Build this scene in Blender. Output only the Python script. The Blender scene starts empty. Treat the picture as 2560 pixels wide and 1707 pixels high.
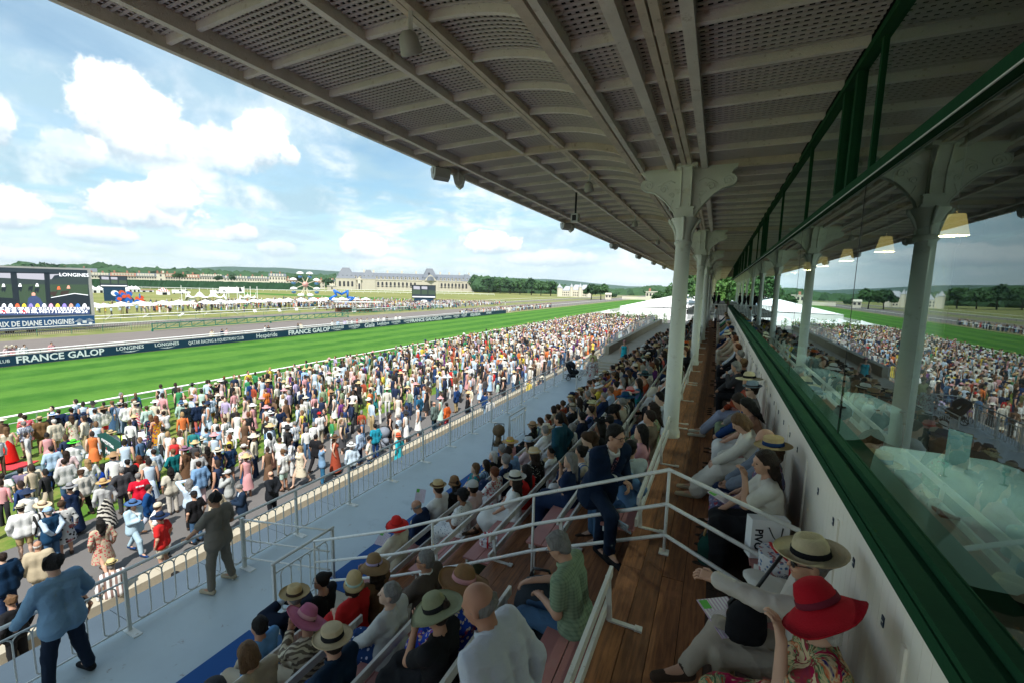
import bpy, math, random
import numpy as np
from mathutils import Matrix, Vector
random.seed(7); RNG = np.random.default_rng(7)
PI = math.pi
G = -5.5                      # ground level; the aisle floor of the stand is z = 0
EYE = 2.8
sc = bpy.context.scene
C = sc.collection
# ------------------------------------------------------------------ camera, light, exposure
CAMR = Matrix(((0.9061450, -0.0721642, 0.4167655), (0.4224037, 0.1035544, -0.9004730), (0.0218241, 0.9920024, 0.1243177)))
cam = bpy.data.cameras.new('camera'); camo = bpy.data.objects.new('camera', cam); C.objects.link(camo)
cam.sensor_width = 36; cam.lens = 36*1100/2560; cam.clip_start = .05; cam.clip_end = 20000
camo.matrix_world = Matrix.Translation((0, 0, EYE)) @ CAMR.to_4x4()
sc.camera = camo
SUN_EL, SUN_DIR = math.radians(57), Vector((.42, -.91))     # the sun stands behind the stand, to the south of the track
w = bpy.data.worlds.new('World'); sc.world = w; w.use_nodes = True
sun = bpy.data.lights.new('sun', 'SUN'); sun.energy = 2.5; sun.angle = math.radians(.6); sun.color = (1, .965, .91)
suno = bpy.data.objects.new('sun', sun); C.objects.link(suno)
sv = Vector((SUN_DIR.x*math.cos(SUN_EL), SUN_DIR.y*math.cos(SUN_EL), math.sin(SUN_EL))).normalized()
suno.rotation_euler = sv.to_track_quat('Z', 'Y').to_euler(); suno.location = (0, -20, 60)
sc.view_settings.view_transform = 'Standard'; sc.view_settings.look = 'None'
sc.view_settings.exposure = 1.5; sc.view_settings.gamma = 1; sc.view_settings.use_curve_mapping = False
sc.cycles.max_bounces = 9; sc.cycles.diffuse_bounces = 6; sc.cycles.glossy_bounces = 3; sc.cycles.transparent_max_bounces = 8
sc.cycles.caustics_reflective = False; sc.cycles.caustics_refractive = False

def ray(px, py):
    return CAMR @ Vector((px-1280, -(py-853.5), -1100))
def at(px, py, X=None, Y=None, Z=None):       # a point of the place: where the sight line meets the plane x=X, y=Y or z=Z
    d = ray(px, py)
    t = (Z-EYE)/d.z if Z is not None else (X/d.x if X is not None else Y/d.y)
    return Vector((d.x*t, d.y*t, EYE+d.z*t))

# ------------------------------------------------------------------ node helper + sky
class NT:
    def __init__(s, tree): s.t = tree; s.n = tree.nodes; s.l = tree.links
    def node(s, typ, **kw):
        n = s.n.new(typ)
        for k, v in kw.items():
            if k.startswith('i_'):
                key = k[2:]; n.inputs[int(key) if key.isdigit() else key.replace('_', ' ')].default_value = v
            else: setattr(n, k, v)
        return n
    def set(s, sock, v):
        if v is None: return
        if hasattr(v, 'is_linked') or isinstance(v, bpy.types.NodeSocket): s.l.new(v, sock)
        else: sock.default_value = v
    def m(s, op, a, b=None, c=None, clamp=False):
        n = s.n.new('ShaderNodeMath'); n.operation = op; n.use_clamp = clamp
        s.set(n.inputs[0], a); s.set(n.inputs[1], b); s.set(n.inputs[2], c)
        return n.outputs[0]
    def step(s, x, lo, hi):
        n = s.n.new('ShaderNodeMapRange'); n.interpolation_type = 'SMOOTHSTEP'
        s.set(n.inputs[0], x); n.inputs[1].default_value = lo; n.inputs[2].default_value = hi
        return n.outputs[0]
    def mix(s, f, a, b, typ='MIX'):
        n = s.n.new('ShaderNodeMix'); n.data_type = 'RGBA'; n.blend_type = typ
        s.set(n.inputs[0], f); s.set(n.inputs[6], a); s.set(n.inputs[7], b)
        return n.outputs[2]
    def noise(s, vec, scale, detail=4, rough=.55, out=0, dist=0):
        n = s.n.new('ShaderNodeTexNoise'); n.inputs['Scale'].default_value = scale; n.inputs['Detail'].default_value = detail
        n.inputs['Roughness'].default_value = rough; n.inputs['Distortion'].default_value = dist
        if vec is not None: s.l.new(vec, n.inputs['Vector'])
        return n.outputs[out]
    def mapping(s, vec, scale=(1, 1, 1), loc=(0, 0, 0), rot=(0, 0, 0)):
        n = s.n.new('ShaderNodeMapping'); s.l.new(vec, n.inputs[0]); n.inputs['Scale'].default_value = scale
        n.inputs['Location'].default_value = loc; n.inputs['Rotation'].default_value = rot
        return n.outputs[0]
    def ramp(s, f, stops):
        n = s.n.new('ShaderNodeValToRGB'); e = n.color_ramp.elements
        while len(e) < len(stops): e.new(.5)
        for k, (p, c) in enumerate(stops):
            e[k].position = p; e[k].color = (*c, 1) if len(c) == 3 else c
        s.l.new(f, n.inputs[0]); return n.outputs[0]

def sky():
    t = NT(w.node_tree); w.node_tree.nodes.clear()
    out = t.node('ShaderNodeOutputWorld'); bg = t.node('ShaderNodeBackground')
    sk = t.node('ShaderNodeTexSky', sky_type='NISHITA', sun_disc=False, sun_elevation=SUN_EL, altitude=60, air_density=1.0, dust_density=1.5, ozone_density=1.0)
    sk.sun_rotation = math.atan2(SUN_DIR.x, SUN_DIR.y)
    tc = t.node('ShaderNodeTexCoord'); sp = t.node('ShaderNodeSeparateXYZ'); t.l.new(tc.outputs['Generated'], sp.inputs[0])
    x, y, z = sp.outputs
    az = t.m('ARCTAN2', x, y); el = t.m('ARCSINE', z)
    n1 = t.noise(tc.outputs['Generated'], 9, 7, .58)                       # breaks cloud outlines
    n2 = t.noise(tc.outputs['Generated'], 26, 5, .6)
    n3 = t.noise(tc.outputs['Generated'], 70, 4, .65)
    edge = t.m('ADD', t.m('ADD', t.m('MULTIPLY', t.m('SUBTRACT', n1, .5), 3.4), t.m('MULTIPLY', t.m('SUBTRACT', n2, .5), 1.9)), t.m('MULTIPLY', t.m('SUBTRACT', n3, .5), 1.0))
    blue = t.mix(1.0, sk.outputs[0], (.054, .066, .062, 1), 'MULTIPLY')
    # thin veil and streaked layers seen in perspective
    zz = t.m('ADD', t.m('MAXIMUM', z, 0.0), .09)
    cv = t.node('ShaderNodeCombineXYZ'); t.l.new(t.m('DIVIDE', x, zz), cv.inputs[0]); t.l.new(t.m('DIVIDE', y, zz), cv.inputs[1])
    v1 = t.noise(cv.outputs[0], .55, 8, .62, dist=.4); v2 = t.noise(cv.outputs[0], 1.35, 7, .6, dist=.2)
    veil = t.step(v1, .38, .72)
    col = t.mix(t.m('ADD', .06, t.m('MULTIPLY', veil, .50)), blue, (.31, .40, .45, 1))
    lay = t.m('MULTIPLY', t.step(v2, .40, .58), t.m('SUBTRACT', 1.0, t.step(el, .14, .50)))
    laycol = t.mix(t.step(n1, .40, .62), (.185, .27, .315, 1), (.42, .44, .44, 1))
    col = t.mix(t.m('MULTIPLY', lay, .92), col, laycol)
    # broad overcast bank over the trees to the north-east
    bank = t.m('MULTIPLY', t.step(az, -.75, -.05), t.m('SUBTRACT', 1.0, t.step(el, .22, .50)))
    bank = t.m('MULTIPLY', bank, t.step(t.noise(t.mapping(tc.outputs['Generated'], (1, 1, 3.5)), 3.2, 8, .62), .36, .56))
    bcol = t.ramp(t.noise(t.mapping(tc.outputs['Generated'], (1, 1, 4.2), (3, 1, 0)), 4.2, 7, .6), [(.36, (.12, .225, .30)), (.50, (.29, .36, .40)), (.60, (.45, .465, .46))])
    col = t.mix(t.m('MULTIPLY', bank, .9), col, bcol)
    # whitish air near the horizon
    hz = t.m('SUBTRACT', 1.0, t.step(el, -.02, .16))
    col = t.mix(t.m('MULTIPLY', hz, .62), col, (.385, .42, .425, 1))
    # single cumulus clouds: centre azimuth / elevation, half width / half height
    mask = None; shade = None
    for px, py, rx, ry, s in ((300, 300, 175, 118, 1), (405, 345, 95, 75, .9), (190, 375, 90, 60, .6), (650, 362, 76, 80, .95), (560, 385, 95, 60, .6), (725, 395, 32, 32, .8),
                              (350, 520, 165, 68, 1), (430, 492, 70, 62, .9), (20, 520, 110, 72, .95), (-20, 300, 65, 85, .9),
                              (905, 615, 66, 40, .9), (600, 585, 60, 30, .8), (250, 590, 130, 30, .8), (700, 622, 70, 30, .7), (1235, 610, 95, 32, 1), (1400, 648, 150, 26, .7), (90, 640, 150, 26, .7),
                              (2700, 300, 300, 120, .9), (-700, 200, 260, 120, .9), (3600, 250, 400, 160, .8)):
        d = ray(px, py).normalized(); a0 = math.atan2(d.x, d.y); e0 = math.asin(d.z)
        k = 1100/math.hypot(1100, px-1280)                  # pixels to angle, away from the axis
        ra = rx/1100*k*k; re = ry/1100*k
        da = t.m('DIVIDE', t.m('SUBTRACT', az, a0), ra); de = t.m('DIVIDE', t.m('SUBTRACT', el, e0), re)
        low = t.m('MULTIPLY', t.m('LESS_THAN', de, 0.0), .55)
        r2 = t.m('SQRT', t.m('ADD', t.m('MULTIPLY', da, da), t.m('MULTIPLY', t.m('MULTIPLY', de, de), t.m('ADD', 1.0, low))))
        v = t.m('SUBTRACT', t.m('ADD', 1.0, t.m('MULTIPLY', edge, .42)), r2)
        mk = t.m('MULTIPLY', t.step(v, -.04, .26), s)
        sh = t.m('MULTIPLY', t.step(t.m('ADD', de, t.m('MULTIPLY', edge, .55)), -.85, .15), 1.0)
        if mask is None: mask, shade = mk, sh
        else:
            shade = t.m('ADD', t.m('MULTIPLY', shade, t.m('SUBTRACT', 1.0, mk)), t.m('MULTIPLY', sh, mk)); mask = t.m('MAXIMUM', mask, mk)
    ccol = t.mix(shade, (.205, .26, .30, 1), (.50, .505, .50, 1))
    col = t.mix(t.m('MULTIPLY', mask, .96), col, ccol)
    # below the horizon: dull ground tone
    col = t.mix(t.m('LESS_THAN', z, -.01), col, (.10, .12, .07, 1))
    t.l.new(col, bg.inputs[0]); bg.inputs[1].default_value = 1.0
    t.l.new(bg.outputs[0], out.inputs[0])
sky()

# ------------------------------------------------------------------ materials
MATS = {}
def mat(name, col=(.5, .5, .5), rough=.6, var=.18, scale=3.0, bump=0.0, bscale=30.0, metal=0.0, objcol=False, attr=None, kind=None, col2=None, spec=.4, stretch=(1, 1, 1), coord='Object'):
    if name in MATS: return MATS[name]
    m = bpy.data.materials.new(name); m.use_nodes = True; MATS[name] = m
    t = NT(m.node_tree); b = m.node_tree.nodes['Principled BSDF']
    b.inputs['Roughness'].default_value = rough; b.inputs['Metallic'].default_value = metal; b.inputs['Specular IOR Level'].default_value = spec
    tc = t.node('ShaderNodeTexCoord'); vec = tc.outputs[coord]
    if stretch != (1, 1, 1): vec = t.mapping(vec, stretch)
    if objcol: base = t.node('ShaderNodeObjectInfo').outputs['Color']
    elif attr:
        a = t.node('ShaderNodeAttribute'); a.attribute_name = attr; base = a.outputs['Color']
    else:
        r = t.node('ShaderNodeRGB'); r.outputs[0].default_value = (*col, 1); base = r.outputs[0]
    c2 = (*col2, 1) if col2 else None
    if kind == 'stripe':
        wv = t.node('ShaderNodeTexWave', wave_type='BANDS', bands_direction='X'); wv.inputs['Scale'].default_value = bscale; wv.inputs['Distortion'].default_value = .6
        t.l.new(vec, wv.inputs[0]); base = t.mix(t.step(wv.outputs['Fac'], .45, .6), base, c2)
    elif kind == 'plaid':
        f = None
        for d in 'XZ':
            wv = t.node('ShaderNodeTexWave', wave_type='BANDS', bands_direction=d); wv.inputs['Scale'].default_value = bscale; t.l.new(vec, wv.inputs[0])
            g = t.step(wv.outputs['Fac'], .55, .65); f = g if f is None else t.m('MULTIPLY', t.m('ADD', f, g), .5)
        base = t.mix(f, base, c2)
    elif kind == 'floral':
        v = t.node('ShaderNodeTexVoronoi'); v.inputs['Scale'].default_value = bscale; t.l.new(t.noise(vec, 4, 2, out=1), v.inputs[0]) if False else t.l.new(vec, v.inputs[0])
        base = t.mix(t.m('SUBTRACT', 1.0, t.step(v.outputs['Distance'], .28, .36)), base, c2)
        base = t.mix(t.m('MULTIPLY', t.step(t.noise(vec, bscale*.7, 2), .58, .62), .8), base, (.30, .02, .02, 1))
    elif kind == 'paisley':
        nz = t.noise(vec, 5.5, 3, .6, out=1, dist=2.2); s3 = t.node('ShaderNodeSeparateColor'); t.l.new(nz, s3.inputs[0])
        base = t.ramp(s3.outputs[0], [(.0, (.02, .02, .10)), (.40, (.30, .03, .04)), (.46, (.02, .14, .05)), (.50, (.55, .42, .22)), (.545, (.02, .18, .10)), (.58, (.48, .08, .02)), (.64, (.60, .45, .25)), (.7, (.03, .02, .12))])
        base = t.mix(t.step(s3.outputs[1], .56, .60), base, (.62, .50, .30, 1)); base = t.mix(t.step(s3.outputs[2], .60, .63), base, (.35, .01, .06, 1))
    elif kind == 'zebra':
        wv = t.node('ShaderNodeTexWave', wave_type='BANDS', bands_direction='DIAGONAL'); wv.inputs['Scale'].default_value = bscale; wv.inputs['Distortion'].default_value = 7; wv.inputs['Detail'].default_value = 2
        t.l.new(vec, wv.inputs[0]); base = t.mix(t.step(wv.outputs['Fac'], .45, .55), base, c2)
    elif kind == 'dots':
        v = t.node('ShaderNodeTexVoronoi'); v.inputs['Scale'].default_value = bscale; t.l.new(vec, v.inputs[0])
        base = t.mix(t.m('SUBTRACT', 1.0, t.step(v.outputs['Distance'], .2, .26)), base, c2)
    if kind != 'flat':
        n = t.noise(vec, scale, 6, .62)
        f = t.m('ADD', 1.0-var, t.m('MULTIPLY', n, 2*var)); f3 = t.node('ShaderNodeCombineColor')
        for i in range(3): t.l.new(f, f3.inputs[i])
        base = t.mix(1.0, base, f3.outputs[0], 'MULTIPLY')
    if kind == 'weather':      # chalky old paint with rust and grime
        g = t.noise(vec, scale*2.3, 8, .7); base = t.mix(t.m('MULTIPLY', t.step(g, .56, .72), .65), base, c2)
        g = t.noise(t.mapping(vec, (1, 1, 1), (5, 5, 5)), scale*9, 4, .7); base = t.mix(t.m('MULTIPLY', t.step(g, .64, .74), .6), base, (.16, .07, .03, 1))
    t.l.new(base, b.inputs['Base Color'])
    if bump:
        bp = t.node('ShaderNodeBump'); bp.inputs['Strength'].default_value = bump; bp.inputs['Distance'].default_value = .02
        t.l.new(t.noise(vec, bscale if kind is None or kind in ('weather', 'flat') else 30, 5, .6), bp.inputs['Height']); t.l.new(bp.outputs[0], b.inputs['Normal'])
    return m

WOODP = lambda n, c, c2: None
def wood(name, col, dark, rough=.55):
    if name in MATS: return MATS[name]
    m = bpy.data.materials.new(name); m.use_nodes = True; MATS[name] = m
    t = NT(m.node_tree); b = m.node_tree.nodes['Principled BSDF']
    tc = t.node('ShaderNodeTexCoord'); oi = t.node('ShaderNodeObjectInfo')
    mp = t.node('ShaderNodeMapping'); t.l.new(tc.outputs['Object'], mp.inputs[0]); mp.inputs['Scale'].default_value = (14, 1.1, 14)
    cb = t.node('ShaderNodeCombineXYZ'); t.l.new(t.m('MULTIPLY', oi.outputs['Random'], 40.0), cb.inputs[0]); t.l.new(cb.outputs[0], mp.inputs['Location'])
    g = t.noise(mp.outputs[0], 2.2, 7, .65, dist=.5)
    base = t.mix(t.step(g, .36, .66), (*dark, 1), (*col, 1))
    wear = t.noise(tc.outputs['Object'], 1.6, 6, .7); base = t.mix(t.m('MULTIPLY', t.step(wear, .52, .72), .4), base, (col[0]*1.5+.03, col[1]*1.4+.03, col[2]*1.3+.03, 1))
    f = t.m('ADD', .78, t.m('MULTIPLY', oi.outputs['Random'], .45)); f3 = t.node('ShaderNodeCombineColor')
    for i in range(3): t.l.new(f, f3.inputs[i])
    base = t.mix(1.0, base, f3.outputs[0], 'MULTIPLY'); t.l.new(base, b.inputs['Base Color'])
    t.l.new(t.m('ADD', rough-.1, t.m('MULTIPLY', g, .3)), b.inputs['Roughness'])
    bp = t.node('ShaderNodeBump'); bp.inputs['Strength'].default_value = .35; bp.inputs['Distance'].default_value = .004
    t.l.new(g, bp.inputs['Height']); t.l.new(bp.outputs[0], b.inputs['Normal'])
    return m

# ------------------------------------------------------------------ mesh helpers
class MB:
    def __init__(s): s.v = []; s.f = []; s.n = 0
    def add(s, v, f):
        s.v.extend(v); s.f.extend([tuple(i+s.n for i in q) for q in f]); s.n += len(v); return s
    def box(s, x0, x1, y0, y1, z0, z1):
        return s.add([(x0, y0, z0), (x1, y0, z0), (x1, y1, z0), (x0, y1, z0), (x0, y0, z1), (x1, y0, z1), (x1, y1, z1), (x0, y1, z1)],
                     [(0, 3, 2, 1), (4, 5, 6, 7), (0, 1, 5, 4), (1, 2, 6, 5), (2, 3, 7, 6), (3, 0, 4, 7)])
    def bar(s, a, b, w, h=None, up=(0, 0, 1)):          # square bar from a to b
        a = Vector(a); b = Vector(b); h = h or w; d = (b-a).normalized(); u = Vector(up)
        if abs(d.dot(u)) > .98: u = Vector((0, 1, 0))
        r = d.cross(u).normalized(); u = r.cross(d)
        v = [tuple(p+r*i*w/2+u*j*h/2) for p in (a, b) for i, j in ((-1, -1), (1, -1), (1, 1), (-1, 1))]
        return s.add(v, [(3, 2, 1, 0), (4, 5, 6, 7), (0, 1, 5, 4), (1, 2, 6, 5), (2, 3, 7, 6), (3, 0, 4, 7)])
    def tube(s, pts, r, n=8, cap=True):
        pts = [Vector(p) for p in pts]; rs = r if isinstance(r, (list, tuple)) else [r]*len(pts); v = []; f = []
        u = None
        for i, p in enumerate(pts):
            d = (pts[min(i+1, len(pts)-1)]-pts[max(i-1, 0)]).normalized()
            if u is None: u = Vector((0, 0, 1)) if abs(d.z) < .9 else Vector((1, 0, 0))
            a = d.cross(u).normalized(); u = a.cross(d).normalized()
            v += [tuple(p+(a*math.cos(2*PI*k/n)+u*math.sin(2*PI*k/n))*rs[i]) for k in range(n)]
        for i in range(len(pts)-1):
            f += [(i*n+k, i*n+(k+1) % n, (i+1)*n+(k+1) % n, (i+1)*n+k) for k in range(n)]
        if cap: f += [tuple(range(n-1, -1, -1)), tuple(range((len(pts)-1)*n, len(pts)*n))]
        return s.add(v, f)
    def lathe(s, prof, n=20, c=(0, 0, 0), fn=None, close=False):
        v = []
        for r, z in prof:
            for k in range(n):
                a = 2*PI*k/n; p = (c[0]+r*math.cos(a), c[1]+r*math.sin(a), c[2]+z)
                v.append(fn(p, r, a) if fn else p)
        f = [(i*n+k, i*n+(k+1) % n, (i+1)*n+(k+1) % n, (i+1)*n+k) for i in range(len(prof)-1) for k in range(n)]
        if prof[0][0] > 1e-4 and close: f.append(tuple(range(n-1, -1, -1)))
        if prof[-1][0] > 1e-4 and close: f.append(tuple(range((len(prof)-1)*n, len(prof)*n)))
        return s.add(v, f)
    def ball(s, c, r, n=8, m=6, R=None):
        r = r if isinstance(r, (tuple, list)) else (r, r, r); v = []
        for i in range(m+1):
            t = PI*i/m
            for k in range(n):
                p = Vector((r[0]*math.sin(t)*math.cos(2*PI*k/n), r[1]*math.sin(t)*math.sin(2*PI*k/n), r[2]*math.cos(t)))
                if R is not None: p = R @ p
                v.append(tuple(p+Vector(c)))
        return s.add(v, [(i*n+k, (i+1)*n+k, (i+1)*n+(k+1) % n, i*n+(k+1) % n) for i in range(m) for k in range(n)])
    def prism(s, poly, axis, a0, a1):                    # polygon in the two other axes, pushed along axis
        def P(p, a):
            return (a, p[0], p[1]) if axis == 'x' else ((p[0], a, p[1]) if axis == 'y' else (p[0], p[1], a))
        n = len(poly); v = [P(p, a0) for p in poly]+[P(p, a1) for p in poly]
        f = [(k, (k+1) % n, n+(k+1) % n, n+k) for k in range(n)]+[tuple(range(n-1, -1, -1)), tuple(range(n, 2*n))]
        return s.add(v, f)
    def sheet(s, x0, x1, y0, y1, z, nx=1, ny=1):
        v = [(x0+(x1-x0)*i/nx, y0+(y1-y0)*j/ny, z) for j in range(ny+1) for i in range(nx+1)]
        return s.add(v, [(j*(nx+1)+i, j*(nx+1)+i+1, (j+1)*(nx+1)+i+1, (j+1)*(nx+1)+i) for j in range(ny) for i in range(nx)])
    def mesh(s, name, m=None, smooth=False):
        me = bpy.data.meshes.new(name); me.from_pydata(s.v, [], s.f)
        if m: me.materials.append(m)
        if smooth: me.shade_smooth()
        return me
def obj(name, me, parent=None, m=None, smooth=False, label=None, color=None, loc=None, rot=None):
    if isinstance(me, MB): me = me.mesh(name, m, smooth)
    o = bpy.data.objects.new(name, me); C.objects.link(o)
    if parent: o.parent = parent
    if label: o['label'] = label
    if color: o.color = (*color[:3], 1)
    if loc: o.location = loc
    if rot: o.rotation_euler = rot
    return o
def thing(name, label, cat, loc=(0, 0, 0), rz=0, group=None):
    o = bpy.data.objects.new(name, None); C.objects.link(o); o.location = loc; o.rotation_euler = (0, 0, rz); o.empty_display_size = .1
    return tag(o, label, cat, group)
def tag(o, label, cat, group=None):
    o['label'] = label; o['category'] = cat
    if group: o['group'] = group
    return o
def struct(name, me, m=None, smooth=False):
    o = obj(name, me, None, m, smooth); o['kind'] = 'structure'; return o
def copy_tree(o, parent=None):
    c = o.copy(); C.objects.link(c); c.parent = parent
    for ch in list(o.children): copy_tree(ch, c)
    return c
ORD = 'first second third fourth fifth sixth seventh eighth ninth tenth eleventh twelfth thirteenth fourteenth fifteenth sixteenth seventeenth eighteenth nineteenth twentieth'.split()
FONT = None
def text_mesh(txt, size, ext=.004, bold=0.0, spacing=1.0, shear=0.0, xscale=1.0):
    cu = bpy.data.curves.new('txt', 'FONT'); cu.body = txt; cu.size = size; cu.extrude = ext; cu.offset = bold; cu.align_x = 'CENTER'; cu.align_y = 'CENTER'
    cu.space_character = spacing; cu.shear = shear; cu.resolution_u = 2
    o = bpy.data.objects.new('txt', cu); C.objects.link(o)
    bpy.context.view_layer.update()
    me = bpy.data.meshes.new_from_object(o.evaluated_get(bpy.context.evaluated_depsgraph_get()))
    bpy.data.objects.remove(o); bpy.data.curves.remove(cu)
    if xscale != 1: me.transform(Matrix.Diagonal((xscale, 1, 1, 1)))
    return me
def text(name, txt, size, loc, rot, m, parent, **kw):
    me = text_mesh(txt, size, **kw); me.materials.clear(); me.materials.append(m)
    return obj(name, me, parent, loc=loc, rot=rot)
dark_m = mat('black plastic', (.012, .012, .014), .4, .1)
# ================================================================== the grandstand
YC0, BAY = 8.8, 9.2                     # first column and column spacing
Y_NEAR, Y_FAR = -5.9, 45.0              # tiers and aisle
CAN_END = YC0+BAY*9
paint = mat('old white paint', (.60, .58, .52), .55, .10, 1.2, .15, 60, kind='weather', col2=(.42, .36, .28))
ceilpaint = mat('faded ceiling paint', (.56, .505, .48), .75, .12, .9, .2, 50, kind='weather', col2=(.46, .38, .33))
beampaint = mat('flaking beam paint', (.80, .735, .68), .8, .25, 2.6, .5, 60, kind='weather', col2=(.34, .22, .13))
rustpaint = mat('rust stained girder', (.68, .58, .48), .85, .3, 3, .4, 50, kind='weather', col2=(.28, .15, .08))
roofdark = mat('dark roof boards', (.014, .012, .011), .95)
castiron = mat('white cast iron', (.74, .76, .69), .45, .06, 1.5, .12, 45, kind='weather', col2=(.44, .42, .34))
green = mat('dark green enamel', (.014, .062, .028), .85, .3, 2.5, .15, 30, spec=.06)
cream = mat('cream panelling', (.86, .80, .70), .5, .05, 1.0, .06, 20)
grey = mat('grey painted deck', (.42, .48, .50), .45, .20, .7, .12, 5, spec=.5, kind='weather', col2=(.33, .38, .40))
slate = mat('slate blue paving', (.060, .085, .11), .5, .25, 1.3, .1, 20)
stone = mat('weathered limestone', (.40, .355, .27), .85, .25, 1.4, .3, 25, kind='weather', col2=(.30, .26, .19))
rail_m = mat('pale grey rail paint', (.62, .63, .61), .4, .08, 3, .05, 60, kind='weather', col2=(.36, .33, .30))
bench_m = mat('white bench paint', (.74, .73, .69), .5, .15, 2.5, .2, 60, kind='weather', col2=(.33, .31, .28))
seat_m = mat('dull red seat paint', (.40, .17, .15), .55, .15, 2.0, .15, 60, kind='weather', col2=(.36, .20, .17))
blue_m = mat('blue step carpet', (.010, .075, .25), .85, .1, 5)
dark_m = mat('black plastic', (.012, .012, .014), .4, .1)
white_m = mat('white enamel', (.78, .78, .76), .4, .04)
wood_b = wood('brown floor board', (.36, .145, .055), (.19, .075, .031))
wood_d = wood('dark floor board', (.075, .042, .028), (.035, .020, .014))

# ---- aisle and tier boards: every board a piece, laid in lengths of one bay
fl = thing('aisle_floor', '', 'floor'); del fl['category']; del fl['label']; fl['kind'] = 'structure'
def boards(parent, x0, x1, n, z, m, y0, y1, L, th=.03):
    wd = (x1-x0)/n; me = MB().box(.0015, wd-.004, .003, L-.003, -th, 0).mesh('plank', m)
    meR = MB().box(.0015, wd-.004, .003, L/2-.003, -th, 0).mesh('plank', m)
    for i in range(n):
        y = y0; off = (i % 2) == 1
        if off: obj('plank', meR, parent, loc=(x0+i*wd, y, z-random.random()*.003)); y += L/2
        while y < y1-.1:
            obj('plank', me, parent, loc=(x0+i*wd, y, z-random.random()*.003)); y += L
boards(fl, -.70, .10, 4, 0, wood_b, Y_NEAR, Y_FAR, 5.1)
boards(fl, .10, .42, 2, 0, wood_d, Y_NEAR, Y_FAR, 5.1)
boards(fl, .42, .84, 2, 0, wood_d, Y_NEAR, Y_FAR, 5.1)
obj('joist', MB().box(-.70, .84, Y_NEAR, Y_FAR, -.14, -.032), fl, roofdark)
XR = lambda k: -.67-.96*k               # backrest line of row k; row k has its feet on the tread at -.5(k+1)
ti = thing('tier_floor', '', 'floor'); del ti['category']; del ti['label']; ti['kind'] = 'structure'
for j in range(1, 5):
    boards(ti, XR(j)-.02, XR(j-1)+.02, 4, -.5*j, wood_b, Y_NEAR, Y_FAR, 5.1)
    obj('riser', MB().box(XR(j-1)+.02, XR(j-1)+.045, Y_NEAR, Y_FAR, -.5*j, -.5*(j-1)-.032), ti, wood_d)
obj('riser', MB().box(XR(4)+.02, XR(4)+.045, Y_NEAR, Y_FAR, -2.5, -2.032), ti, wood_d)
struct('stand_base', MB().box(XR(4)+.05, .78, Y_NEAR, Y_FAR+40, -5.5, -2.54), stone)

# ---- lower terrace: deck, blue carpet, ledge, kerb
struct('terrace_deck', MB().box(-7.86, XR(4)+.05, Y_NEAR-6, 25.6, -2.62, -2.5), grey)
struct('terrace_wall', MB().box(-7.84, -7.6, Y_NEAR-6, 25.6, -5.5, -2.625), stone)
o = struct('step_carpet', MB().box(-6.12, XR(4)+.02, -5, 3.9, -2.496, -2.482), blue_m)
o = struct('step_carpet', MB().box(-6.02, XR(4)+.02, 5.15, 12.6, -2.496, -2.482), blue_m)
o = struct('terrace_step', MB().box(-5.75, XR(4)+.02, 3.95, 5.1, -2.496, -2.44), stone)
sl = thing('slate_ledge', '', 'ledge'); del sl['category']; del sl['label']; sl['kind'] = 'structure'
me = MB().box(-9.35, -8.0, .006, 1.494, -3.06, -3.0).mesh('slab', slate)
for i in range(27): obj('slab', me, sl, loc=(0, -10+1.5*i, -random.random()*.006))
obj('gutter', MB().box(-8.0, -7.86, -12, 30, -3.1, -3.04), sl, roofdark)
kb = thing('stone_kerb', '', 'kerb'); del kb['category']; del kb['label']; kb['kind'] = 'structure'
me = MB().box(-13.30, -12.88, .004, 1.996, -5.5, -4.95).mesh('stone_block', stone)
for i in range(40): obj('stone_block', me, kb, loc=(random.uniform(-.006, .006), -12+2*i, random.uniform(-.01, 0)))
me = MB().box(-12.875, -12.4, .004, 1.996, -5.5, -5.46).mesh('stone_slab', stone)
for i in range(40): obj('stone_slab', me, kb, loc=(0, -12+2*i, random.uniform(-.008, 0)))

# ---- terrace railing with looped bars
def loop_panel(L, H=.80, nb=None, z0=.09):
    m = MB(); nb = nb or max(2, int(L/.165)); s = L/nb
    for i in range(nb):
        y = (i+.5)*s; m.tube([(0, y, z0+.06), (0, y, H-.07)], .011, 5, False)
    for i in range(nb-1):
        y = (i+1)*s; r = s/2
        m.tube([(0, y-r*math.cos(a), H-.085+r*1.0*math.sin(a)) for a in np.linspace(0, PI, 7)], .0095, 4, False)
        if i % 2 == 0: m.tube([(0, y-r*math.cos(a), z0+.075-r*.8*math.sin(a)) for a in np.linspace(0, PI, 7)], .0095, 4, False)
    m.box(-.012, .012, 0, L, z0-.012, z0+.006); m.box(-.012, .012, 0, L, H, H+.02)
    return m
def railing(label, a, b, posts, H=.98, group=None, feet=True):
    a = Vector(a); b = Vector(b); d = b-a; L = d.length; rz = math.atan2(-d.x, d.y)
    t = thing('terrace_railing', label, 'railing', a, rz, group)
    step = L/posts; pan = loop_panel(step-.06).mesh('baluster_panel', rail_m)
    post = MB().box(-.022, .022, -.022, .022, 0, H-.03).mesh('post', rail_m)
    foot = MB().box(-.10, .24, -.055, .055, 0, .014).tube([(.19, 0, .014), (.19, 0, .03)], .015, 6).tube([(-.06, 0, .014), (-.06, 0, .03)], .015, 6).mesh('foot_plate', bench_m)
    for i in range(posts+1):
        obj('post', post, t, loc=(0, i*step, 0))
        if feet: obj('foot_plate', foot, t, loc=(0, i*step, 0))
        if i < posts: obj('baluster_panel', pan, t, loc=(0, i*step+.03, 0))
    obj('handrail', MB().tube([(0, -.03, H), (0, L+.03, H)], .026, 8), t, rail_m, True)
    return t
railing('long pale railing with looped bars along the outer edge of the grey terrace', (-7.72, -7.2, -2.5), (-7.72, 25.2, -2.5), 22)
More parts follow.
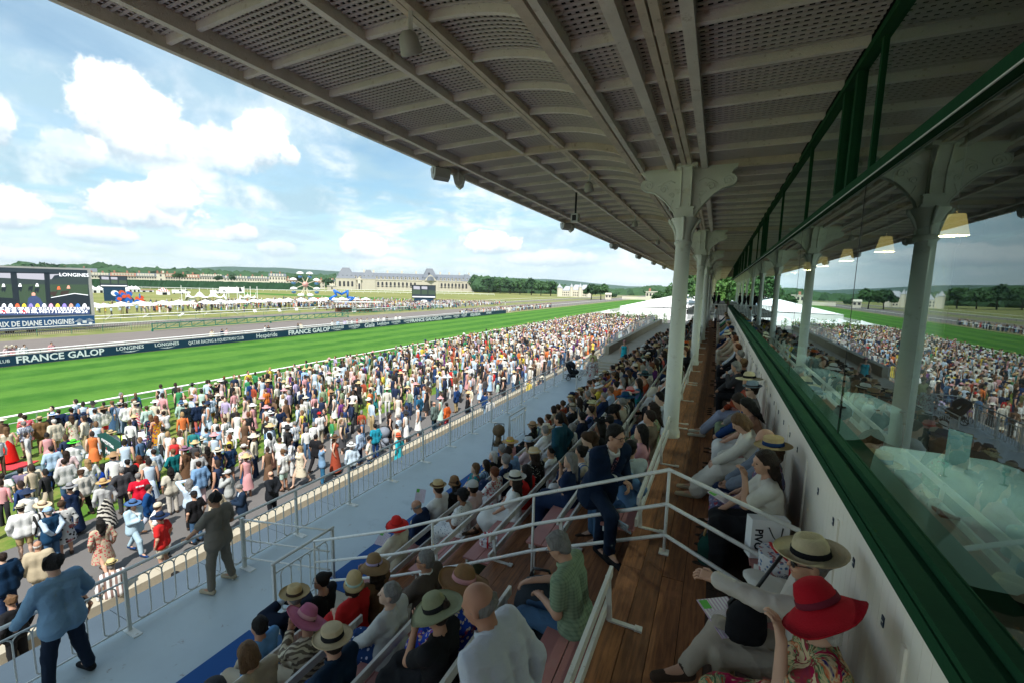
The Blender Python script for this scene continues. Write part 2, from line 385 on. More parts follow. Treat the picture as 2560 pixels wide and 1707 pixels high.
railing('short railing closing the far end of the grey terrace by the pushchair', (-7.70, 25.3, -2.5), (-6.2, 25.3, -2.5), 1)
railing('railing beside the far steps, right of the pushchair', (-6.1, 20.9, -2.5), (-6.1, 25.2, -2.5), 2)
railing('short railing on the terrace in front of the woman with bun and sunglasses', (-5.92, 4.2, -2.5), (-5.92, 5.35, -2.5), 1, feet=False)
railing('short railing on the terrace beside the folded brown pushchair', (-6.05, 13.0, -2.5), (-6.05, 14.3, -2.5), 1, feet=False)
for k, (y0, y1, z0, z1) in enumerate(((26.5, 34, -3.2, -2.2), (35, 46, -2.2, -1.6), (47, 62, -1.6, -1.6))):
    t = thing('stair_railing', ('white railing rising beside the far concrete steps', 'white railing on top of the far concrete wall', 'farthest white railing below the white marquee')[k], 'railing', (-7.7, 0, 0))
    m = MB()
    n = int((y1-y0)/.28)
    for i in range(n+1):
        y = y0+(y1-y0)*i/n; z = z0+(z1-z0)*i/n; m.box(-.012, .012, y-.012, y+.012, z, z+.95)
    obj('balusters', m, t, bench_m)
    obj('handrail', MB().bar((0, y0, z0+.98), (0, y1, z1+.98), .05).bar((0, y0, z0+.1), (0, y1, z1+.1), .03), t, bench_m)
struct('far_terrace', MB().box(-7.6, XR(4)+.05, 31, 70, -5.5, -2.3).box(-7.8, -7.4, 34, 70, -5.5, -1.65), stone)
st = MB()
for i in range(9): st.box(-7.6, XR(4), 25.7+i*.6, 31, -5.5, -3.2+i*.11)
struct('far_steps', st, stone)

# rails that bar the walkway by the looped railing, and the cross rail down the tiers
def rails(t, pts, zs, r=.021, base=None, name='rail'):
    for z in zs: obj(name, MB().tube([(x, y, bz+z) for x, y, bz in pts], r, 7), t, bench_m, True)
t = thing('terrace_barrier', 'three white rails crossing the terrace from the outer railing to the short gate', 'railing')
rails(t, [(-7.62, 4.85, -2.5), (-5.95, 5.30, -2.5)], (.95, .55, .2), .017)
obj('post', MB().box(-7.66, -7.61, 4.82, 4.88, -2.5, -1.52), t, rail_m); obj('foot_plate', MB().box(-7.7, -7.4, 4.79, 4.91, -2.5, -2.486), t, bench_m)
cr = thing('aisle_cross_rail', 'white three-bar handrail running down the tiers and across the aisle to the wall', 'handrail')
line = [(.72, 3.95, 0), (-.33, 4.72, 0), (-1.87, 4.78, -.66), (-2.88, 4.8, -1.17), (-4.1, 4.85, -1.75), (-5.85, 4.9, -2.44)]
zt = lambda z: z
for h in (.93, .55, .20):
    obj('rail', MB().tube([(x, y, z+h+(.3 if i == 0 and h > .5 else 0)*0) for i, (x, y, z) in enumerate(line)], .021, 8), cr, bench_m, True)
for x, y, z, zb in ((-.33, 4.72, 0, 0), (-1.87, 4.78, -.66, -1.0), (-3.4, 4.82, -1.4, -1.5), (-5.85, 4.9, -2.44, -2.5), (.72, 3.95, 0, 0)):
    obj('post', MB().tube([(x, y, zb), (x, y, z+.93)], .017, 7), cr, bench_m, True)
    obj('foot_plate', MB().box(x-.05, x+.05, y-.055, y+.055, zb, zb+.012), cr, bench_m)

# ---- benches: seat of two boards, backrest of two rails, iron feet
def bench_parts(L, nl):
    s1 = MB().box(-.42, -.215, 0, L, -.028, 0).mesh('seat', seat_m); s2 = MB().box(-.205, -.02, 0, L, -.028, 0).mesh('seat', seat_m)
    ap = MB().box(-.40, -.37, .05, L-.05, -.12, -.029).mesh('apron', bench_m)
    b1 = MB().box(-.012, .018, 0, L, .33, .42).mesh('backrest', bench_m); b2 = MB().box(-.02, .01, 0, L, .06, .15).mesh('backrest', bench_m)
    leg = MB().bar((.03, 0, 0), (.0, 0, .40), .045, .02, (0, 1, 0)).box(.02, .30, -.02, .02, .0, .014).box(.24, .30, -.03, .03, 0, .018).mesh('foot', bench_m)
    frt = MB().box(-.37, -.33, -.02, .02, -.5, -.03).mesh('leg', bench_m)
    return s1, s2, ap, b1, b2, leg, frt
ROWN = ['top row', 'second row from the top', 'third row from the top', 'fourth row from the top', 'front row']
def bench(k, y0, L, label):
    s1, s2, ap, b1, b2, leg, frt = BP[L]
    t = thing('tier_bench', label, 'bench', (XR(k), y0, -.5*k), 0, 'benches on the tiers')
    zs = .0
    for me, nm in ((s1, 'seat'), (s2, 'seat'), (ap, 'apron'), (b1, 'backrest'), (b2, 'backrest')): obj(nm, me, t, loc=(0, 0, zs))
    n = 3 if L > 3 else 2
    for i in range(n):
        y = .12+(L-.24)*i/(n-1); obj('foot', leg, t, loc=(0, y, 0)); obj('leg', frt, t, loc=(0, y, 0))
BP = {4.5: bench_parts(4.5, 3), 3.4: bench_parts(3.4, 2)}
for k in range(5):
    bench(k, .2, 3.4, f'bench with two-board red seat, {ROWN[k]}, near side of the cross rail')
    bench(k, -3.3, 3.4, f'bench in the {ROWN[k]} below the camera, nearest of its row')
    for i in range(8):
        bench(k, 5.0+4.6*i, 4.5, f'white-backed red bench, {ROWN[k]}, {ORD[i]} beyond the cross rail')

# ---- columns with scrolled brackets
def bracket_poly(R=.80, n=12):
    # side outline (distance from axis, height): S-curve underside from the shaft up to a scroll at the tip
    pts = [(.10, 0), (.155, 0)]
    for i in range(n+1):
        a = i/n; pts.append((.155+.13*a**1.2+.40*max(0, a-.30)**1.15, .02+.52*a-.02*math.sin(a*PI*2)))
    x, z = pts[-1]
    pts += [(x+.07, z+.03), (x+.16, z+.05)] ; cx, cz = R-.11, z+.15
    for a in np.linspace(-PI/2, PI*.45, 9): pts.append((cx+.11*math.cos(a), cz+.10*math.sin(a)))
    pts += [(R-.06, .86), (R-.0, .90), (R+.01, .955), (.10, .955)]
    return pts
def spiral(cx, cz, r, turns, y, s=1, n=18, a0=0):
    return [(cx+s*r*(1-.82*i/n)*math.cos(a0+turns*2*PI*i/n), y, cz+r*(1-.82*i/n)*math.sin(a0+turns*2*PI*i/n)) for i in range(n+1)]
def make_column():
    t = thing('iron_column', 'nearest tall white cast iron column with scrolled bracket head, standing by the aisle', 'column', (-.65, YC0, -.0), 0, 'cast iron columns along the aisle')
    obj('shaft', MB().lathe([(.175, -2.5), (.175, .10), (.15, .16), (.142, .2), (.14, 1.6), (.128, 3.60), (.150, 3.62), (.155, 3.66), (.135, 3.70)], 24, close=True), t, castiron, True)
    cap = MB().lathe([(.125, 3.68), (.13, 3.80), (.15, 3.90), (.19, 4.0), (.235, 4.06), (.235, 4.085)], 20)
    for rz in range(4):
        a = rz*PI/2; ca, sa = math.cos(a), math.sin(a)
        pts = [(.13, 3.70), (.14, 3.82), (.19, 3.94), (.25, 4.03), (.255, 4.075), (.225, 4.085), (.215, 4.05)]
        cap.tube([(r*ca, r*sa, z) for r, z in pts], [.02, .024, .026, .03, .03, .024, .015], 7)
    obj('capital', cap, t, castiron, True)
    blk = MB().box(-.165, .165, -.165, .165, 4.09, 4.13).box(-.14, .14, -.14, .14, 4.13, 4.25).box(-.155, .155, -.155, .155, 4.25, 4.28).box(-.10, .10, -.10, .10, 4.28, 4.93)
    obj('block', blk, t, castiron)
    pl = bracket_poly()
    for s, nm in ((1, 0), (-1, 1)):
        m = MB(); pts = [(s*x, 4.0+.0+z) for x, z in pl]; pts = [(x, z+.02) for x, z in pts]
        if s < 0: pts = pts[::-1]
        m.prism(pts, 'y', .055, -.055); b = obj('bracket', m, t, castiron)
        for yy in (-.058, .058):
            r = MB()
            r.tube([(s*x, yy, z+4.02) for x, z in pl[2:-4]], .012, 5)
            r.tube(spiral(s*.66, 4.70, .085, 1.6, yy, s), .011, 5); r.tube(spiral(s*.40, 4.62, .075, 1.5, yy, -s), .010, 5)
            r.tube(spiral(s*.25, 4.50, .055, 1.4, yy, s), .009, 5)
            r.tube([(s*(.20+.10*i), yy, 4.72+.05*math.sin(i*1.5)) for i in range(4)], .009, 5); r.tube([(s*(.22+.02*i), yy, 4.42-.06*i) for i in range(4)], .008, 5)
            obj('scroll_relief', r, b, castiron, True)
    for s in (1, -1):
        m = MB(); pr = [(.10, 4.28), (.165, 4.28), (.155, 4.42), (.16, 4.60), (.21, 4.74), (.25, 4.84), (.27, 4.93), (.10, 4.93)]
        m.prism([(s*y, z) for y, z in (pr if s > 0 else pr[::-1])], 'x', -.085, .085)
        b = obj('front_bracket', m, t, castiron)
        e = MB()
        for x in (-.085, .085): e.tube([(x, s*(y+.008), z) for y, z in pr[1:7]], .014, 5)
        obj('moulding', e, b, castiron, True)
    obj('abacus', MB().box(-.17, .17, -.32, .32, 4.93, 4.99), t, castiron)
    return t
col0 = make_column(); prev = None
for i in range(1, 9):
    c = copy_tree(col0); c.location.y = YC0+BAY*i; c['label'] = f'{ORD[i]} white cast iron column along the aisle counted from the nearest'

# ---- canopy
ca = thing('canopy', 'broad lattice canopy with cream ribs and a curved vault over the stand', 'canopy')
CY0 = YC0-BAY*1.5                        # the canopy goes on behind the camera
def prof(x):                             # height of the ceiling plane over x
    if x > -1.5: return 5.0
    if x > -3.05:
        u = (-1.5-x)/1.55; return 5.0+.60*math.sqrt(max(0, 1-(1-u)**2))
    return 5.60-.05*max(0, (-3.05-x)/2.9)**2*1.5
ZONES = [(-.33, 1.06), (-.58, -.42), (-.86, -.72), (-1.40, -.98), (-3.0, -1.58), (-3.84, -3.14), (-5.42, -3.96), (-6.0, -5.54)]
JO = BAY/10
def lattice(x0, x1, L, pitch, wd):
    m = MB(); curved = (x0 < -1.5 and x1 < -1.5)
    nx = max(2, round((x1-x0)/pitch)); ny = max(2, round(L/pitch)); seg = 8 if (x0 == -3.0) else 1
    for j in range(ny+1):                # slats along x, below
        y = L*j/ny; y0, y1 = max(0, y-wd/2), min(L, y+wd/2)
        for s in range(seg):
            a = x0+(x1-x0)*s/seg; b = x0+(x1-x0)*(s+1)/seg; za, zb = prof(a)+.045, prof(b)+.045
            m.add([(a, y0, za), (b, y0, zb), (b, y1, zb), (a, y1, za), (a, y0, za+.012), (b, y0, zb+.012), (b, y1, zb+.012), (a, y1, za+.012)],
                  [(0, 3, 2, 1), (0, 1, 5, 4), (3, 7, 6, 2), (4, 5, 6, 7)])
    for i in range(nx+1):                # slats along y, above
        x = x0+(x1-x0)*i/nx; a, b = max(x0, x-wd/2), min(x1, x+wd/2); za, zb = prof(a)+.058, prof(b)+.058
        m.add([(a, 0, za), (b, 0, zb), (b, L, zb), (a, L, za), (a, 0, za+.012), (b, 0, zb+.012), (b, L, zb+.012), (a, L, za+.012)],
              [(0, 3, 2, 1), (0, 4, 7, 3), (1, 2, 6, 5)])
    return m
lat = [lattice(a, b, JO-.0, .074, .031).mesh('lattice_panel', ceilpaint) for a, b in ZONES]
far = MB(); nb = int((CAN_END-CY0)/JO); cnt = 0
for j in range(nb):
    y = CY0+j*JO
    for zi, (a, b) in enumerate(ZONES):
        if y > -3.5 and cnt < 290 and y < 32:
            obj('lattice_panel', lat[zi], ca, loc=(0, y, 0)); cnt += 1
if True:
    for j in range(nb):
        y = CY0+j*JO
        if y > -3.5 and y+.01 < (-3.5+0)+JO*37.2: continue
        for zi, (a, b) in enumerate(ZONES):
            q = lattice(a, b, JO, .15, .09); far.add([(p[0], p[1]+y, p[2]) for p in q.v], q.f)
fo = obj('lattice_far', far, ca, ceilpaint); fo['kind'] = 'stuff'
# long beams
def beam(name, x0, x1, z0, z1, m, label=None):
    n = 2; o = obj(name, MB().box(x0, x1, CY0, CAN_END, z0, z1), ca, m)
    if label: o['label'] = label
beam('girder', -.735, -.665, 4.955, 5.16, rustpaint, 'rust-stained double girder over the columns'); beam('girder', -.645, -.575, 4.955, 5.16, rustpaint, 'rust-stained double girder over the columns')
beam('beam', -.425, -.325, 4.93, 5.12, beampaint); beam('beam', -.975, -.865, 4.93, 5.12, beampaint)
beam('girder', -1.60, -1.50, 4.94, 5.2, rustpaint, 'riveted girder along the inner edge of the vault'); beam('girder', -1.47, -1.40, 4.94, 5.2, beampaint)
beam('girder', -3.14, -3.07, prof(-3.1)-.05, prof(-3.1)+.14, rustpaint, 'riveted girder along the outer edge of the vault'); beam('girder', -3.055, -2.99, prof(-3.0)-.05, prof(-3.0)+.14, rustpaint)
beam('purlin', -3.94, -3.86, prof(-3.9)-.06, prof(-3.9)+.1, beampaint); beam('purlin', -5.52, -5.43, prof(-5.5)-.10, prof(-5.5)+.1, beampaint)
beam('fascia', -6.08, -6.0, prof(-6)-.08, prof(-6)+.16, beampaint); beam('gutter', -6.16, -6.085, prof(-6)+.0, prof(-6)+.2, rustpaint)
# joists across, one piece each
def joist(wid, dep, m, nm):
    q = MB(); xs = [1.06, -1.5]+[-1.5-1.55*(1-math.cos(a)) if False else -1.5-1.55*i/10 for i in range(1, 11)]+[-3.9, -4.7, -5.5, -6.0]
    for a, b in zip(xs, xs[1:]):
        za, zb = prof(a), prof(b)
        if a >= 1 : za = zb = 5.0
        q.add([(b, -wid/2, zb-dep), (a, -wid/2, za-dep), (a, wid/2, za-dep), (b, wid/2, zb-dep), (b, -wid/2, zb+.09), (a, -wid/2, za+.09), (a, wid/2, za+.09), (b, wid/2, zb+.09)],
              [(0, 3, 2, 1), (4, 5, 6, 7), (0, 1, 5, 4), (1, 2, 6, 5), (2, 3, 7, 6), (3, 0, 4, 7)])
    return q.mesh(nm, m)
j1 = joist(.055, .025, beampaint, 'joist'); j2 = joist(.10, .075, rustpaint, 'rib')
for j in range(nb):
    y = CY0+j*JO
    k = round((y-YC0)/BAY*10)
    obj('rib' if k % 10 == 0 else 'joist', j2 if k % 10 == 0 else j1, ca, loc=(0, y, 0))
roof = MB(); xs = [3.5, -1.5, -2.0, -3.05, -6.0, -6.15]; zs = [5.35, 5.35, 5.9, 6.0, 5.95, 5.66]
for i in range(len(xs)-1):
    a, b = xs[i], xs[i+1]; roof.add([(a, CY0, zs[i]), (a, CAN_END, zs[i]), (b, CAN_END, zs[i+1]), (b, CY0, zs[i+1]), (a, CY0, zs[i]+.06), (a, CAN_END, zs[i]+.06), (b, CAN_END, zs[i+1]+.06), (b, CY0, zs[i+1]+.06)],
             [(0, 1, 2, 3), (7, 6, 5, 4), (0, 3, 7, 4), (1, 5, 6, 2), (2, 6, 7, 3)])
obj('roof', roof, ca, roofdark)
struct('roof_backing', MB().box(-1.4, 9, CY0, CAN_END, 5.46, 5.6), roofdark)
# loudspeakers in pairs at the canopy edge
spk_m = mat('light grey speaker case', (.42, .41, .38), .5, .06)
def speaker(lbl, y, rz):
    t = thing('loudspeaker', lbl, 'loudspeaker', (-6.0, y, 5.50), rz, 'loudspeakers hung in pairs from the canopy edge')
    b = MB(); pr = [(-.19, -.10), (-.13, -.36), (0, -.46), (.13, -.36), (.19, -.10), (0, .02)]
    b.prism([(x, z) for x, z in pr], 'y', -.27, .27); obj('case', b, t, spk_m); t.scale = (.72,)*3
    obj('bracket', MB().box(-.02, .02, -.30, -.275, -.28, .10).box(-.02, .02, .275, .30, -.28, .10).box(-.02, .02, -.30, .30, .10, .12), t, rail_m)
    obj('grille', MB().box(-.08, .08, .271, .276, -.33, -.12), t, dark_m)
for i in range(6):
    for s in (0, 1): speaker(f"{('near', 'far')[s]} loudspeaker of the {ORD[i]} pair on the canopy edge", 8.85+9.2*i+s*.8, (-.5, .45)[s])
# spotlights and a camera
gl = mat('lamp glass', (.10, .12, .13), .1, .0)
def spot(lbl, x, y, z):
    t = thing('spotlight', lbl, 'spotlight', (x, y, z), .6)
    obj('arm', MB().box(-.02, .02, -.02, .02, -.12, .12).box(-.09, .09, -.02, .02, -.14, -.12), t, rail_m)
    q = MB().lathe([(.04, .16), (.09, .12), (.11, .0), (.115, -.05), (.10, -.055), (.0, -.02)], 14, (0, 0, 0)); o = obj('lamp_head', q, t, spk_m, True); o.location = (.0, .02, -.24); o.rotation_euler = (.5, -.3, 0)
    o2 = obj('lens', MB().lathe([(.0, -.062), (.07, -.06), (.098, -.052)], 14), o, gl, True)
spot('round grey spotlight under the near part of the canopy', -3.05, 3.95, 5.45)
spot('small spotlight on the outer vault girder beyond the first speaker pair', -3.05, 10.9, 5.45)
spot('tiny spotlight farther along the outer vault girder', -3.05, 17.5, 5.45); spot('farthest tiny spotlight on the vault girder', -3.05, 24.5, 5.45)
t = thing('security_camera', 'dark camera hanging on a black rod from the canopy', 'camera', (-3.9, 12.6, 5.0))
obj('rod', MB().tube([(0, 0, -.1), (0, 0, .5)], .03, 8), t, dark_m); obj('camera_box', MB().box(-.1, .1, -.12, .12, -.34, -.1), t, rail_m); obj('lens', MB().box(-.06, .06, -.125, -.121, -.30, -.14), t, dark_m)

# ---- glazed front of the salon
XG = 1.07; XW = .90; ZS = 1.5
fa = thing('glazed_front', 'cream panelled wall with green sill and tall panes of glass along the aisle', 'wall')
glass = bpy.data.materials.new('window glass'); glass.use_nodes = True; nt = NT(glass.node_tree); glass.node_tree.nodes.clear()
go = nt.node('ShaderNodeOutputMaterial'); tr = nt.node('ShaderNodeBsdfTransparent'); tr.inputs[0].default_value = (.74, .90, .89, 1)
gs = nt.node('ShaderNodeBsdfGlossy'); gs.inputs['Roughness'].default_value = .0; gs.inputs['Color'].default_value = (.80, .93, .93, 1)
fr = nt.node('ShaderNodeFresnel'); fr.inputs[0].default_value = 1.62; mx = nt.node('ShaderNodeMixShader')
gb = nt.node('ShaderNodeNewGeometry'); nt.l.new(nt.m('MULTIPLY', nt.m('ADD', nt.m('MULTIPLY', fr.outputs[0], 1.6), .03, clamp=True), nt.m('SUBTRACT', 1.0, gb.outputs['Backfacing'])), mx.inputs[0]); nt.l.new(tr.outputs[0], mx.inputs[1]); nt.l.new(gs.outputs[0], mx.inputs[2]); nt.l.new(mx.outputs[0], go.inputs[0])
Y0, Y1 = -5.5, Y_FAR
PW = 3.1; ny = int((Y1-Y0)/PW); yo = 4.76-PW*4
pane = MB().box(XG, XG+.012, .004, PW-.004, ZS+.045, 3.72).mesh('pane', glass); pane2 = MB().box(XG+.02, XG+.03, .03, PW-.03, 3.86, 4.86).mesh('upper_pane', glass)
ymax = yo+PW*17
for i in range(-1, 17):
    y = yo+PW*i
    obj('pane', pane, fa, loc=(0, y, 0)); obj('upper_pane', pane2, fa, loc=(0, y, 0))
    obj('mullion', MB().box(XG-.0, XG+.07, y-.028, y+.028, 3.84, 4.88), fa, green)
    if i % 3 == 1 or i > 8: obj('mullion', MB().box(XG-.02, XG+.09, y+.62, y+.70, 3.84, 4.88).box(XG-.02, XG+.09, y+1.1, y+1.18, 3.84, 4.88), fa, green)
    obj('joint', MB().box(XG-.002, XG+.014, y-.003, y+.003, ZS+.05, 3.72), fa, dark_m)
ya = yo-PW
obj('transom', MB().box(XG-.03, XG+.09, ya, ymax, 3.735, 3.82), fa, green); obj('transom', MB().box(XG-.045, XG-.037, ya, ymax, 3.728, 3.736), fa, rail_m, label='thin pale metal strip under the transom')
obj('head_beam', MB().box(XG-.03, XG+.10, ya, ymax, 4.90, 4.965), fa, green)
obj('sill', MB().box(XW-.02, XG-.055, ya, ymax, ZS-.035, ZS), fa, green); obj('sill', MB().box(XG-.05, XG+.02, ya, ymax, ZS-.02, ZS+.045), fa, green); obj('sill_edge', MB().box(XW-.028, XW-.004, ya, ymax, ZS-.11, ZS-.038), fa, green)
me = MB()
me.box(XW+.012, XG+.05, ya, ymax, 0, ZS-.04)
obj('wall_panel', me, fa, cream)
bd = MB().box(XW, XW+.011, .0015, .0985, .0, ZS-.115).mesh('board', cream)
cnt = 0; y = -1.8
while cnt < 290: obj('board', bd, fa, loc=(0, y, 0)); y += .10; cnt += 1
rest = MB()
while y < ymax: rest.box(XW, XW+.011, y+.0015, y+.0985, 0, ZS-.115); y += .10
yy = -1.8
while yy > ya: yy -= .10; rest.box(XW, XW+.011, yy+.0015, yy+.0985, 0, ZS-.115)
q = obj('board_far', rest, fa, cream); q['kind'] = 'stuff'
bt = MB().box(XW-.012, XW, -.02, .02, .0, 1.2).mesh('batten', cream)
for y in np.arange(1.2, 40, 1.24): obj('batten', bt, fa, loc=(0, y, 0))
tagm = mat('navy number plate', (.012, .03, .07), .35, .02); tg = MB().box(XW-.006, XW-.001, -.016, .016, -.028, .028).mesh('number_plate', tagm); tg2 = MB().box(XW-.0075, XW-.0065, -.010, .010, -.004, .004).mesh('digit', white_m)
for y in np.arange(1.62, 30, .55):
    o = obj('number_plate', tg, fa, loc=(0, y, 1.12)); obj('digit', tg2, o)
# wall bench
def wallbench(y0, y1, lbl):
    t = thing('wall_bench', lbl, 'bench', (0, 0, 0), 0, 'benches against the cream wall')
    for a, b in ((.42, .60), (.61, .79)): obj('seat', MB().box(a, b, y0, y1, .42, .45), t, seat_m)
    for y in np.arange(y0+.2, y1, 1.4): obj('support', MB().box(.46, .79, y-.02, y+.02, 0, .42), t, seat_m)
    obj('end_bar', MB().box(.42, .45, y1-.03, y1, .0, .62), t, bench_m)
wallbench(-2.5, 3.85, 'red wall bench under the two people in panama and red hat')
wallbench(4.15, 13.3, 'red wall bench beyond the cross rail with a row of spectators')
wallbench(13.5, 22.5, 'red wall bench farther along the wall'); wallbench(22.7, 38, 'farthest red wall bench before the lattice screen')
# screen closing the aisle
t = thing('lattice_screen', 'white lattice screen closing the far end of the aisle', 'screen', (0, 44.5, 0))
m = MB()
for x in np.arange(-2.4, .8, .12): m.box(x-.02, x+.02, -.01, .01, .1, 1.5)
for z in np.arange(.1, 1.5, .12): m.box(-2.4, .8, .011, .025, z-.02, z+.02)
obj('lattice', m, t, bench_m); obj('frame', MB().box(-2.45, .8, -.03, .03, 1.5, 1.58).box(-2.45, -2.4, -.03, .03, 0, 1.5), t, bench_m)
struct('far_gallery_floor', MB().box(-2.6, 1.09, 45, CAN_END, .5, .9), wood_d)

# ---- the salon behind the glass
dk = mat('dark salon wall', (.030, .026, .024), .7, .2); carpet = mat('brown salon carpet', (.045, .026, .02), .9, .3, 4)
struct('salon_floor', MB().box(XG+.06, 9, ya, ymax, -.1, 0), carpet); struct('salon_wall', MB().box(9, 9.2, ya, ymax, 0, 5.4).box(XG+.1, 9, ya-.2, ya, 0, 5.4).box(XG+.1, 9, ymax, ymax+.2, 0, 5.4), dk)
struct('salon_ceiling', MB().box(XG+.12, 9, ya, ymax, 4.88, 4.98), dk)
cloth_w = mat('pale table linen', (.34, .52, .55), .8, .06, 3, .15, 12)  # teal cast of daylight through the green glass is put into this colour
def table(lbl, x, y, sx, sy, rz=0):
    t = thing('dining_table', lbl, 'table', (x, y, 0), rz, 'laid tables in the salon')
    obj('pedestal', MB().lathe([(.26, 0), (.25, .03), (.04, .06), (.04, .72), (.2, .74)], 14), t, dark_m, True); obj('tabletop', MB().box(-sx/2, sx/2, -sy/2, sy/2, .74, .765), t, dark_m)
    q = MB(); n = 28; rings = []
    per = []
    for i in range(n):
        a = 2*PI*i/n; c, s = math.cos(a), math.sin(a); k = 1/max(abs(c), abs(s)); per.append((c*k*sx/2, s*k*sy/2, a))
    v = [(0, 0, .772)]
    for sc_, dz, fl in ((1.0, .772, 0), (1.02, .70, .02), (1.05, .50, .05), (1.08, .30, .08)):
        for i, (px, py, a) in enumerate(per):
            cr_ = abs(math.sin(2*a)); v.append((px*sc_*(1+fl*math.sin(a*9)), py*sc_*(1+fl*math.cos(a*7)), dz-(.16*cr_ if dz < .4 else 0)))
    f = [(0, 1+i, 1+(i+1) % n) for i in range(n)]+[(1+r*n+i, 1+(r+1)*n+i, 1+(r+1)*n+(i+1) % n, 1+r*n+(i+1) % n) for r in range(3) for i in range(n)]
    q.add(v, f); tag(obj('tablecloth', q, None, cloth_w, True, loc=(x, y, 0), rot=(0, 0, rz)), lbl.replace('table', 'pale cloth draped over the table', 1), 'tablecloth', 'tablecloths in the salon')
    for k in range(2):
        g = tag(obj('wine_glass', MB().lathe([(.035, 0), (.006, .01), (.006, .09), (.035, .13), (.033, .19)], 10), None, glass, True, loc=(x+.25-.5*k, y+.12, .775)), f'{("inner", "outer")[k]} wine glass on the '+lbl, 'glass')
TB = [(2.72, 6.3, 1.35, 2.1), (2.55, 10.4, 1.0, 1.4), (2.5, 13.6, 1.0, 1.2), (2.5, 16.6, .95, .95), (2.5, 19.6, .95, .95), (2.5, 23, .95, .95)]
for i, (x, y, a, b) in enumerate(TB): table(('large table behind the nearest pane', 'second salon table from the camera', 'third salon table from the camera', 'fourth salon table from the camera', 'fifth salon table from the camera', 'sixth salon table from the camera')[i], x, y, a, b, .15*i)
tag(obj('menu_card', MB().box(-.005, .005, -.13, .13, 0, .42), None, cloth_w, loc=(2.75, 6.9, .775), rot=(0, 0, .5)), 'tall white menu card standing on the near salon table', 'card')
tag(obj('newspaper', MB().box(-.22, .22, -.16, .16, 0, .012).box(-.21, .18, -.15, .15, .0125, .02), None, cloth_w, loc=(1.7, 3.2, .76), rot=(0, 0, .3)), 'folded newspaper on a low shelf behind the near pane', 'newspaper')
obj_shelf = thing('side_shelf', 'dark shelf below the near pane inside the salon', 'shelf', (1.65, 3.1, 0)); obj('shelf_top', MB().box(-.35, .35, -.5, .5, .72, .755), obj_shelf, dk); obj('shelf_leg', MB().box(-.03, .03, -.4, .4, 0, .72), obj_shelf, dk)
shade_m = mat('woven lamp shade', (.62, .40, .16), .8, .25, 12, .5, 80, kind=None)
sb = shade_m.node_tree.nodes['Principled BSDF']; sb.inputs['Emission Color'].default_value = (1, .55, .18, 1); sb.inputs['Emission Strength'].default_value = .22
def lamp(lbl, x, y, z):
    t = thing('pendant_lamp', lbl, 'lamp', (x, y, z), 0, 'woven pendant lamps in the salon')
    obj('shade', MB().lathe([(.075, .24), (.08, .22), (.125, .02), (.13, 0)], 24), t, shade_m, True); obj('cord', MB().tube([(0, 0, .26), (0, 0, 1.4)], .006, 5), t, dark_m)
    obj('bulb', MB().ball((0, 0, .16), .035, 8, 6), t, shade_m, True)
    ld = bpy.data.lights.new('lamp_light', 'POINT'); ld.energy = 40; ld.color = (1, .88, .72); ld.shadow_soft_size = .04; lo = bpy.data.objects.new('lamp_light', ld); C.objects.link(lo); lo.parent = t; lo.location = (0, 0, .03)
for i, y in enumerate((4.45, 6.8, 9.15, 11.5, 13.85, 16.2, 18.6, 21)): lamp(f'{ORD[i]} woven pendant lamp in the salon counted from the camera', 2.4, y, 3.48)
t = thing('salon_column', 'dark iron column with flat black head inside the salon', 'column', (2.9, 8.5, 0))
obj('shaft', MB().lathe([(.14, 0), (.135, 3.5), (.17, 3.52), (.17, 3.6)], 20), t, mat('grey iron', (.16, .17, .17), .5), True); obj('head', MB().box(-.2, .2, -.55, .55, 3.6, 3.8), t, dk)
# chairs in the salon
def chair(lbl, x, y, rz):
    t = thing('salon_chair', lbl, 'chair', (x, y, 0), rz, 'dark chairs in the salon')
    obj('seat', MB().box(-.2, .2, -.2, .2, .43, .47), t, dk); obj('backrest', MB().box(-.2, .2, -.22, -.19, .5, .9), t, dk)
    for a in (-1, 1):
        for b in (-1, 1): obj('leg', MB().bar((a*.18, b*.18, 0), (a*.17, b*.18, .43), .03), t, dk)
for i, (x, y, r) in enumerate(((1.65, 6.0, -1.2), (3.8, 6.2, 1.4), (1.75, 10.2, -1.5), (3.4, 10.4, 1.6), (1.75, 13.5, -1.5), (3.3, 13.8, 1.6))): chair(f'{ORD[i]} dark chair at the salon tables counted from the camera', x, y, r)
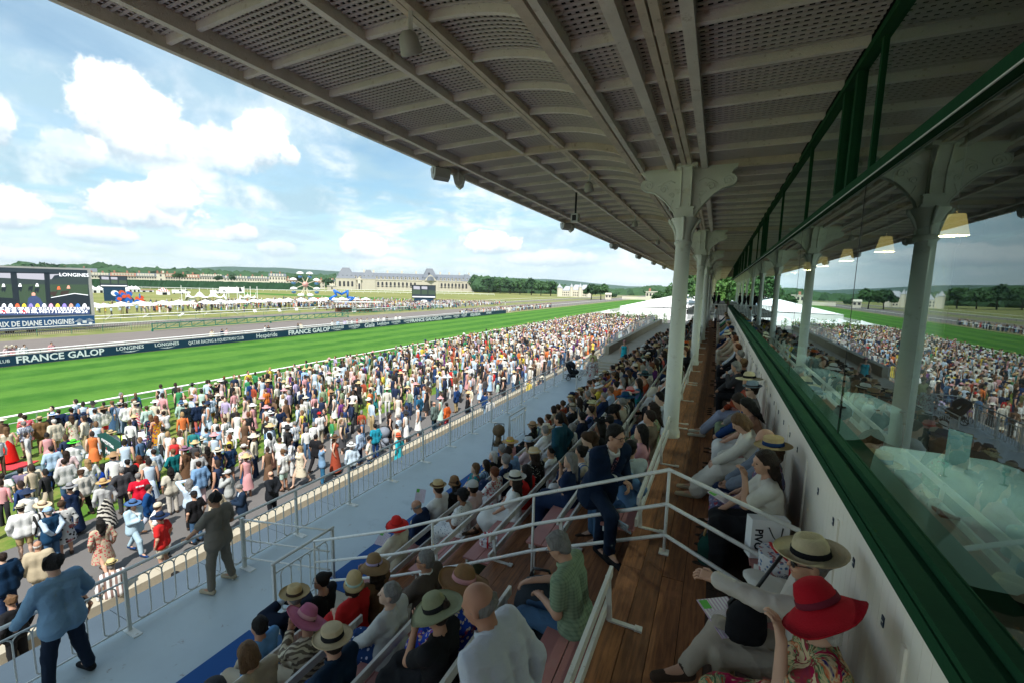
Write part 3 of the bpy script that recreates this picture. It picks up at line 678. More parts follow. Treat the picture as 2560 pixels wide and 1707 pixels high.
# ================================================================== people
def surfnet(D, org, h):
    S = D < 0; nx, ny, nz = D.shape
    acc = np.zeros((nx-1, ny-1, nz-1, 3), np.float32); cnt = np.zeros((nx-1, ny-1, nz-1), np.float32)
    for ax in range(3):
        o1, o2 = [a for a in range(3) if a != ax]
        for i in (0, 1):
            for j in (0, 1):
                s0 = [slice(0, -1)]*3; s1 = [slice(0, -1)]*3
                s0[o1] = s1[o1] = slice(i, D.shape[o1]-1+i); s0[o2] = s1[o2] = slice(j, D.shape[o2]-1+j); s1[ax] = slice(1, None)
                a, b = D[tuple(s0)], D[tuple(s1)]; c = (a < 0) != (b < 0)
                t = np.where(c, a/np.where(c, a-b, 1), 0)
                acc[..., ax] += np.where(c, t, 0); acc[..., o1] += c*i; acc[..., o2] += c*j; cnt += c
    act = cnt > 0; idx = -np.ones(cnt.shape, np.int64); idx[act] = np.arange(act.sum())
    ii = np.argwhere(act); V = (ii+acc[act]/cnt[act][:, None])*h+org
    F = []
    for ax in range(3):
        o1, o2 = ((1, 2), (2, 0), (0, 1))[ax]
        s0 = [slice(1, -1)]*3; s0[ax] = slice(0, -1); s1 = list(s0); s1[ax] = slice(1, None)
        a, b = S[tuple(s0)], S[tuple(s1)]; e = np.argwhere(a != b)
        if not len(e): continue
        off = np.array([1, 1, 1]); off[ax] = 0; e = e+off
        q = []
        for d1, d2 in ((-1, -1), (0, -1), (0, 0), (-1, 0)):
            c = e.copy(); c[:, o1] += d1; c[:, o2] += d2; q.append(idx[c[:, 0], c[:, 1], c[:, 2]])
        q = np.stack(q, 1); ins = S[tuple((e).T)]
        q[~ins] = q[~ins][:, ::-1]; F.append(q)
    return V, np.concatenate(F) if F else np.zeros((0, 4), int)
def rb(n): return np.asarray(n, np.float32)
def sdf(prims, h, k=.03, fold=0.0, cuts=(), seed=0):
    """prims: ('c', a, b, ra, rb[, k]) tapered capsule, ('e', centre, radii, R[, k]) ellipsoid"""
    lo = np.full(3, 9.); hi = np.full(3, -9.)
    for p in prims:
        if p[0] == 'c':
            for q, r in ((p[1], p[3]), (p[2], p[4])): lo = np.minimum(lo, np.array(q)-r); hi = np.maximum(hi, np.array(q)+r)
        else: r = max(p[2]); lo = np.minimum(lo, np.array(p[1])-r); hi = np.maximum(hi, np.array(p[1])+r)
    lo -= 2.5*h+.01; hi += 2.5*h+.01; n = np.ceil((hi-lo)/h).astype(int)+1
    ax = [lo[i]+h*np.arange(n[i]) for i in range(3)]; D = np.full(n, .4, np.float32)
    for p in prims:
        kk = p[-1] if len(p) == (6 if p[0] == 'c' else 5) else k
        if p[0] == 'c':
            a, b = np.array(p[1], float), np.array(p[2], float); m = max(p[3], p[4])+kk+2*h; l = np.minimum(a, b)-m; u = np.maximum(a, b)+m
        else: a = np.array(p[1], float); m = max(p[2])+kk+2*h; l = a-m; u = a+m
        i0 = np.maximum(((l-lo)/h).astype(int), 0); i1 = np.minimum(((u-lo)/h).astype(int)+1, n)
        sl = tuple(slice(i0[q], i1[q]) for q in range(3)); X, Y, Z = np.meshgrid(*[ax[q][sl[q]] for q in range(3)], indexing='ij', sparse=True)
        if p[0] == 'c':
            ba = b-a; L = max(ba@ba, 1e-9); t = np.clip(((X-a[0])*ba[0]+(Y-a[1])*ba[1]+(Z-a[2])*ba[2])/L, 0, 1)
            d = np.sqrt((X-a[0]-ba[0]*t)**2+(Y-a[1]-ba[1]*t)**2+(Z-a[2]-ba[2]*t)**2)-(p[3]+(p[4]-p[3])*t)
        else:
            R = np.array(p[3]) if p[3] is not None else np.eye(3); x, y, z = X-a[0], Y-a[1], Z-a[2]
            q = [R[0, i]*x+R[1, i]*y+R[2, i]*z for i in range(3)]; r = p[2]
            g = np.sqrt((q[0]/r[0])**2+(q[1]/r[1])**2+(q[2]/r[2])**2); d = (g-1)*min(r)*(.5+.5*max(r)/min(r) if False else 1)
        o = D[sl]; hh = np.clip(.5+.5*(o-d)/kk, 0, 1); D[sl] = o*(1-hh)+d*hh-kk*hh*(1-hh)
    if fold or cuts:
        X, Y, Z = np.meshgrid(*ax, indexing='ij', sparse=True)
        if fold: w1 = 1-np.abs(np.sin(9*X+13*Z+2.2*np.sin(7*Y+9*Z+seed)+seed)); w2 = 1-np.abs(np.sin(15*Y-11*Z+2.6*np.sin(9*X-5*Z)+seed*2)); D = D-fold*1.5*(w1**3+w2**3-.5)
        for c in cuts: D = np.maximum(D, c(X, Y, Z))
    V, F = surfnet(D, lo, h); return V, F
def np_mesh(name, V, F, m, smooth=True, V2=None, F2=None):
    if V2 is not None and len(V2): F = list(map(tuple, F))+[tuple(i+len(V) for i in q) for q in F2]; V = list(map(tuple, V))+list(V2)
    me = bpy.data.meshes.new(name); me.from_pydata(V if isinstance(V, list) else V.tolist(), [], F if isinstance(F, list) else F.tolist()); me.materials.append(m)
    if smooth: me.shade_smooth()
    return me
def Rz(a): return np.array([[math.cos(a), -math.sin(a), 0], [math.sin(a), math.cos(a), 0], [0, 0, 1]])
def Rx(a): return np.array([[1, 0, 0], [0, math.cos(a), -math.sin(a)], [0, math.sin(a), math.cos(a)]])
def Ry(a): return np.array([[math.cos(a), 0, math.sin(a)], [0, 1, 0], [-math.sin(a), 0, math.cos(a)]])
# local frame: y forward, x right, z up; origin on the floor under the hips
ARM = {'side': (.07, .02, -.50), 'lap': (-.10, .36, -.38), 'lap2': (-.05, .30, -.36), 'phone': (-.13, .27, -.24), 'hips': (.05, -.06, -.40), 'back': (-.13, -.14, -.44), 'rail': (.05, .38, -.36), 'chin': (-.12, .20, .06),
       'point': (-.12, .52, -.10), 'binoc': (-.12, .20, .13), 'cross': (-.24, .20, -.22), 'seat': (.10, -.05, -.50), 'brow': (-.08, .14, .22), 'up': (.05, .25, .30), 'knee': (-.02, .44, -.42), 'railR': (.30, .28, -.33), 'ear': (-.07, .09, .14), 'show': (-.10, .42, -.20)}
def ik(s, t, l1, l2, hint):
    d = t-s; L = np.linalg.norm(d); L2 = min(L, (l1+l2)*.995); d = d/L; t = s+d*L2
    a = (l1*l1-l2*l2+L2*L2)/(2*L2); hh = math.sqrt(max(l1*l1-a*a, 0)); p = hint-d*(hint@d); p = p/np.linalg.norm(p)
    return s+d*a+p*hh, t
def skeleton(pose, arms, head, lean, tw=0.0, lean_side=0.0):
    J = {}
    stand = pose in ('stand', 'walk', 'wide', 'step')
    pel = np.array([0, 0, .93 if stand else (.55 if pose != 'ground' else .12)]); 
    if pose == 'step': pel[2] = .92
    B = Rz(tw) @ Ry(lean_side) @ Rx(-lean); J['B'] = B; J['pel'] = pel; u = lambda x, y, z: pel+B@np.array([x, y, z])
    J['waist'] = u(0, 0, .17); J['chest'] = u(0, .01, .34); J['neck'] = u(0, -.005, .52)
    H = Rz(tw+head[0]) @ Rx(head[1]-lean*.45); J['H'] = H; J['head'] = J['neck']+Rx(-lean*.5)@np.array([0, .005, .06])+H@np.array([0, .02, .09])
    for i, s in enumerate((-1, 1)):
        sh = u(s*.185, -.005, .455); J[f's{s}'] = sh; a = arms[i]; t = ARM[a] if isinstance(a, str) else a
        tg = sh+(B if a not in ('lap', 'lap2', 'knee', 'rail', 'railR') else Rz(tw))@np.array([s*t[0], t[1], t[2]])
        hint = B@np.array([s*(.55 if a not in ('hips', 'binoc', 'brow', 'ear') else 1.2), -.55 if a != 'back' else -.9, -.8]); e, wv = ik(sh, tg, .285, .25, hint); J[f'e{s}'] = e; J[f'w{s}'] = wv
        hp = pel+Rz(tw*.4)@np.array([s*.09, 0, -.02])
        if pose == 'stand': k, an = np.array([s*.10, .015, .49]), np.array([s*.105, -.02, .09])
        elif pose == 'wide': k, an = np.array([s*.15, .03, .49]), np.array([s*.21, -.02, .09])
        elif pose == 'walk': k, an = np.array([s*.09, .20*s+.04, .50]), np.array([s*.09, .34*s-.05, .10 if s > 0 else .16])
        elif pose == 'step':
            k, an = (np.array([-.10, -.06, .48]), np.array([-.10, -.10, .09])) if s < 0 else (np.array([.16, .40, .78]), np.array([.15, .38, .36]))
        elif pose == 'sit': k, an = np.array([s*.10, .45, .50]), np.array([s*.10, .44, .09])
        elif pose == 'sitcross':
            k, an = (np.array([-.08, .45, .49]), np.array([-.05, .40, .09])) if s < 0 else (np.array([.0, .47, .60]), np.array([-.14, .66, .34]))
        elif pose == 'sitout': k, an = np.array([s*.10, .44, .50]), np.array([s*.07+(.12 if s > 0 else 0), .74, .12])
        elif pose == 'ground': k, an = np.array([s*.14, .36, .40]), np.array([s*.08, .62, .07])
        J[f'h{s}'] = hp; J[f'k{s}'] = k; J[f'a{s}'] = an
        fw = np.array([0, 1, 0.]) if pose != 'sitcross' or s < 0 else np.array([-.5, .8, .1]); J[f't{s}'] = an+fw*.16+np.array([0, 0, -.045])
    return J
def torso(J, e, fem=0, hem=None):
    p = J['pel']; B = J['B']; u = lambda x, y, z: p+B@np.array([x, y, z]); o = []
    for s in (-1, 1):
        o += [('c', u(s*.085, -.01, .36), u(s*(.062 if fem else .075), 0, .14), .096+e, .086+e), ('c', u(s*.066, 0, .14), u(s*.078, 0, -.02), .086+e, .098+e)]
        if fem: o.append(('e', u(s*.075, .085, .33), (.06+e, .06+e, .06+e), None))
    o += [('c', u(-.145, -.01, .445), u(.145, -.01, .445), .062+e, .062+e), ('c', u(0, -.01, .44), J['neck'], .075+e*.5, .055+e*.3)]
    if hem:
        for s in (-1, 1): o.append(('c', u(s*.075, 0, .05), u(s*.085, .0, hem), .115+e, .125+e))
    return o
def arm(J, s, e, upto, r0=.05):
    a = [('c', J[f's{s}'], J[f'e{s}'], r0+e, .040+e)]
    if upto == 'short': m = J[f's{s}']*.35+J[f'e{s}']*.65; return [('c', J[f's{s}'], m, r0+.004+e, .050+e)]
    if upto == 'long': a.append(('c', J[f'e{s}'], J[f'e{s}']*.06+J[f'w{s}']*.94, .041+e, .030+e))
    return a
def body(J, h, face, fem):
    hd, H = J['head'], J['H']; q = lambda x, y, z: hd+H@np.array([x, y, z])
    P = torso(J, -.012, fem)+[('c', J['neck']-J['B']@np.array([0, 0, .06]), q(0, -.02, -.06), .056 if not fem else .048, .053 if not fem else .045, .03)]
    P += [('e', q(0, -.012, .025), (.076, .094, .092), H, .02), ('e', q(0, .022, -.045), (.058, .066, .066), H, .03), ('c', q(0, .06, -.085), q(0, .064, -.088), .022, .022, .03)]
    if face:
        P += [('c', q(0, .088, .012), q(0, .106, -.022), .009, .014, .012), ('c', q(-.035, .078, .022), q(.035, .078, .022), .012, .012, .014), ('c', q(-.018, .086, -.055), q(.018, .086, -.055), .009, .009, .012),
              ('e', q(.078, -.01, -.012), (.012, .022, .034), H, .01), ('e', q(-.078, -.01, -.012), (.012, .022, .034), H, .01), ('c', q(-.04, .058, -.02), q(-.042, .05, -.03), .022, .022, .02), ('c', q(.04, .058, -.02), q(.042, .05, -.03), .022, .022, .02)]
    fing = MB()
    for s in (-1, 1):
        P += [('c', J[f's{s}'], J[f'e{s}'], .046, .038), ('c', J[f'e{s}'], J[f'w{s}'], .040, .026)]
        f = J[f'w{s}']-J[f'e{s}']; f /= np.linalg.norm(f); bend = J['B']@np.array([-s*.3, .5, -.35]); d = f*.8+bend*.35; d /= np.linalg.norm(d)
        side = np.cross(d, bend if abs(d@bend) < .95 else np.array([0, 0, 1.])); side /= np.linalg.norm(side); nrm = np.cross(side, d)
        w = J[f'w{s}']
        for t in (-.018, 0, .018): P.append(('c', w+side*t*.7, w+d*.085+side*t*1.25, .020, .013, .012))
        if h < .02:
            cu = -nrm if (-nrm)@bend > 0 else nrm
            for i, t in enumerate((-.030, -.010, .010, .029)):
                L = (.062, .075, .070, .054)[i]; a = w+d*.078+side*t*1.0; b = a+d*L*.5+cu*.008; c = b+d*L*.32+cu*L*.42
                fing.tube([tuple(a), tuple(b), tuple(c), tuple(c+cu*L*.22)], [.0095, .0088, .008, .0055], 6)
            a = w+d*.02-side*.022; b = a+d*.035-side*.024; fing.tube([tuple(a), tuple(b), tuple(b+d*.032+cu*.008)], [.012, .0105, .007], 6)
        P += [('c', J[f'h{s}'], J[f'k{s}'], .080, .055), ('c', J[f'k{s}'], J[f'a{s}'], .055, .036), ('c', J[f'a{s}'], J[f't{s}'], .036, .026)]
        kk = J[f'k{s}']*.65+J[f'a{s}']*.35; P.append(('c', kk+np.array([0, -.012, 0]), J[f'k{s}']*.45+J[f'a{s}']*.55, .052, .042))
    V, F = sdf(P, h, .028)
    return V, F, fing.v, fing.f
def shirt(J, h, fem, kind, sleeve, fold, hem):
    e = (.018 if kind != 'loose' else .028) if kind != 'jacket' else .034
    P = torso(J, e, fem, hem)
    if sleeve != 'none':
        for s in (-1, 1): P += arm(J, s, e+.002, sleeve)
    elif kind == 'strap': P = [p for p in P if True][:-2]
    cuts = []
    n = J['neck']+J['B']@np.array([0, .01, .02]); r = .062 if kind != 'low' else .10
    cuts.append(lambda X, Y, Z: r-np.sqrt((X-n[0])**2+(Y-n[1])**2+((Z-n[2])*.75)**2))
    if kind == 'jacket':    # open front V
        B = J['B']; c = J['neck']; 
        def vcut(X, Y, Z):
            x = (X-c[0])*B[0, 0]+(Y-c[1])*B[1, 0]+(Z-c[2])*B[2, 0]; y = (X-c[0])*B[0, 1]+(Y-c[1])*B[1, 1]+(Z-c[2])*B[2, 1]; z = (X-c[0])*B[0, 2]+(Y-c[1])*B[1, 2]+(Z-c[2])*B[2, 2]
            return np.minimum(np.minimum(.085+z*.28-np.abs(x), y-.02), z+.34)
        cuts.append(vcut)
    return sdf(P, h, .022, fold, cuts, seed=random.random()*6)
def legs(J, h, kind, pose, fold):
    P = []; p = J['pel']
    if kind in ('trousers', 'shorts'):
        for s in (-1, 1):
            P += [('c', J[f'h{s}'], J[f'k{s}'], .098, .075)]
            if kind == 'trousers': P += [('c', J[f'k{s}'], J[f'k{s}']*.08+J[f'a{s}']*.92, .074, .062)]
        P += [('c', p+np.array([-.07, 0, .03]), p+np.array([.07, 0, .03]), .105, .105)]
        cut = []
        if kind == 'shorts' and pose in ('stand', 'walk', 'wide'): cut = [lambda X, Y, Z: .50-Z]
        return sdf(P, h, .03, fold, cut)
    long = kind == 'longskirt'
    if pose in ('stand', 'walk', 'wide'):
        zb = .12 if long else .45
        P = [('c', p+np.array([0, 0, .12]), np.array([0, 0, zb-.06]), .125, .27 if long else .23)]
        for s in (-1, 1): P.append(('c', p+np.array([s*.07, 0, 0]), np.array([s*.12, .0, zb-.05]), .11, .17))
        def wav(X, Y, Z): return zb-Z
        return sdf(P, h, .06, fold*2.2, [wav])
    for s in (-1, 1):
        P += [('c', p+np.array([s*.07, 0, .02]), J[f'k{s}']+np.array([0, .0, 0]), .125, .10)]
        P += [('c', J[f'k{s}'], J[f'k{s}']*(.12 if long else .6)+J[f'a{s}']*(.88 if long else .4), .10, .11)]
    P += [('c', J['k1'], J['k-1'], .09, .09), ('c', (J['k1']+J['k-1'])/2, (J['a1']+J['a-1'])/2*(.8 if long else .35)+(J['k1']+J['k-1'])/2*(.2 if long else .65), .10, .12)]
    return sdf(P, h, .05, fold*1.5)
def hair(J, h, style):
    hd, H = J['head'], J['H']; q = lambda x, y, z: hd+H@np.array([x, y, z]); z3 = lambda X, Y, Z, i: (X-hd[0])*H[0, i]+(Y-hd[1])*H[1, i]+(Z-hd[2])*H[2, i]
    P = [('e', q(0, -.016, .034), (.087, .103, .097), H, .02)]
    P.append(('e', q(0, -.042, -.015), (.074, .072, .082), H, .02)) if style != 'ring' else None
    cutlow = -.092
    if style == 'curly': P = [('e', q(0, -.02, .045), (.10, .112, .105), H, .02)]
    if style == 'ring': P = [('e', q(0, -.022, -.005), (.085, .094, .06), H, .02)]
    if style == 'bun': P.append(('e', q(0, -.11, .075), (.045, .045, .045), None, .02))
    if style == 'bob':
        P += [('c', q(s*.062, -.03, .02), q(s*.066, -.022, -.09), .038, .042, .03) for s in (-1, 1)]+[('c', q(0, -.06, 0), q(0, -.068, -.09), .06, .052, .03)]; cutlow = -.14
    if style in ('long', 'longcurly'):
        w = .05 if style == 'long' else .065
        P += [('c', q(s*.064, -.035, .02), q(s*.07, -.045, -.13), .034, w*.8, .03) for s in (-1, 1)]+[('c', q(s*.03, -.075, 0), q(s*.035, -.10, -.34), w, w*.75, .03) for s in (-1, 1)]; cutlow = -.5
    am = .014 if 'curly' in style else .007
    def fc(X, Y, Z):
        x, y, z = z3(X, Y, Z, 0), z3(X, Y, Z, 1), z3(X, Y, Z, 2); f = np.maximum(y*.80-z*.62-.012, (y-.045) if style in ('long', 'bob', 'longcurly') else y-.12)
        f = y*.90-z*.42-(.034 if style not in ('bob',) else .042)
        return np.maximum(f, cutlow-z)
    return sdf(P, h, .02, am*1.0, [fc], seed=random.random()*6)
HATS = {'boater': ([(.165, .005), (.17, 0), (.165, -.004), (.092, 0), (.090, .085), (.082, .092), (0, .094)], (.094, .004, .045)),
        'panama': ([(.185, .028), (.188, .022), (.155, .002), (.105, -.003), (.097, .0), (.092, .06), (.080, .105), (.05, .118), (0, .100)], (.099, .006, .042)),
        'wide': ([(.215, -.012), (.217, -.018), (.17, -.006), (.12, -.002), (.098, .0), (.092, .06), (.072, .105), (.035, .118), (0, .12)], (.100, .004, .045)),
        'floppy': ([(.195, -.060), (.196, -.067), (.15, -.03), (.115, -.004), (.098, .0), (.09, .06), (.07, .105), (.035, .12), (0, .123)], (.100, .004, .034)),
        'cloche': ([(.13, -.055), (.132, -.062), (.112, -.02), (.100, .0), (.094, .05), (.08, .09), (.045, .115), (0, .122)], (.103, -.012, .018)),
        'trilby': ([(.145, .022), (.147, .016), (.12, -.002), (.098, .0), (.093, .05), (.080, .090), (.05, .10), (0, .082)], (.099, .004, .036)),
        'cap': ([(.100, -.005), (.099, .03), (.085, .07), (.05, .095), (0, .10)], None),
        'fascinator': ([(.13, .02), (.135, .01), (.06, .03), (0, .04)], None)}
cloth = mat('cloth', rough=.85, var=.10, scale=7, objcol=True, bump=.35, bscale=22, spec=.15)
skin_m = mat('skin', rough=.55, var=.06, scale=9, objcol=True, spec=.3)
hair_m = mat('hair', rough=.65, var=.75, scale=34, objcol=True, bump=1.0, bscale=90, spec=.25, stretch=(1, 1, .2))
straw_m = mat('straw', rough=.8, var=.14, scale=30, objcol=True, bump=.5, bscale=150, spec=.15)
PAT = {'plain': cloth}
def pat(kind, c2, sc_):
    n = f'{kind} cloth {c2[0]:.2f} {c2[1]:.2f} {c2[2]:.2f} {sc_}'; return mat(n, objcol=True, rough=.85, var=.10, scale=7, kind=kind, col2=c2, bscale=sc_, bump=.3, spec=.15)
COL = {'white': (.66, .66, .64), 'off-white': (.60, .57, .50), 'cream': (.56, .50, .38), 'beige': (.42, .35, .25), 'khaki': (.33, .25, .13), 'brown': (.12, .065, .035), 'dark brown': (.055, .035, .025), 'black': (.012, .012, .014),
       'navy': (.010, .022, .06), 'dark blue': (.012, .04, .13), 'light blue': (.30, .45, .62), 'pale blue': (.46, .56, .66), 'blue': (.04, .16, .42), 'denim blue': (.05, .11, .20), 'grey': (.22, .22, .22), 'light grey': (.45, .45, .44), 'dark grey': (.045, .045, .05),
       'red': (.50, .02, .02), 'rust': (.30, .05, .02), 'orange': (.62, .16, .04), 'pink': (.55, .27, .28), 'pale pink': (.60, .44, .44), 'lilac': (.40, .33, .50), 'purple': (.12, .03, .16), 'green': (.03, .22, .08), 'mint': (.42, .56, .48), 'teal': (.01, .16, .17), 'olive': (.12, .13, .05),
       'yellow': (.62, .48, .06), 'straw': (.50, .37, .19), 'tan': (.30, .18, .09), 'turquoise': (.02, .35, .42), 'sage': (.22, .28, .17), 'taupe': (.17, .15, .125), 'burgundy': (.15, .015, .03)}
SK = [(.56, .33, .23), (.50, .28, .19), (.42, .22, .14), (.58, .38, .28), (.20, .09, .05), (.12, .055, .03)]
HC = {'black': (.008, .006, .005), 'dark brown': (.022, .012, .008), 'brown': (.055, .028, .014), 'light brown': (.14, .075, .035), 'blond': (.32, .20, .09), 'grey': (.20, .19, .18), 'white': (.48, .46, .43), 'auburn': (.12, .035, .012)}
CACHE = {}
def cached(key, fn):
    if key not in CACHE: CACHE[key] = fn()
    return CACHE[key]
NP = [0]
def person(label, loc, rz, pose='stand', arms=('side', 'side'), head=(0, 0), lean=0.0, tw=0.0, ls=0.0, h=.03, fem=0, top='white', kind='plain', sleeve='long', tpat=None, jacket=None, jsleeve='long', bot='navy', bkind='trousers', bpat=None,
           hc='brown', hs='short', hat=None, hatc='straw', band='black', tilt=(0, 0), sk=None, shoes='dark brown', glasses=0, group=None, scale=1.0, face=None):
    sk = SK[NP[0] % 4] if sk is None else (SK[sk] if isinstance(sk, int) else sk); NP[0] += 1
    h = round(h, 4); near = h < .02; face = near if face is None else face
    t = thing('person', label, 'person', loc, rz, group); t.scale = (scale,)*3
    jk = (pose, arms, head, lean, tw, ls); J = cached(('J',)+jk, lambda: skeleton(pose, arms, head, lean, tw, ls)); K = jk+(h, fem)
    fold = .0045 if near else .0012
    def mk_body():
        V, F, v2, f2 = body(J, h, face, fem); return np_mesh('body', V, F, skin_m, True, v2, f2)
    obj('body', cached(('body', face)+K, mk_body), t, color=sk)
    dress = kind in ('dress', 'strapdress')
    hem = None if bkind in ('longskirt', 'skirt') and kind != 'loose' else (-.07 if pose in ('stand', 'walk', 'wide', 'step') else -.02)
    nm = {'plain': 'shirt', 'loose': 'blouse', 'dress': 'dress', 'strapdress': 'dress', 'strap': 'strap_top', 'low': 'blouse', 'polo': 'polo_shirt'}.get(kind, 'shirt')
    me = cached(('top', kind, sleeve, hem)+K, lambda: np_mesh('top', *shirt(J, h, fem, 'strap' if 'strap' in kind else kind, sleeve, fold, hem), cloth))
    o = obj(nm, me if not tpat else me, t, color=COL[top] if isinstance(top, str) else top)
    if tpat: o.material_slots[0].link = 'OBJECT'; o.material_slots[0].material = pat(*tpat)
    if jacket:
        obj('jacket', cached(('jacket', jsleeve)+K, lambda: np_mesh('jacket', *shirt(J, h, fem, 'jacket', jsleeve, fold, -.13 if pose in ('stand', 'walk', 'wide', 'step') else -.06), cloth)), t, color=COL[jacket] if isinstance(jacket, str) else jacket)
    o = obj({'trousers': 'trousers', 'shorts': 'shorts'}.get(bkind, 'skirt'), cached(('legs', bkind)+K, lambda: np_mesh('legs', *legs(J, h, bkind, pose, fold), cloth)), t, color=COL[bot] if isinstance(bot, str) else bot)
    bp = bpat or (tpat if dress else None)
    if bp: o.material_slots[0].link = 'OBJECT'; o.material_slots[0].material = pat(*bp)
    def mk_shoe(s):
            m = MB()
            a, tt = J[f'a{s}'], J[f't{s}']; d = tt-a; d = d/np.linalg.norm(d); v, f = sdf([('c', a+np.array([0, 0, -.045])-d*.035, tt+d*.06+np.array([0, 0, .0]), .045, .036), ('c', a+np.array([0, 0, -.02]), a+np.array([0, 0, .02]), .047, .045)], max(h, .014), .02); m.add([tuple(p) for p in v], [tuple(q) for q in f])
            return m.mesh('shoe', cloth, True)
    for s in (-1, 1): obj('shoe', cached(('shoe', s)+K, lambda: mk_shoe(s)), t, color=COL[shoes])
    if hs != 'bald': obj('hair', cached(('hair', hs)+K, lambda: np_mesh('hair', *hair(J, min(h, .022), hs), hair_m)), t, color=HC[hc])
    hd, H = J['head'], J['H']; Hm = Matrix(H.tolist()).to_4x4()
    if hat:
        pr, bd = HATS[hat]; base = .055 if hat not in ('cap', 'fascinator') else (.045 if hat == 'cap' else .12)
        seed = random.random()*6; wv = {'wide': .018, 'floppy': .02, 'panama': .008, 'trilby': .006}.get(hat, 0)
        def wf(p, r, a):
            z = p[2]+(wv*((r/.25)**2)*math.sin(2*a+seed)*1.5+wv*.4*math.sin(5*a)*(r/.25)**2 if r > .12 else 0)
            if hat in ('panama', 'trilby') and r < .09 and p[2] > .07: z -= .018*math.exp(-(p[0]/.03)**2)*(1 if p[1] > -.2 else 0)
            return (p[0]*.92, p[1]*1.08, z)
        M = Matrix.Translation(Vector(hd.tolist())+Vector((H@np.array([0, -.012, base])).tolist())) @ Hm @ Matrix.Rotation(tilt[0]-.06, 4, 'X') @ Matrix.Rotation(tilt[1], 4, 'Y')
        if near or hat in ('fascinator',): m = MB().lathe(pr, 28, fn=wf); hm = m.mesh('hat', straw_m, True)
        else: hm = cached(('hat', hat), lambda: MB().lathe(pr, 14, fn=lambda p, r, a: (p[0]*.92, p[1]*1.08, p[2])).mesh('hat', straw_m, True))
        ho = obj('hat', hm, t, color=COL[hatc] if isinstance(hatc, str) else hatc); ho.matrix_local = M
        if bd:
            obj('hat_band', cached(('band', hat), lambda: MB().lathe([(bd[0]+.001, bd[1]), (bd[0]+.004, bd[1]+.002), (bd[0]-.001, bd[2]), (bd[0]-.004, bd[2])], 22, fn=lambda p, r, a: (p[0]*.92, p[1]*1.08, p[2])).mesh('hat_band', cloth, True)), ho, color=COL[band])
        if hat == 'cap': obj('visor', cached('visor', lambda: MB().add([(.085*math.cos(a), .06+.03*math.sin(a), .0) for a in np.linspace(0, PI, 7)]+[(.075*math.cos(a), .07+.11*math.sin(a), -.015) for a in np.linspace(0, PI, 7)], [(i, i+1, 8+i, 7+i) for i in range(6)]).mesh('visor', cloth, True)), ho, color=COL[hatc])
        if hat == 'fascinator':
            m = MB()
            for i in range(14): a = random.random()*2*PI; r = random.uniform(.08, .17); m.tube([(0, 0, .02), (r*.6*math.cos(a), r*.6*math.sin(a), .06), (r*math.cos(a), r*math.sin(a), .05)], [.006, .02, .002], 4)
            obj('feathers', m, ho, straw_m, True, color=COL[hatc] if isinstance(hatc, str) else hatc)
    if glasses:
        m = MB(); fr_ = lambda x, y, z: tuple(Vector(hd.tolist())+Hm.to_3x3()@Vector((x, y, z)))
        for s in (-1, 1):
            c = (s*.032, .097, .002)
            if glasses == 2: m.add([fr_(c[0]+.026*math.cos(a), .098, c[2]+.019*math.sin(a)) for a in np.linspace(0, 2*PI, 11)[:-1]]+[fr_(c[0], .104, c[2])], [(i, (i+1) % 10, 10) for i in range(10)])
            m.tube([fr_(c[0]+.027*math.cos(a), .098, c[2]+.020*math.sin(a)) for a in np.linspace(0, 2*PI, 11)], .0025, 4, False)
            m.tube([fr_(s*.058, .095, .006), fr_(s*.079, .02, .008), fr_(s*.080, -.01, 0)], .0028, 4)
        m.tube([fr_(-.008, .101, .006), fr_(.008, .101, .006)], .003, 4)
        obj('sunglasses' if glasses == 2 else 'glasses', m, t, dark_m)
    if near and kind in ('plain', 'polo', 'loose') and not fem:
        cM = Matrix.Translation(Vector((J['neck']+J['B']@np.array([0, .012, -.012])).tolist())) @ Matrix(J['B'].tolist()).to_4x4() @ Matrix.Rotation(-.25, 4, 'X')
        co = obj('collar', MB().lathe([(.074, -.012), (.079, .012), (.066, .034), (.062, .030), (.064, .0)], 18, fn=lambda p, r, a: (p[0]*1.02, p[1]*1.02, p[2]-(.02 if .9 < math.sin(a) else 0))), t, cloth, True, color=COL[top] if isinstance(top, str) else top); co.matrix_local = cM
    if face:
        Hx = Hm.to_3x3(); em_ = mat('eye', (.06, .04, .035), .2, .1)
        for s in (-1, 1): obj('eye', MB().ball(tuple(Vector(hd.tolist())+Hx@Vector((s*.031, .078, .001))), (.014, .010, .009), 8, 6, Hx), t, em_, True)
        m2 = MB().ball(tuple(Vector(hd.tolist())+Hx@Vector((0, .091, -.055))), (.022, .007, .007), 8, 5, Hx)
        obj('mouth', cached(('mouth',)+K, lambda: m2.mesh('mouth', mat('lip', (.34, .11, .09), .5, .1), True)), t)
    return t, J
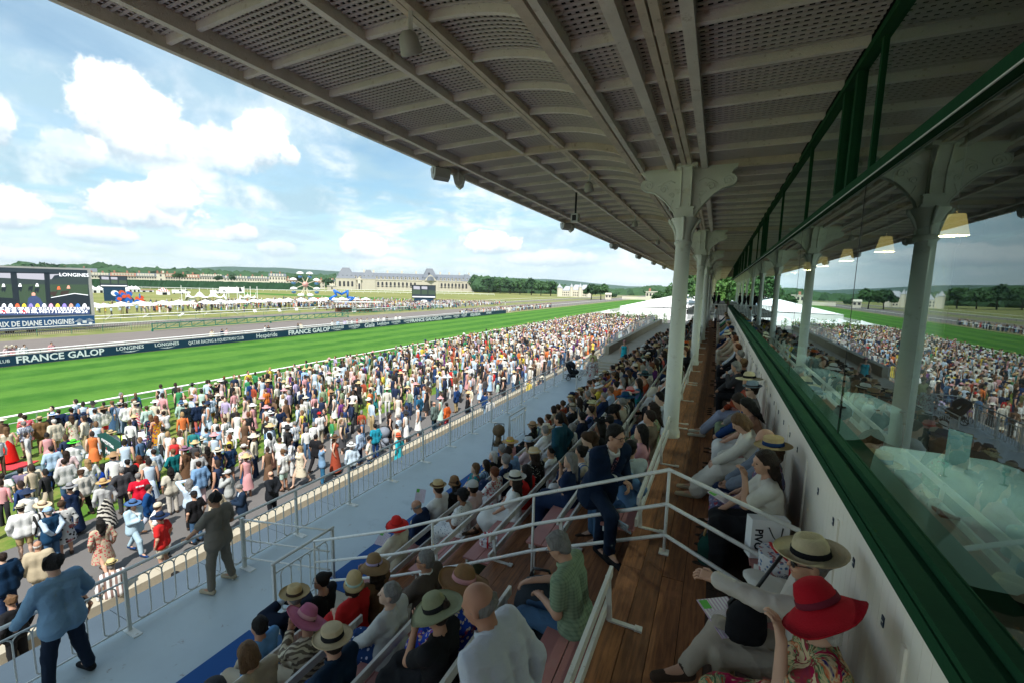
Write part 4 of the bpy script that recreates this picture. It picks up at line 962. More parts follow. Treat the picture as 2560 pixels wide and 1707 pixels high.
# ================================================================== ground, track, far side
def grass(name, c1, c2, sc_=1.0, stripes=False, c3=None):
    m = bpy.data.materials.new(name); m.use_nodes = True; t = NT(m.node_tree); b = m.node_tree.nodes['Principled BSDF']; b.inputs['Roughness'].default_value = .9; b.inputs['Specular IOR Level'].default_value = .1
    p = t.node('ShaderNodeNewGeometry').outputs['Position']
    n = t.noise(p, .35*sc_, 8, .65); n2 = t.noise(p, 5*sc_, 5, .7)
    col = t.mix(t.step(n, .38, .64), (*c1, 1), (*c2, 1)); col = t.mix(t.m('MULTIPLY', t.step(n2, .45, .65), .35), col, (*(c3 or c1), 1))
    if stripes:
        s = t.node('ShaderNodeSeparateXYZ'); t.l.new(p, s.inputs[0])
        w_ = t.m('SINE', t.m('ADD', t.m('MULTIPLY', s.outputs[0], 1.15), t.m('MULTIPLY', t.noise(t.mapping(p, (1, .15, 1)), .3, 3), 5.0)))
        col = t.mix(t.m('MULTIPLY', t.step(w_, -.6, .8), .5), col, (c2[0]*1.7, c2[1]*1.4, c2[2]*1.3, 1))
        g = t.noise(t.mapping(p, (1, .25, 1)), 9, 4, .7); col = t.mix(t.m('MULTIPLY', t.step(g, .4, .62), .25), col, (c1[0]*.6, c1[1]*.6, c1[2]*.6, 1))
    t.l.new(col, b.inputs['Base Color']); bp = t.node('ShaderNodeBump'); bp.inputs['Strength'].default_value = .5; bp.inputs['Distance'].default_value = .05; t.l.new(n2, bp.inputs['Height']); t.l.new(bp.outputs[0], b.inputs['Normal'])
    return m
turf_m = grass('race turf', (.038, .130, .015), (.068, .178, .026), 1, True)
lawn_m = grass('worn lawn', (.075, .16, .022), (.20, .21, .055), 2.2, False, (.06, .14, .02))
dry_m = grass('dry meadow', (.17, .19, .055), (.25, .24, .09), .12)
verge_m = grass('pale verge', (.15, .18, .05), (.26, .24, .13), .6)
asph = mat('asphalt', (.125, .117, .112), .85, .16, .8, .25, 60)
dirt_m = mat('grey track dirt', (.17, .145, .13), .95, .2, .5, .3, 4)
def gsheet(name, x0, x1, y0, y1, z, m): return struct(name, MB().sheet(x0, x1, y0, y1, G+z), m)
gsheet('ground', -4600, 2500, -900, 5400, -.03, dry_m)
hz = bpy.data.materials.new('haze'); hz.use_nodes = True; hz.node_tree.nodes.clear(); ho = hz.node_tree.nodes.new('ShaderNodeOutputMaterial'); hv = hz.node_tree.nodes.new('ShaderNodeVolumePrincipled'); hv.inputs['Density'].default_value = .00007; hv.inputs['Color'].default_value = (.70, .84, .98, 1); hz.node_tree.links.new(hv.outputs[0], ho.inputs['Volume'])
o = obj('haze', MB().box(-4700, 2600, -1000, 5500, G-1.1, 190), None, hz); o['kind'] = 'stuff'
gsheet('promenade_path', -19.1, 10, -60, 300, 0, asph); gsheet('spectator_lawn', -32.2, -19.1, -60, 175, .004, lawn_m)
gsheet('racecourse_turf', -58.3, -32.2, -80, 620, .0, turf_m); gsheet('sand_path', -61, -58.3, -80, 620, .0, verge_m)
gsheet('dirt_track', -81.5, -61, -80, 620, .004, dirt_m); gsheet('grass_verge', -104, -81.5, -80, 620, .0, verge_m)
gsheet('inner_path', -100, -93, 36, 620, .006, dirt_m); gsheet('far_turf', -300, -104, 175, 196, .006, turf_m)
# lawn edge worn strip
def wrail(label, x, y0, y1, h=1.1, step=4.0, r=.055, col=white_m, lean=.25, post_m=None, dirx=0.0, name='track_rail'):
    t = thing(name, label, 'rail', (x, 0, G))
    X = lambda y: dirx*(y-y0)
    obj('top_rail', MB().tube([(X(y), y, h) for y in np.linspace(y0, y1, 5)], r, 8), t, col, True)
    pm = MB().tube([(0, 0, h), (-lean*.3, 0, h*.75), (-lean, 0, 0)], r*.5, 5).mesh('post', post_m or col)
    n = int(abs(y1-y0)/step)
    for i in range(min(n, 60)): y = y0+(i+.5)*step; obj('post', pm, t, loc=(X(y), y, 0))
    if n > 60:
        m = MB()
        for i in range(60, n): y = y0+(i+.5)*step; m.bar((X(y)-lean*.5, y, 0), (X(y), y, h), r)
        obj('far_posts', m, t, post_m or col)['kind'] = 'stuff'
    return t
wrail('long white plastic running rail between the spectators and the turf', -32.35, -20, 330, 1.15, 4.0, .06)
t = thing('crowd_barrier', 'thin white barrier behind the running rail in front of the crowd', 'barrier', (-31.4, 0, G))
obj('rails', MB().tube([(0, -20, 1.0), (0, 86, 1.0)], .022, 5).tube([(0, -20, .5), (0, 86, .5)], .014, 4), t, rail_m)
pm = MB().box(-.02, .02, -.02, .02, 0, 1.0).mesh('post', rail_m)
for i in range(50): obj('post', pm, t, loc=(0, -18+2.1*i, 0))
t = thing('panel_fence', 'white boarded fence closing the lawn beyond the crowd', 'fence', (-31.6, 0, G))
bm_ = MB().box(-.03, .03, .03, 2.45, .1, 1.35).mesh('board_panel', white_m)
for i in range(34): obj('panel', bm_, t, loc=(0, 86+2.5*i, 0))
# advertising banner along the far side of the turf
navy_m = mat('navy banner', (.006, .035, .075), .5, .06, .6); wtxt = mat('white lettering', (.80, .82, .84), .5, 0)
BX = -58.3; t = thing('advertising_banner', 'long navy banner with white sponsor lettering beside the turf', 'banner', (BX, 0, G))
YB1 = at(1265, 783, X=BX).y
obj('panel', MB().box(-.05, .0, -20, YB1, .06, 1.0), t, navy_m)
obj('top_tube', MB().tube([(-.1, -20, 1.12), (-.1, YB1, 1.12)], .05, 6), t, white_m, True)
def btxt(s, px, size, xs=1.0, dz=0, **kw):
    y = at(px, 905-.0968*px-12, X=BX).y
    text('lettering', s, size, (.012, y, .53+dz), (PI/2, 0, PI/2), wtxt, t, xscale=xs, **kw)
def winglogo(px, k=1):
    y = at(px, 905-.0968*px-12, X=BX).y; m = MB()
    for s in (-1, 1):
        for i in range(3): m.add([(.014, y+s*.05*k, .30-i*.04), (.014, y+s*(.85-.2*i)*k, .36-i*.045), (.014, y+s*(.8-.2*i)*k, .335-i*.045), (.014, y+s*.05*k, .275-i*.04)], [(0, 1, 2, 3) if s > 0 else (3, 2, 1, 0)])
    m.add([(.014, y-.07, .22), (.014, y+.07, .22), (.014, y+.07, .32), (.014, y, .35), (.014, y-.07, .32)], [(0, 1, 2, 3, 4)]); obj('emblem', m, t, wtxt)
btxt('CLUB', 5, .42, .9); btxt('FRANCE GALOP', 156, .90, 1.0, bold=.02)
for px in (325, 417): btxt('LONGINES', px, .54, .98, .13, bold=.006); winglogo(px, 1.0)
btxt('QATAR RACING & EQUESTRIAN CLUB', 543, .58, .70); btxt('Hespéride', 667, .88, .9); btxt('FRANCE GALOP', 775, .95, 1.15, bold=.022)
for px in (844, 886, 990, 1020, 1141, 1160): btxt('LONGINES', px, .56, 1.0, .12, bold=.008); winglogo(px, 1.2)
btxt('Gala', 923, 1.15, 1.3, bold=.01, shear=.2); btxt('LesEchos', 958, .7, 1.3, .1, bold=.01); btxt('SÉRIE LIMITÉE', 958, .2, 1.5, -.25)
btxt('FRANCE GALOP', 1060, .98, 1.35, bold=.025); btxt('Gala', 1097, 1.15, 1.3, bold=.01, shear=.2); btxt('LesEchos', 1119, .7, 1.3, .1, bold=.01)
btxt('EQUIDIA', 1189, .9, 1.5, bold=.02); btxt('ARABIE', 1222, .7, 1.4, .08, bold=.01)
# rails of the dirt track
gpost = mat('green post', (.01, .16, .11), .5, .1)
wrail('white rail behind the navy banner with green posts', -59.4, -20, 340, 1.25, 3.4, .06, white_m, .15, gpost)
wrail('white rail on the far side of the dirt track with green posts', -84.5, 0, 48, 1.25, 3.6, .06, white_m, .0, gpost)
wrail('white rail beyond the dirt track, past the green truss', -88, 90, 360, 1.2, 5, .06, white_m, .0, gpost, .0)
wrail('white rail in front of the parasol meadow', -103, 37, 330, 1.2, 5, .06, white_m, .0, gpost)
wrail('second white rail by the parasol meadow', -97, 37, 200, 1.1, 5, .05, white_m, .0, gpost)
for i, (y, x0) in enumerate(((198, -430), (174, -390))): 
    t = thing('infield_rail', ('far white rail across the dry meadow before the hedge', 'nearer white rail across the dry meadow')[i], 'rail', (0, 0, G))
    a, b = ((-560, 205, 0), (-230, 400, 0)) if i == 0 else ((-470, 150, 0), (-170, 330, 0))
    obj('top_rail', MB().bar((a[0], a[1], 1.2), (b[0], b[1], 1.2), .3), t, white_m); m = MB()
    for k in range(60): u = k/59; m.bar((a[0]+(b[0]-a[0])*u, a[1]+(b[1]-a[1])*u, 0), (a[0]+(b[0]-a[0])*u, a[1]+(b[1]-a[1])*u, 1.2), .15)
    obj('posts', m, t, white_m)['kind'] = 'stuff'
def truss(label, y0, y1, x):
    t = thing('green_truss', label, 'barrier', (x, 0, G)); n = int((y1-y0)/1.9); m = MB(); m2 = MB()
    for z in (.35, 1.25): m.bar((0, y0, z), (0, y1, z), .12)
    for i in range(n+1):
        y = y0+(y1-y0)*i/n; m2.bar((0, y, .35), (0, y, 1.25), .09)
        if i < n: m2.bar((0, y, .35), (0, y+(y1-y0)/n, 1.25), .07)
    obj('chord', m, t, gpost); obj('lattice', m2, t, gpost)
    for y in (y0, (y0+y1)/2, y1): obj('foot', MB().bar((0, y, 0), (0, y, .35), .2), t, gpost)
truss('long green truss barrier beside the dirt track', 38.5, 79, -80); truss('shorter green truss barrier farther along the dirt track', 83, 128, -86)
t = thing('picket_fence', 'grey chestnut picket fence in front of the screen lorry', 'fence', (-86.5, 0, G)); m = MB()
for y in np.arange(5, 58, .22): m.box(-.02, .02, y, y+.05, 0, 1.1)
obj('pickets', m, t, mat('grey picket wood', (.16, .14, .12), .9, .3))['kind'] = 'stuff'; obj('wire', MB().box(-.01, .01, 5, 58, .4, .43).box(-.01, .01, 5, 58, .85, .88), t, rail_m)
# ---- the big screen on its lorry
def em(name, col, s=1.0):
    m = bpy.data.materials.new(name); m.use_nodes = True; b = m.node_tree.nodes['Principled BSDF']; b.inputs['Base Color'].default_value = (0.01, .01, .01, 1); b.inputs['Roughness'].default_value = .4
    b.inputs['Emission Color'].default_value = (*col, 1); b.inputs['Emission Strength'].default_value = s; return m
E_ = {n: em('screen '+n, c, .8) for n, c in dict(dark=(.012, .022, .03), sky=(.30, .30, .34), tree=(.022, .035, .035), grass=(.030, .055, .030), black=(.006, .012, .018), white=(.75, .78, .8), strip=(.03, .05, .12), red=(.6, .03, .04), orange=(.75, .12, .04),
      yellow=(.7, .55, .05), purple=(.25, .2, .6), pink=(.7, .35, .5), blue=(.03, .15, .5), horse=(.03, .018, .014), salmon=(.65, .3, .22)).items()}
SX = -90
def scr(p, name, pts, m, d):       # polygon on the screen, corners given in photo pixels, lying in the plane of the screen
    v = [(d, at(x, y, X=SX).y-25, at(x, y, X=SX).z-G) for x, y in pts]; return obj(name, MB().add(v, [tuple(range(len(v)))[::-1]]), p, m)
t = thing('screen_lorry', 'huge video screen mounted on a cream lorry beside the dirt track', 'screen', (SX, 25, G))
yr = at(220, 700, X=SX).y-25; zt_, zb_ = at(215, 676, X=SX).z-G, at(225, 787, X=SX).z-G
obj('screen_case', MB().box(-1.2, -.02, yr-19, yr+.45, zb_-.25, zt_+.25), t, mat('screen case', (.45, .43, .40), .5))
dsp = obj('display', MB().box(-.02, .0, yr-18.6, yr, zb_, zt_), t, E_['dark'])
def S(x, y): return (x/4.704, 640+y/4.704)
def P4(nm, m, d, *pts): return scr(dsp, nm, [S(*p) for p in pts], E_[m], d)
P4('picture_sky', 'sky', .004, (-200, 190), (125, 200), (125, 300), (-200, 260)); P4('picture_sky', 'sky', .004, (190, 200), (525, 205), (528, 320), (190, 262)); P4('picture_sky', 'sky', .004, (585, 218), (770, 215), (640, 232), (590, 300))
P4('picture_trees', 'tree', .005, (-200, 250), (528, 285), (1035, 225), (1040, 340), (-200, 345)); P4('picture_grass', 'grass', .006, (-200, 335), (1035, 340), (1040, 460), (600, 480), (560, 555), (-200, 560))
for q in (((120, 195), (195, 195), (235, 570), (160, 570)), ((515, 195), (575, 195), (600, 560), (545, 560)), ((-200, 180), (770, 205), (770, 215), (-200, 200))): P4('picture_post', 'black', .010, *q)
P4('picture_shadow', 'black', .008, (-200, 480), (160, 500), (230, 600), (-200, 600)); P4('picture_shadow', 'black', .008, (560, 560), (600, 490), (880, 440), (1045, 470), (1045, 600), (560, 600))
P4('picture_rail', 'white', .012, (600, 490), (875, 440), (1035, 460), (1035, 468), (875, 448), (600, 497)); P4('picture_man', 'strip', .011, (315, 600), (330, 500), (380, 470), (420, 470), (470, 500), (505, 560), (505, 600)); P4('picture_man_head', 'salmon', .012, (372, 470), (372, 440), (395, 430), (415, 442), (415, 470))
for x, y, c in ((45, 375, 'black'), (235, 370, 'black'), (360, 368, 'black'), (435, 385, 'black'), (620, 430, 'horse'), (760, 420, 'horse')):
    w2 = 42 if c == 'black' else 75; P4('picture_horse', c if c == 'horse' else 'black', .009, (x-w2*.7, y+25), (x-w2*.5, y-5), (x+w2*.4, y-8), (x+w2*.8, y-20), (x+w2*.6, y+15), (x+w2*.3, y+60), (x-w2*.2, y+30), (x-w2*.5, y+60))
for x, y, c in ((690, 385, 'orange'), (805, 375, 'salmon'), (435, 350, 'white'), (40, 355, 'white'), (235, 352, 'white')): P4('picture_jockey', c, .013, (x-22, y+12), (x-10, y-25), (x+10, y-25), (x+22, y+12))
P4('runner_strip', 'strip', .014, (-200, 600), (1050, 600), (1056, 690), (-200, 706)); P4('number_strip', 'white', .016, (-200, 608), (1050, 604), (1052, 632), (-200, 640))
E_['num'] = em('screen number', (.03, .04, .08), .8)
for i, (n, o, c) in enumerate((('4', '5,9', 'white'), ('5', '23', 'white'), ('6', '8,7', 'orange'), ('7', '5,9', 'yellow'), ('8', '15', 'purple'), ('9', '8,1', 'yellow'), ('10', '45', 'white'), ('11', '17', 'pink'), ('12', '15', 'yellow'), ('13', '22', 'purple'), ('14', '37', 'salmon'), ('15', '45', 'blue'), ('16', '24', 'white'))):
    x = 45+i*79; P4('jockey_silk', c, .016, (x-26, 605), (x-22, 578), (x-8, 562), (x+10, 562), (x+24, 580), (x+28, 605))
    if o == '5,9': P4('odds_panel', 'red', .017, (x-40, 645), (x+40, 643), (x+40, 676), (x-40, 678))
    for s, yy, mm, sz in ((n, 621, E_['num'], .62), (o, 657, E_['white'], .68)):
        p = at(*S(x, yy), X=SX); text('number', s, sz, (.03, p.y-25, p.z-G), (PI/2, 0, PI/2), mm, dsp, bold=.02, xscale=1.1)
p = at(*S(872, 228), X=SX); text('lettering', 'LONGINES', .72, (.03, p.y-25, p.z-G), (PI/2, 0, PI/2), E_['white'], dsp, bold=.01)
bl = mat('blue event banner', (.012, .075, .20), .6, .05); zb2 = at(236, 789, X=SX).z-G; zb3 = at(236, 815, X=SX).z-G; yb = at(236, 800, X=SX).y-25
bn = obj('banner', MB().box(.0, .1, yb-20, yb, zb3, zb2), t, bl)
p = at(*S(330, 765), X=SX); text('lettering', 'PRIX DE DIANE LONGINES', 1.02, (.12, at(89, 800, X=SX).y-25, (zb2+zb3)/2+.02), (PI/2, 0, PI/2), wtxt, bn, bold=.03, xscale=.69)
m = MB(); p = at(*S(990, 762), X=SX); cy = p.y-25; cz = (zb2+zb3)/2
for s in (-1, 1):
    for i in range(4): m.add([(.12, cy+s*.1, cz-.1+.12*i), (.12, cy+s*(1.2-.15*i), cz+.05+.12*i), (.12, cy+s*(1.1-.15*i), cz-.03+.12*i)], [(0, 1, 2) if s > 0 else (2, 1, 0)])
    m.lathe([(.0, 0), (.22, .0)], 8, (0, 0, 0)) if False else m.add([(.12, cy+s*(.7+.25*math.cos(a)), cz-.35+.18*math.sin(a)) for a in np.linspace(0, 2*PI, 9)[:-1]], [tuple(range(8))])
m.add([(.12, cy-.25, cz-.3), (.12, cy+.25, cz-.3), (.12, cy+.25, cz+.1), (.12, cy-.25, cz+.1)], [(0, 1, 2, 3)]); obj('crest', m, bn, wtxt)
crm = mat('cream lorry paint', (.62, .56, .44), .4, .05); obj('lorry_body', MB().box(-2.2, -.1, yb-22, yb-.1, .95, zb3-.02), t, crm)
obj('lorry_locker', MB().box(-.1, -.04, yb-5.2, yb-4.2, 1.0, zb3-.1).box(-.1, -.04, yb-14, yb-12.8, 1.0, zb3-.1), t, dark_m); obj('lorry_skirt', MB().box(-2.0, -.3, yb-22, yb-.1, .4, .95), t, dark_m)
for y in (yb-11.6, yb-9.4, yb-7.2):
    w_ = obj('wheel', MB().lathe([(.0, -.15), (.48, -.15), (.52, 0), (.48, .15), (0, .15)], 18), t, dark_m, True); w_.rotation_euler = (0, PI/2, 0); w_.location = (-.18, y, .52)
red_m = mat('red cab paint', (.45, .02, .03), .4); obj('cab_panel', MB().prism([(yb-21.9, 1.0), (yb-17.5, 1.0), (yb-20, 2.0), (yb-21.9, 2.3)], 'x', -.10, -.03), t, red_m)
# two smaller screens across the meadow
def small_screen(label, x0, x1, y0, y1, yb_, Y, seg):
    a = at(x0, y0, Y=Y); b = at(x1, y1, Y=Y); g = at((x0+x1)/2, yb_, Y=Y); cx = (a.x+b.x)/2; W = (b.x-a.x)/2*Y/math.hypot(cx, Y) if False else (b.x-a.x)/2*Y/math.hypot((a.x+b.x)/2, Y); z0, z1 = b.z-G, a.z-G
    rz = math.atan2(-(0-cx), (0-Y))+PI; t = thing('video_screen', label, 'screen', (cx, Y, G), math.atan2(cx, -Y)*-1+0 if False else math.atan2(-cx, Y)*1.0)
    W *= seg
    obj('case', MB().box(-W-.2, W+.2, 0, .8, z0-.2, z1+.2), t, dark_m); d = obj('display', MB().box(-W, W, -.03, -.001, z0, z1), t, E_['dark'])
    H_ = z1-z0
    for q, mm, dd in ((((-.9, .7), (-.35, .68), (-.35, .92), (-.9, .95)), 'sky', .04), (((-.2, .72), (.3, .7), (.3, .92), (-.2, .93)), 'sky', .04), (((-1, .3), (1, .3), (1, .62), (-1, .66)), 'grass', .04), (((-1, .06), (1, .06), (1, .14), (-1, .14)), 'white', .05), (((-.3, .15), (-.2, .15), (-.2, 1), (-.3, 1)), 'black', .06), (((.3, .15), (.4, .15), (.4, 1), (.3, 1)), 'black', .06)):
        obj('picture', MB().add([(p[0]*W, -dd, z0+p[1]*H_) for p in q], [(0, 1, 2, 3)]), d, E_[mm])
    obj('base', MB().box(-W*.85, W*.85, 0, .6, 0, z0-.2), t, navy_m); obj('crest', MB().ball((0, -.02, z0*.55), (W*.3, .02, z0*.2), 10, 6), t, wtxt)
small_screen('video screen on a blue base before the long stone stables', 1034, 1086, 714, 747, 762, 147, 1.1)
small_screen('small dark video screen above the white marquees on the left', 254, 316, 691, 719, 733, 82, 1.1)

def cosd(px): return 1100/math.hypot(1100, px-1280)
# ---- parasols, tents, fair
linen = mat('white canvas', (.80, .80, .78), .7, .04)
def make_parasol():
    t = thing('parasol', 'x', 'parasol', (0, 0, G), 0, 'white parasols on the meadow')
    v = [(0, 0, 3.05)]+[(1.45*a, 1.45*b, 2.35-.06*(abs(a)+abs(b) < 2)) for a, b in ((-1, -1), (0, -1.0), (1, -1), (1, 0), (1, 1), (0, 1), (-1, 1), (-1, 0))]
    obj('canopy', MB().add(v, [(0, i+1, (i+1) % 8+1) for i in range(8)]+[(0, (i+1) % 8+1, i+1) for i in ()]), t, linen); obj('pole', MB().tube([(0, 0, 0), (0, 0, 3.0)], .04, 6), t, mat('pole wood', (.14, .09, .05)))
    return t
pr0 = make_parasol(); k = 0
for i in range(19):
    for j in range(2):
        y = 41+i*4.5+random.uniform(-.6, .6)+j*2; x = -113-j*7+random.uniform(-1.5, 1.5)-(i*.15)
        o = pr0 if k == 0 else copy_tree(pr0); o.location = (x, y, G); o.rotation_euler = (0, 0, random.uniform(-.3, .3)+.6)
        o['label'] = f'{ORD[i]} white parasol from the left in the {"front" if j == 0 else "rear"} row on the meadow'; k += 1
def lawnchair(lbl, x, y, rz):
    t = thing('deck_chair', lbl, 'deck chair', (x, y, G), rz, 'pale deck chairs on the meadow'); obj('sling', MB().bar((0, -.6, .2), (0, .5, .75), .6, .03), t, linen); obj('frame', MB().bar((-.3, -.5, 0), (-.3, .45, .75), .05).bar((.3, -.5, 0), (.3, .45, .75), .05), t, rail_m)
for i in range(12): lawnchair(f'{ORD[i]} pale deck chair in front of the parasols counted from the left', -107.5+random.uniform(-1, 1), 45+i*6, random.random()*6)
def tent(label, px0, px1, ptop, pbase, dist_y, n, colr=linen, depth=8, cat='marquee', peak=1.0):
    a = at(px0, pbase, Z=G) if dist_y is None else at(px0, pbase, Y=dist_y); b = at(px1, pbase, Z=G) if dist_y is None else at(px1, pbase, Y=dist_y); a.z = b.z = G
    b = Vector((a.x+(b.x-a.x), b.y, G)); L = (b-a).length; H_ = (pbase-ptop)/1100*a.length*cosd(px0)*1.05
    t = thing('marquee', label, cat, a, math.atan2(b.y-a.y, b.x-a.x)); w_ = L/n
    for i in range(n):
        q = MB().add([(i*w_, 0, H_*.5), ((i+1)*w_, 0, H_*.5), ((i+1)*w_, depth, H_*.5), (i*w_, depth, H_*.5), ((i+.5)*w_, depth*.5, H_*peak)], [(0, 1, 4), (1, 2, 4), (2, 3, 4), (3, 0, 4)]); obj('roof', q, t, colr)
        obj('wall', MB().box(i*w_+.05, (i+1)*w_-.05, .1, depth-.1, 0, H_*.49), t, linen)
        obj('opening', MB().box(i*w_+w_*.3, i*w_+w_*.7, .02, .09, 0, H_*.35), t, dark_m)
tent('long white marquee left of the small screen', 213, 262, 716, 733, None, 3); tent('white marquee with arched windows right of the small screen', 322, 352, 716, 731, None, 3)
tent('low red-roofed snack stall on the meadow', 352, 385, 722, 731, None, 2, red_m, 3, 'stall', .6); tent('red and white striped carousel tent', 398, 426, 721, 738, None, 1, mat('striped canvas', (.75, .72, .68), .7, .03, kind='stripe', col2=(.6, .04, .03), bscale=.35), 8, 'tent')
tent('white snack van by the blue star', 795, 818, 750, 762, None, 1, linen, 3, 'stall', .6)
# stretch tents with raised points
def stretch(label, px0, px1, ptop, pbase, n, cat='stretch tent'):
    a = at(px0, pbase, Z=G); b = at(px1, pbase, Z=G); L = (b-a).length; H_ = (pbase-ptop)/1100*a.length*cosd(px0); t = thing('stretch_tent', label, cat, a, math.atan2(b.y-a.y, b.x-a.x)); v = []; f = []; N = n*6; M_ = 6
    for j in range(M_+1):
        for i in range(N+1):
            u = i/N*n; hh = H_*(.35+.42*(abs(math.cos(u*PI))**2.2)*(1-.75*abs(j/M_-.5)*2)) if 0 < i < N else H_*.12
            v.append((L*i/N, -1+10*j/M_+1.5*math.sin(u*PI)*(1 if j == 0 else 0), hh))
    for j in range(M_):
        for i in range(N): q = j*(N+1)+i; f.append((q, q+1, q+N+2, q+N+1))
    obj('membrane', MB().add(v, f), t, linen, True)
    for i in range(n+1): obj('mast', MB().tube([(L*i/n, 4, 0), (L*i/n, 4, H_*1.05)], .08, 6), t, white_m)
    for i in range(0, n): obj('bar_front', MB().box(L*(i+.2)/n, L*(i+.8)/n, 1, 1.3, 0, H_*.3), t, linen)
stretch('white stretch tent with pointed peaks over the meadow bar', 462, 566, 722, 757, 3); stretch('small white star-shaped stretch tent', 600, 642, 733, 752, 2)
def flagpole(lbl, px, top, base):
    a = at(px, base, Z=G); H_ = (base-top)/1100*a.length; t = thing('mast', lbl, 'mast', a); obj('pole', MB().tube([(0, 0, 0), (0, 0, H_)], .12, 6), t, white_m); obj('foot', MB().box(-.3, .3, -.3, .3, 0, .2), t, white_m)
for i, px in enumerate((455, 573, 594, 612, 627, 644)): flagpole(f'{ORD[i]} thin white mast near the stretch tents from the left', px, 722, 752)
# vans
def van(lbl, px, base, L=5.5, H_=2.3, lorry=False):
    a = at(px, base, Z=G); t = thing('parked_van', lbl, 'van', a, math.atan2(-a.x, a.y)*1.0, 'white vehicles parked behind the meadow')
    pr = [(-L/2, .4), (L/2, .4), (L/2, 1.3), (L/2-.8, 1.45), (L/2-1.5, H_), (-L/2, H_)] if not lorry else [(-L/2, .6), (L/2, .6), (L/2, H_), (-L/2, H_)]
    obj('body', MB().prism(pr, 'y', 0, 2.0), t, white_m); obj('windscreen', MB().prism([(L/2-.85, 1.5), (L/2-.9, 1.55), (L/2-1.45, H_-.12), (L/2-2.4, H_-.12), (L/2-2.4, 1.5)], 'y', -.02, -.005), t, dark_m)
    for x in (-L*.32, L*.32):
        w_ = obj('wheel', MB().lathe([(0, -.1), (.34, -.1), (.36, 0), (.34, .1), (0, .1)], 12), t, dark_m); w_.rotation_euler = (PI/2, 0, 0); w_.location = (x, -.02, .36)
for i, px in enumerate((446, 461, 540, 556)): van(f'{ORD[i]} white van parked behind the tents from the left', px, 736)
van('long white lorry parked right of the vans', 580, 736, 12, 4, True)
# blue and orange sculpture blocks
bs = mat('blue foam', (.01, .13, .50), .5, .05); os_ = mat('orange foam', (.65, .09, .02), .5, .05)
def sculpture(label, px0, px1, ptop, pbase, ms, n):
    a = at((px0+px1)/2, pbase, Z=G); cs = cosd(px0); W = (px1-px0)/1100*a.length*cs*cs; H_ = (pbase-ptop)/1100*a.length*cs; rz = math.atan2(-a.x, a.y); t = thing('sculpture', label, 'sculpture', a, rz)
    for i in range(n):
        x = random.uniform(-.42, .42)*W; z = random.uniform(.12, .88)*H_; s = random.uniform(.10, .17)*H_; k = random.randrange(5, 9); pl = [(x+s*random.uniform(.7, 1.2)*math.cos(2*PI*q/k), z+s*random.uniform(.7, 1.2)*math.sin(2*PI*q/k)) for q in range(k)]
        y = random.uniform(-.4, .4); obj('block', MB().prism(pl[::-1], 'y', y, y+.5), t, ms[0] if random.random() < .78 else ms[-1])
    obj('post', MB().bar((0, .25, 0), (0, .25, H_*.8), .3), t, ms[-1])
sculpture('big sculpture of blue and orange cut-out blocks on the meadow', 290, 333, 727, 766, (bs, os_), 34); sculpture('narrow orange and blue cut-out sculpture', 341, 362, 727, 767, (os_, bs), 16)
# star arch
a = at(855, 768, Z=G); rz = math.atan2(-a.x, a.y); t = thing('star_arch', 'large blue inflatable star-shaped arch on the meadow', 'arch', a, rz); k = a.length/1100/5.113*1.05
star = [(345, 640), (350, 605), (258, 558), (330, 520), (308, 466), (385, 508), (450, 470), (447, 540), (515, 549), (450, 592), (425, 600), (440, 640), (468, 655)]
pts = [((x-386)*k, 0, max((650-y)*k, 0)) for x, y in star]; m = MB()
for p, q in zip(pts, pts[1:]): m.tube([p, q], .36, 7)
for p in pts: m.ball(p, .37, 7, 5)
obj('tube', m, t, bs, True)
# ferris wheel
a = at(765, 766, Z=G); rz = math.atan2(-a.x, a.y)+.25; t = thing('ferris_wheel', 'small white fairground wheel with mushroom-capped cabins', 'ferris wheel', a, rz); k = a.length/1100*.9; hz = 54*k; R_ = 29*k
fw = mat('fair cream paint', (.68, .62, .45), .5, .05); pk = mat('fair pink', (.62, .32, .28), .5, .05); cb = mat('fair blue', (.08, .2, .38), .5, .1)
obj('leg', MB().bar((-1.5, 0, 0), (0, 0, hz), .3), t, fw); obj('leg', MB().bar((1.5, 0, 0), (0, 0, hz), .3), t, fw); obj('base', MB().box(-2.2, 2.2, -1.5, 1.5, 0, .7), t, cb); obj('hub', MB().tube([(0, -.5, hz), (0, .5, hz)], .9, 14), t, pk, True)
for i in range(8):
    an = i*PI/4+.39; x, z = R_*math.cos(an), hz+R_*math.sin(an)
    obj('spoke', MB().bar((0, -.3, hz), (x, -.3, z), .14).bar((0, .3, hz), (x, .3, z), .14), t, fw)
    c = obj('cabin', MB().lathe([(0, -1.6), (.6, -1.5), (.75, -.9), (.7, -.8)], 10), t, cb, True); c.location = (x, 0, z)
    obj('cabin_roof', MB().lathe([(1.15, -.1), (1.1, .15), (.7, .5), (0, .65)], 12), c, white_m, True); obj('cabin_post', MB().tube([(0, 0, -1.5), (0, 0, .4)], .06, 5), c, fw)
# red cushions stall
tag(obj('red_stand', MB().box(-2, 2, -.6, .6, .8, 1.8).box(-2.2, 2.2, -.7, .7, 0, .8), None, red_m, loc=at(791, 757, Z=G), rot=(0, 0, .6)), 'red stand between the fairground wheel and the blue star', 'stall')
t = thing('wooden_bar', 'brown wooden bar counter right of the blue star', 'bar', at(885, 780, Z=G), .9); bw = mat('bar wood', (.12, .06, .03), .8, .3)
obj('counter', MB().box(-5, 5, -.5, .5, 0, 1.2), t, bw); obj('roof', MB().box(-5.2, 8, -2, 2, 2.7, 2.85), t, rail_m); obj('white_panel', MB().box(-.6, .6, -.53, -.505, 0, 1.3), t, white_m)
for x in (-5, 0, 5): obj('post', MB().box(x-.08, x+.08, -.08, .08, 1.2, 2.7), t, bw)

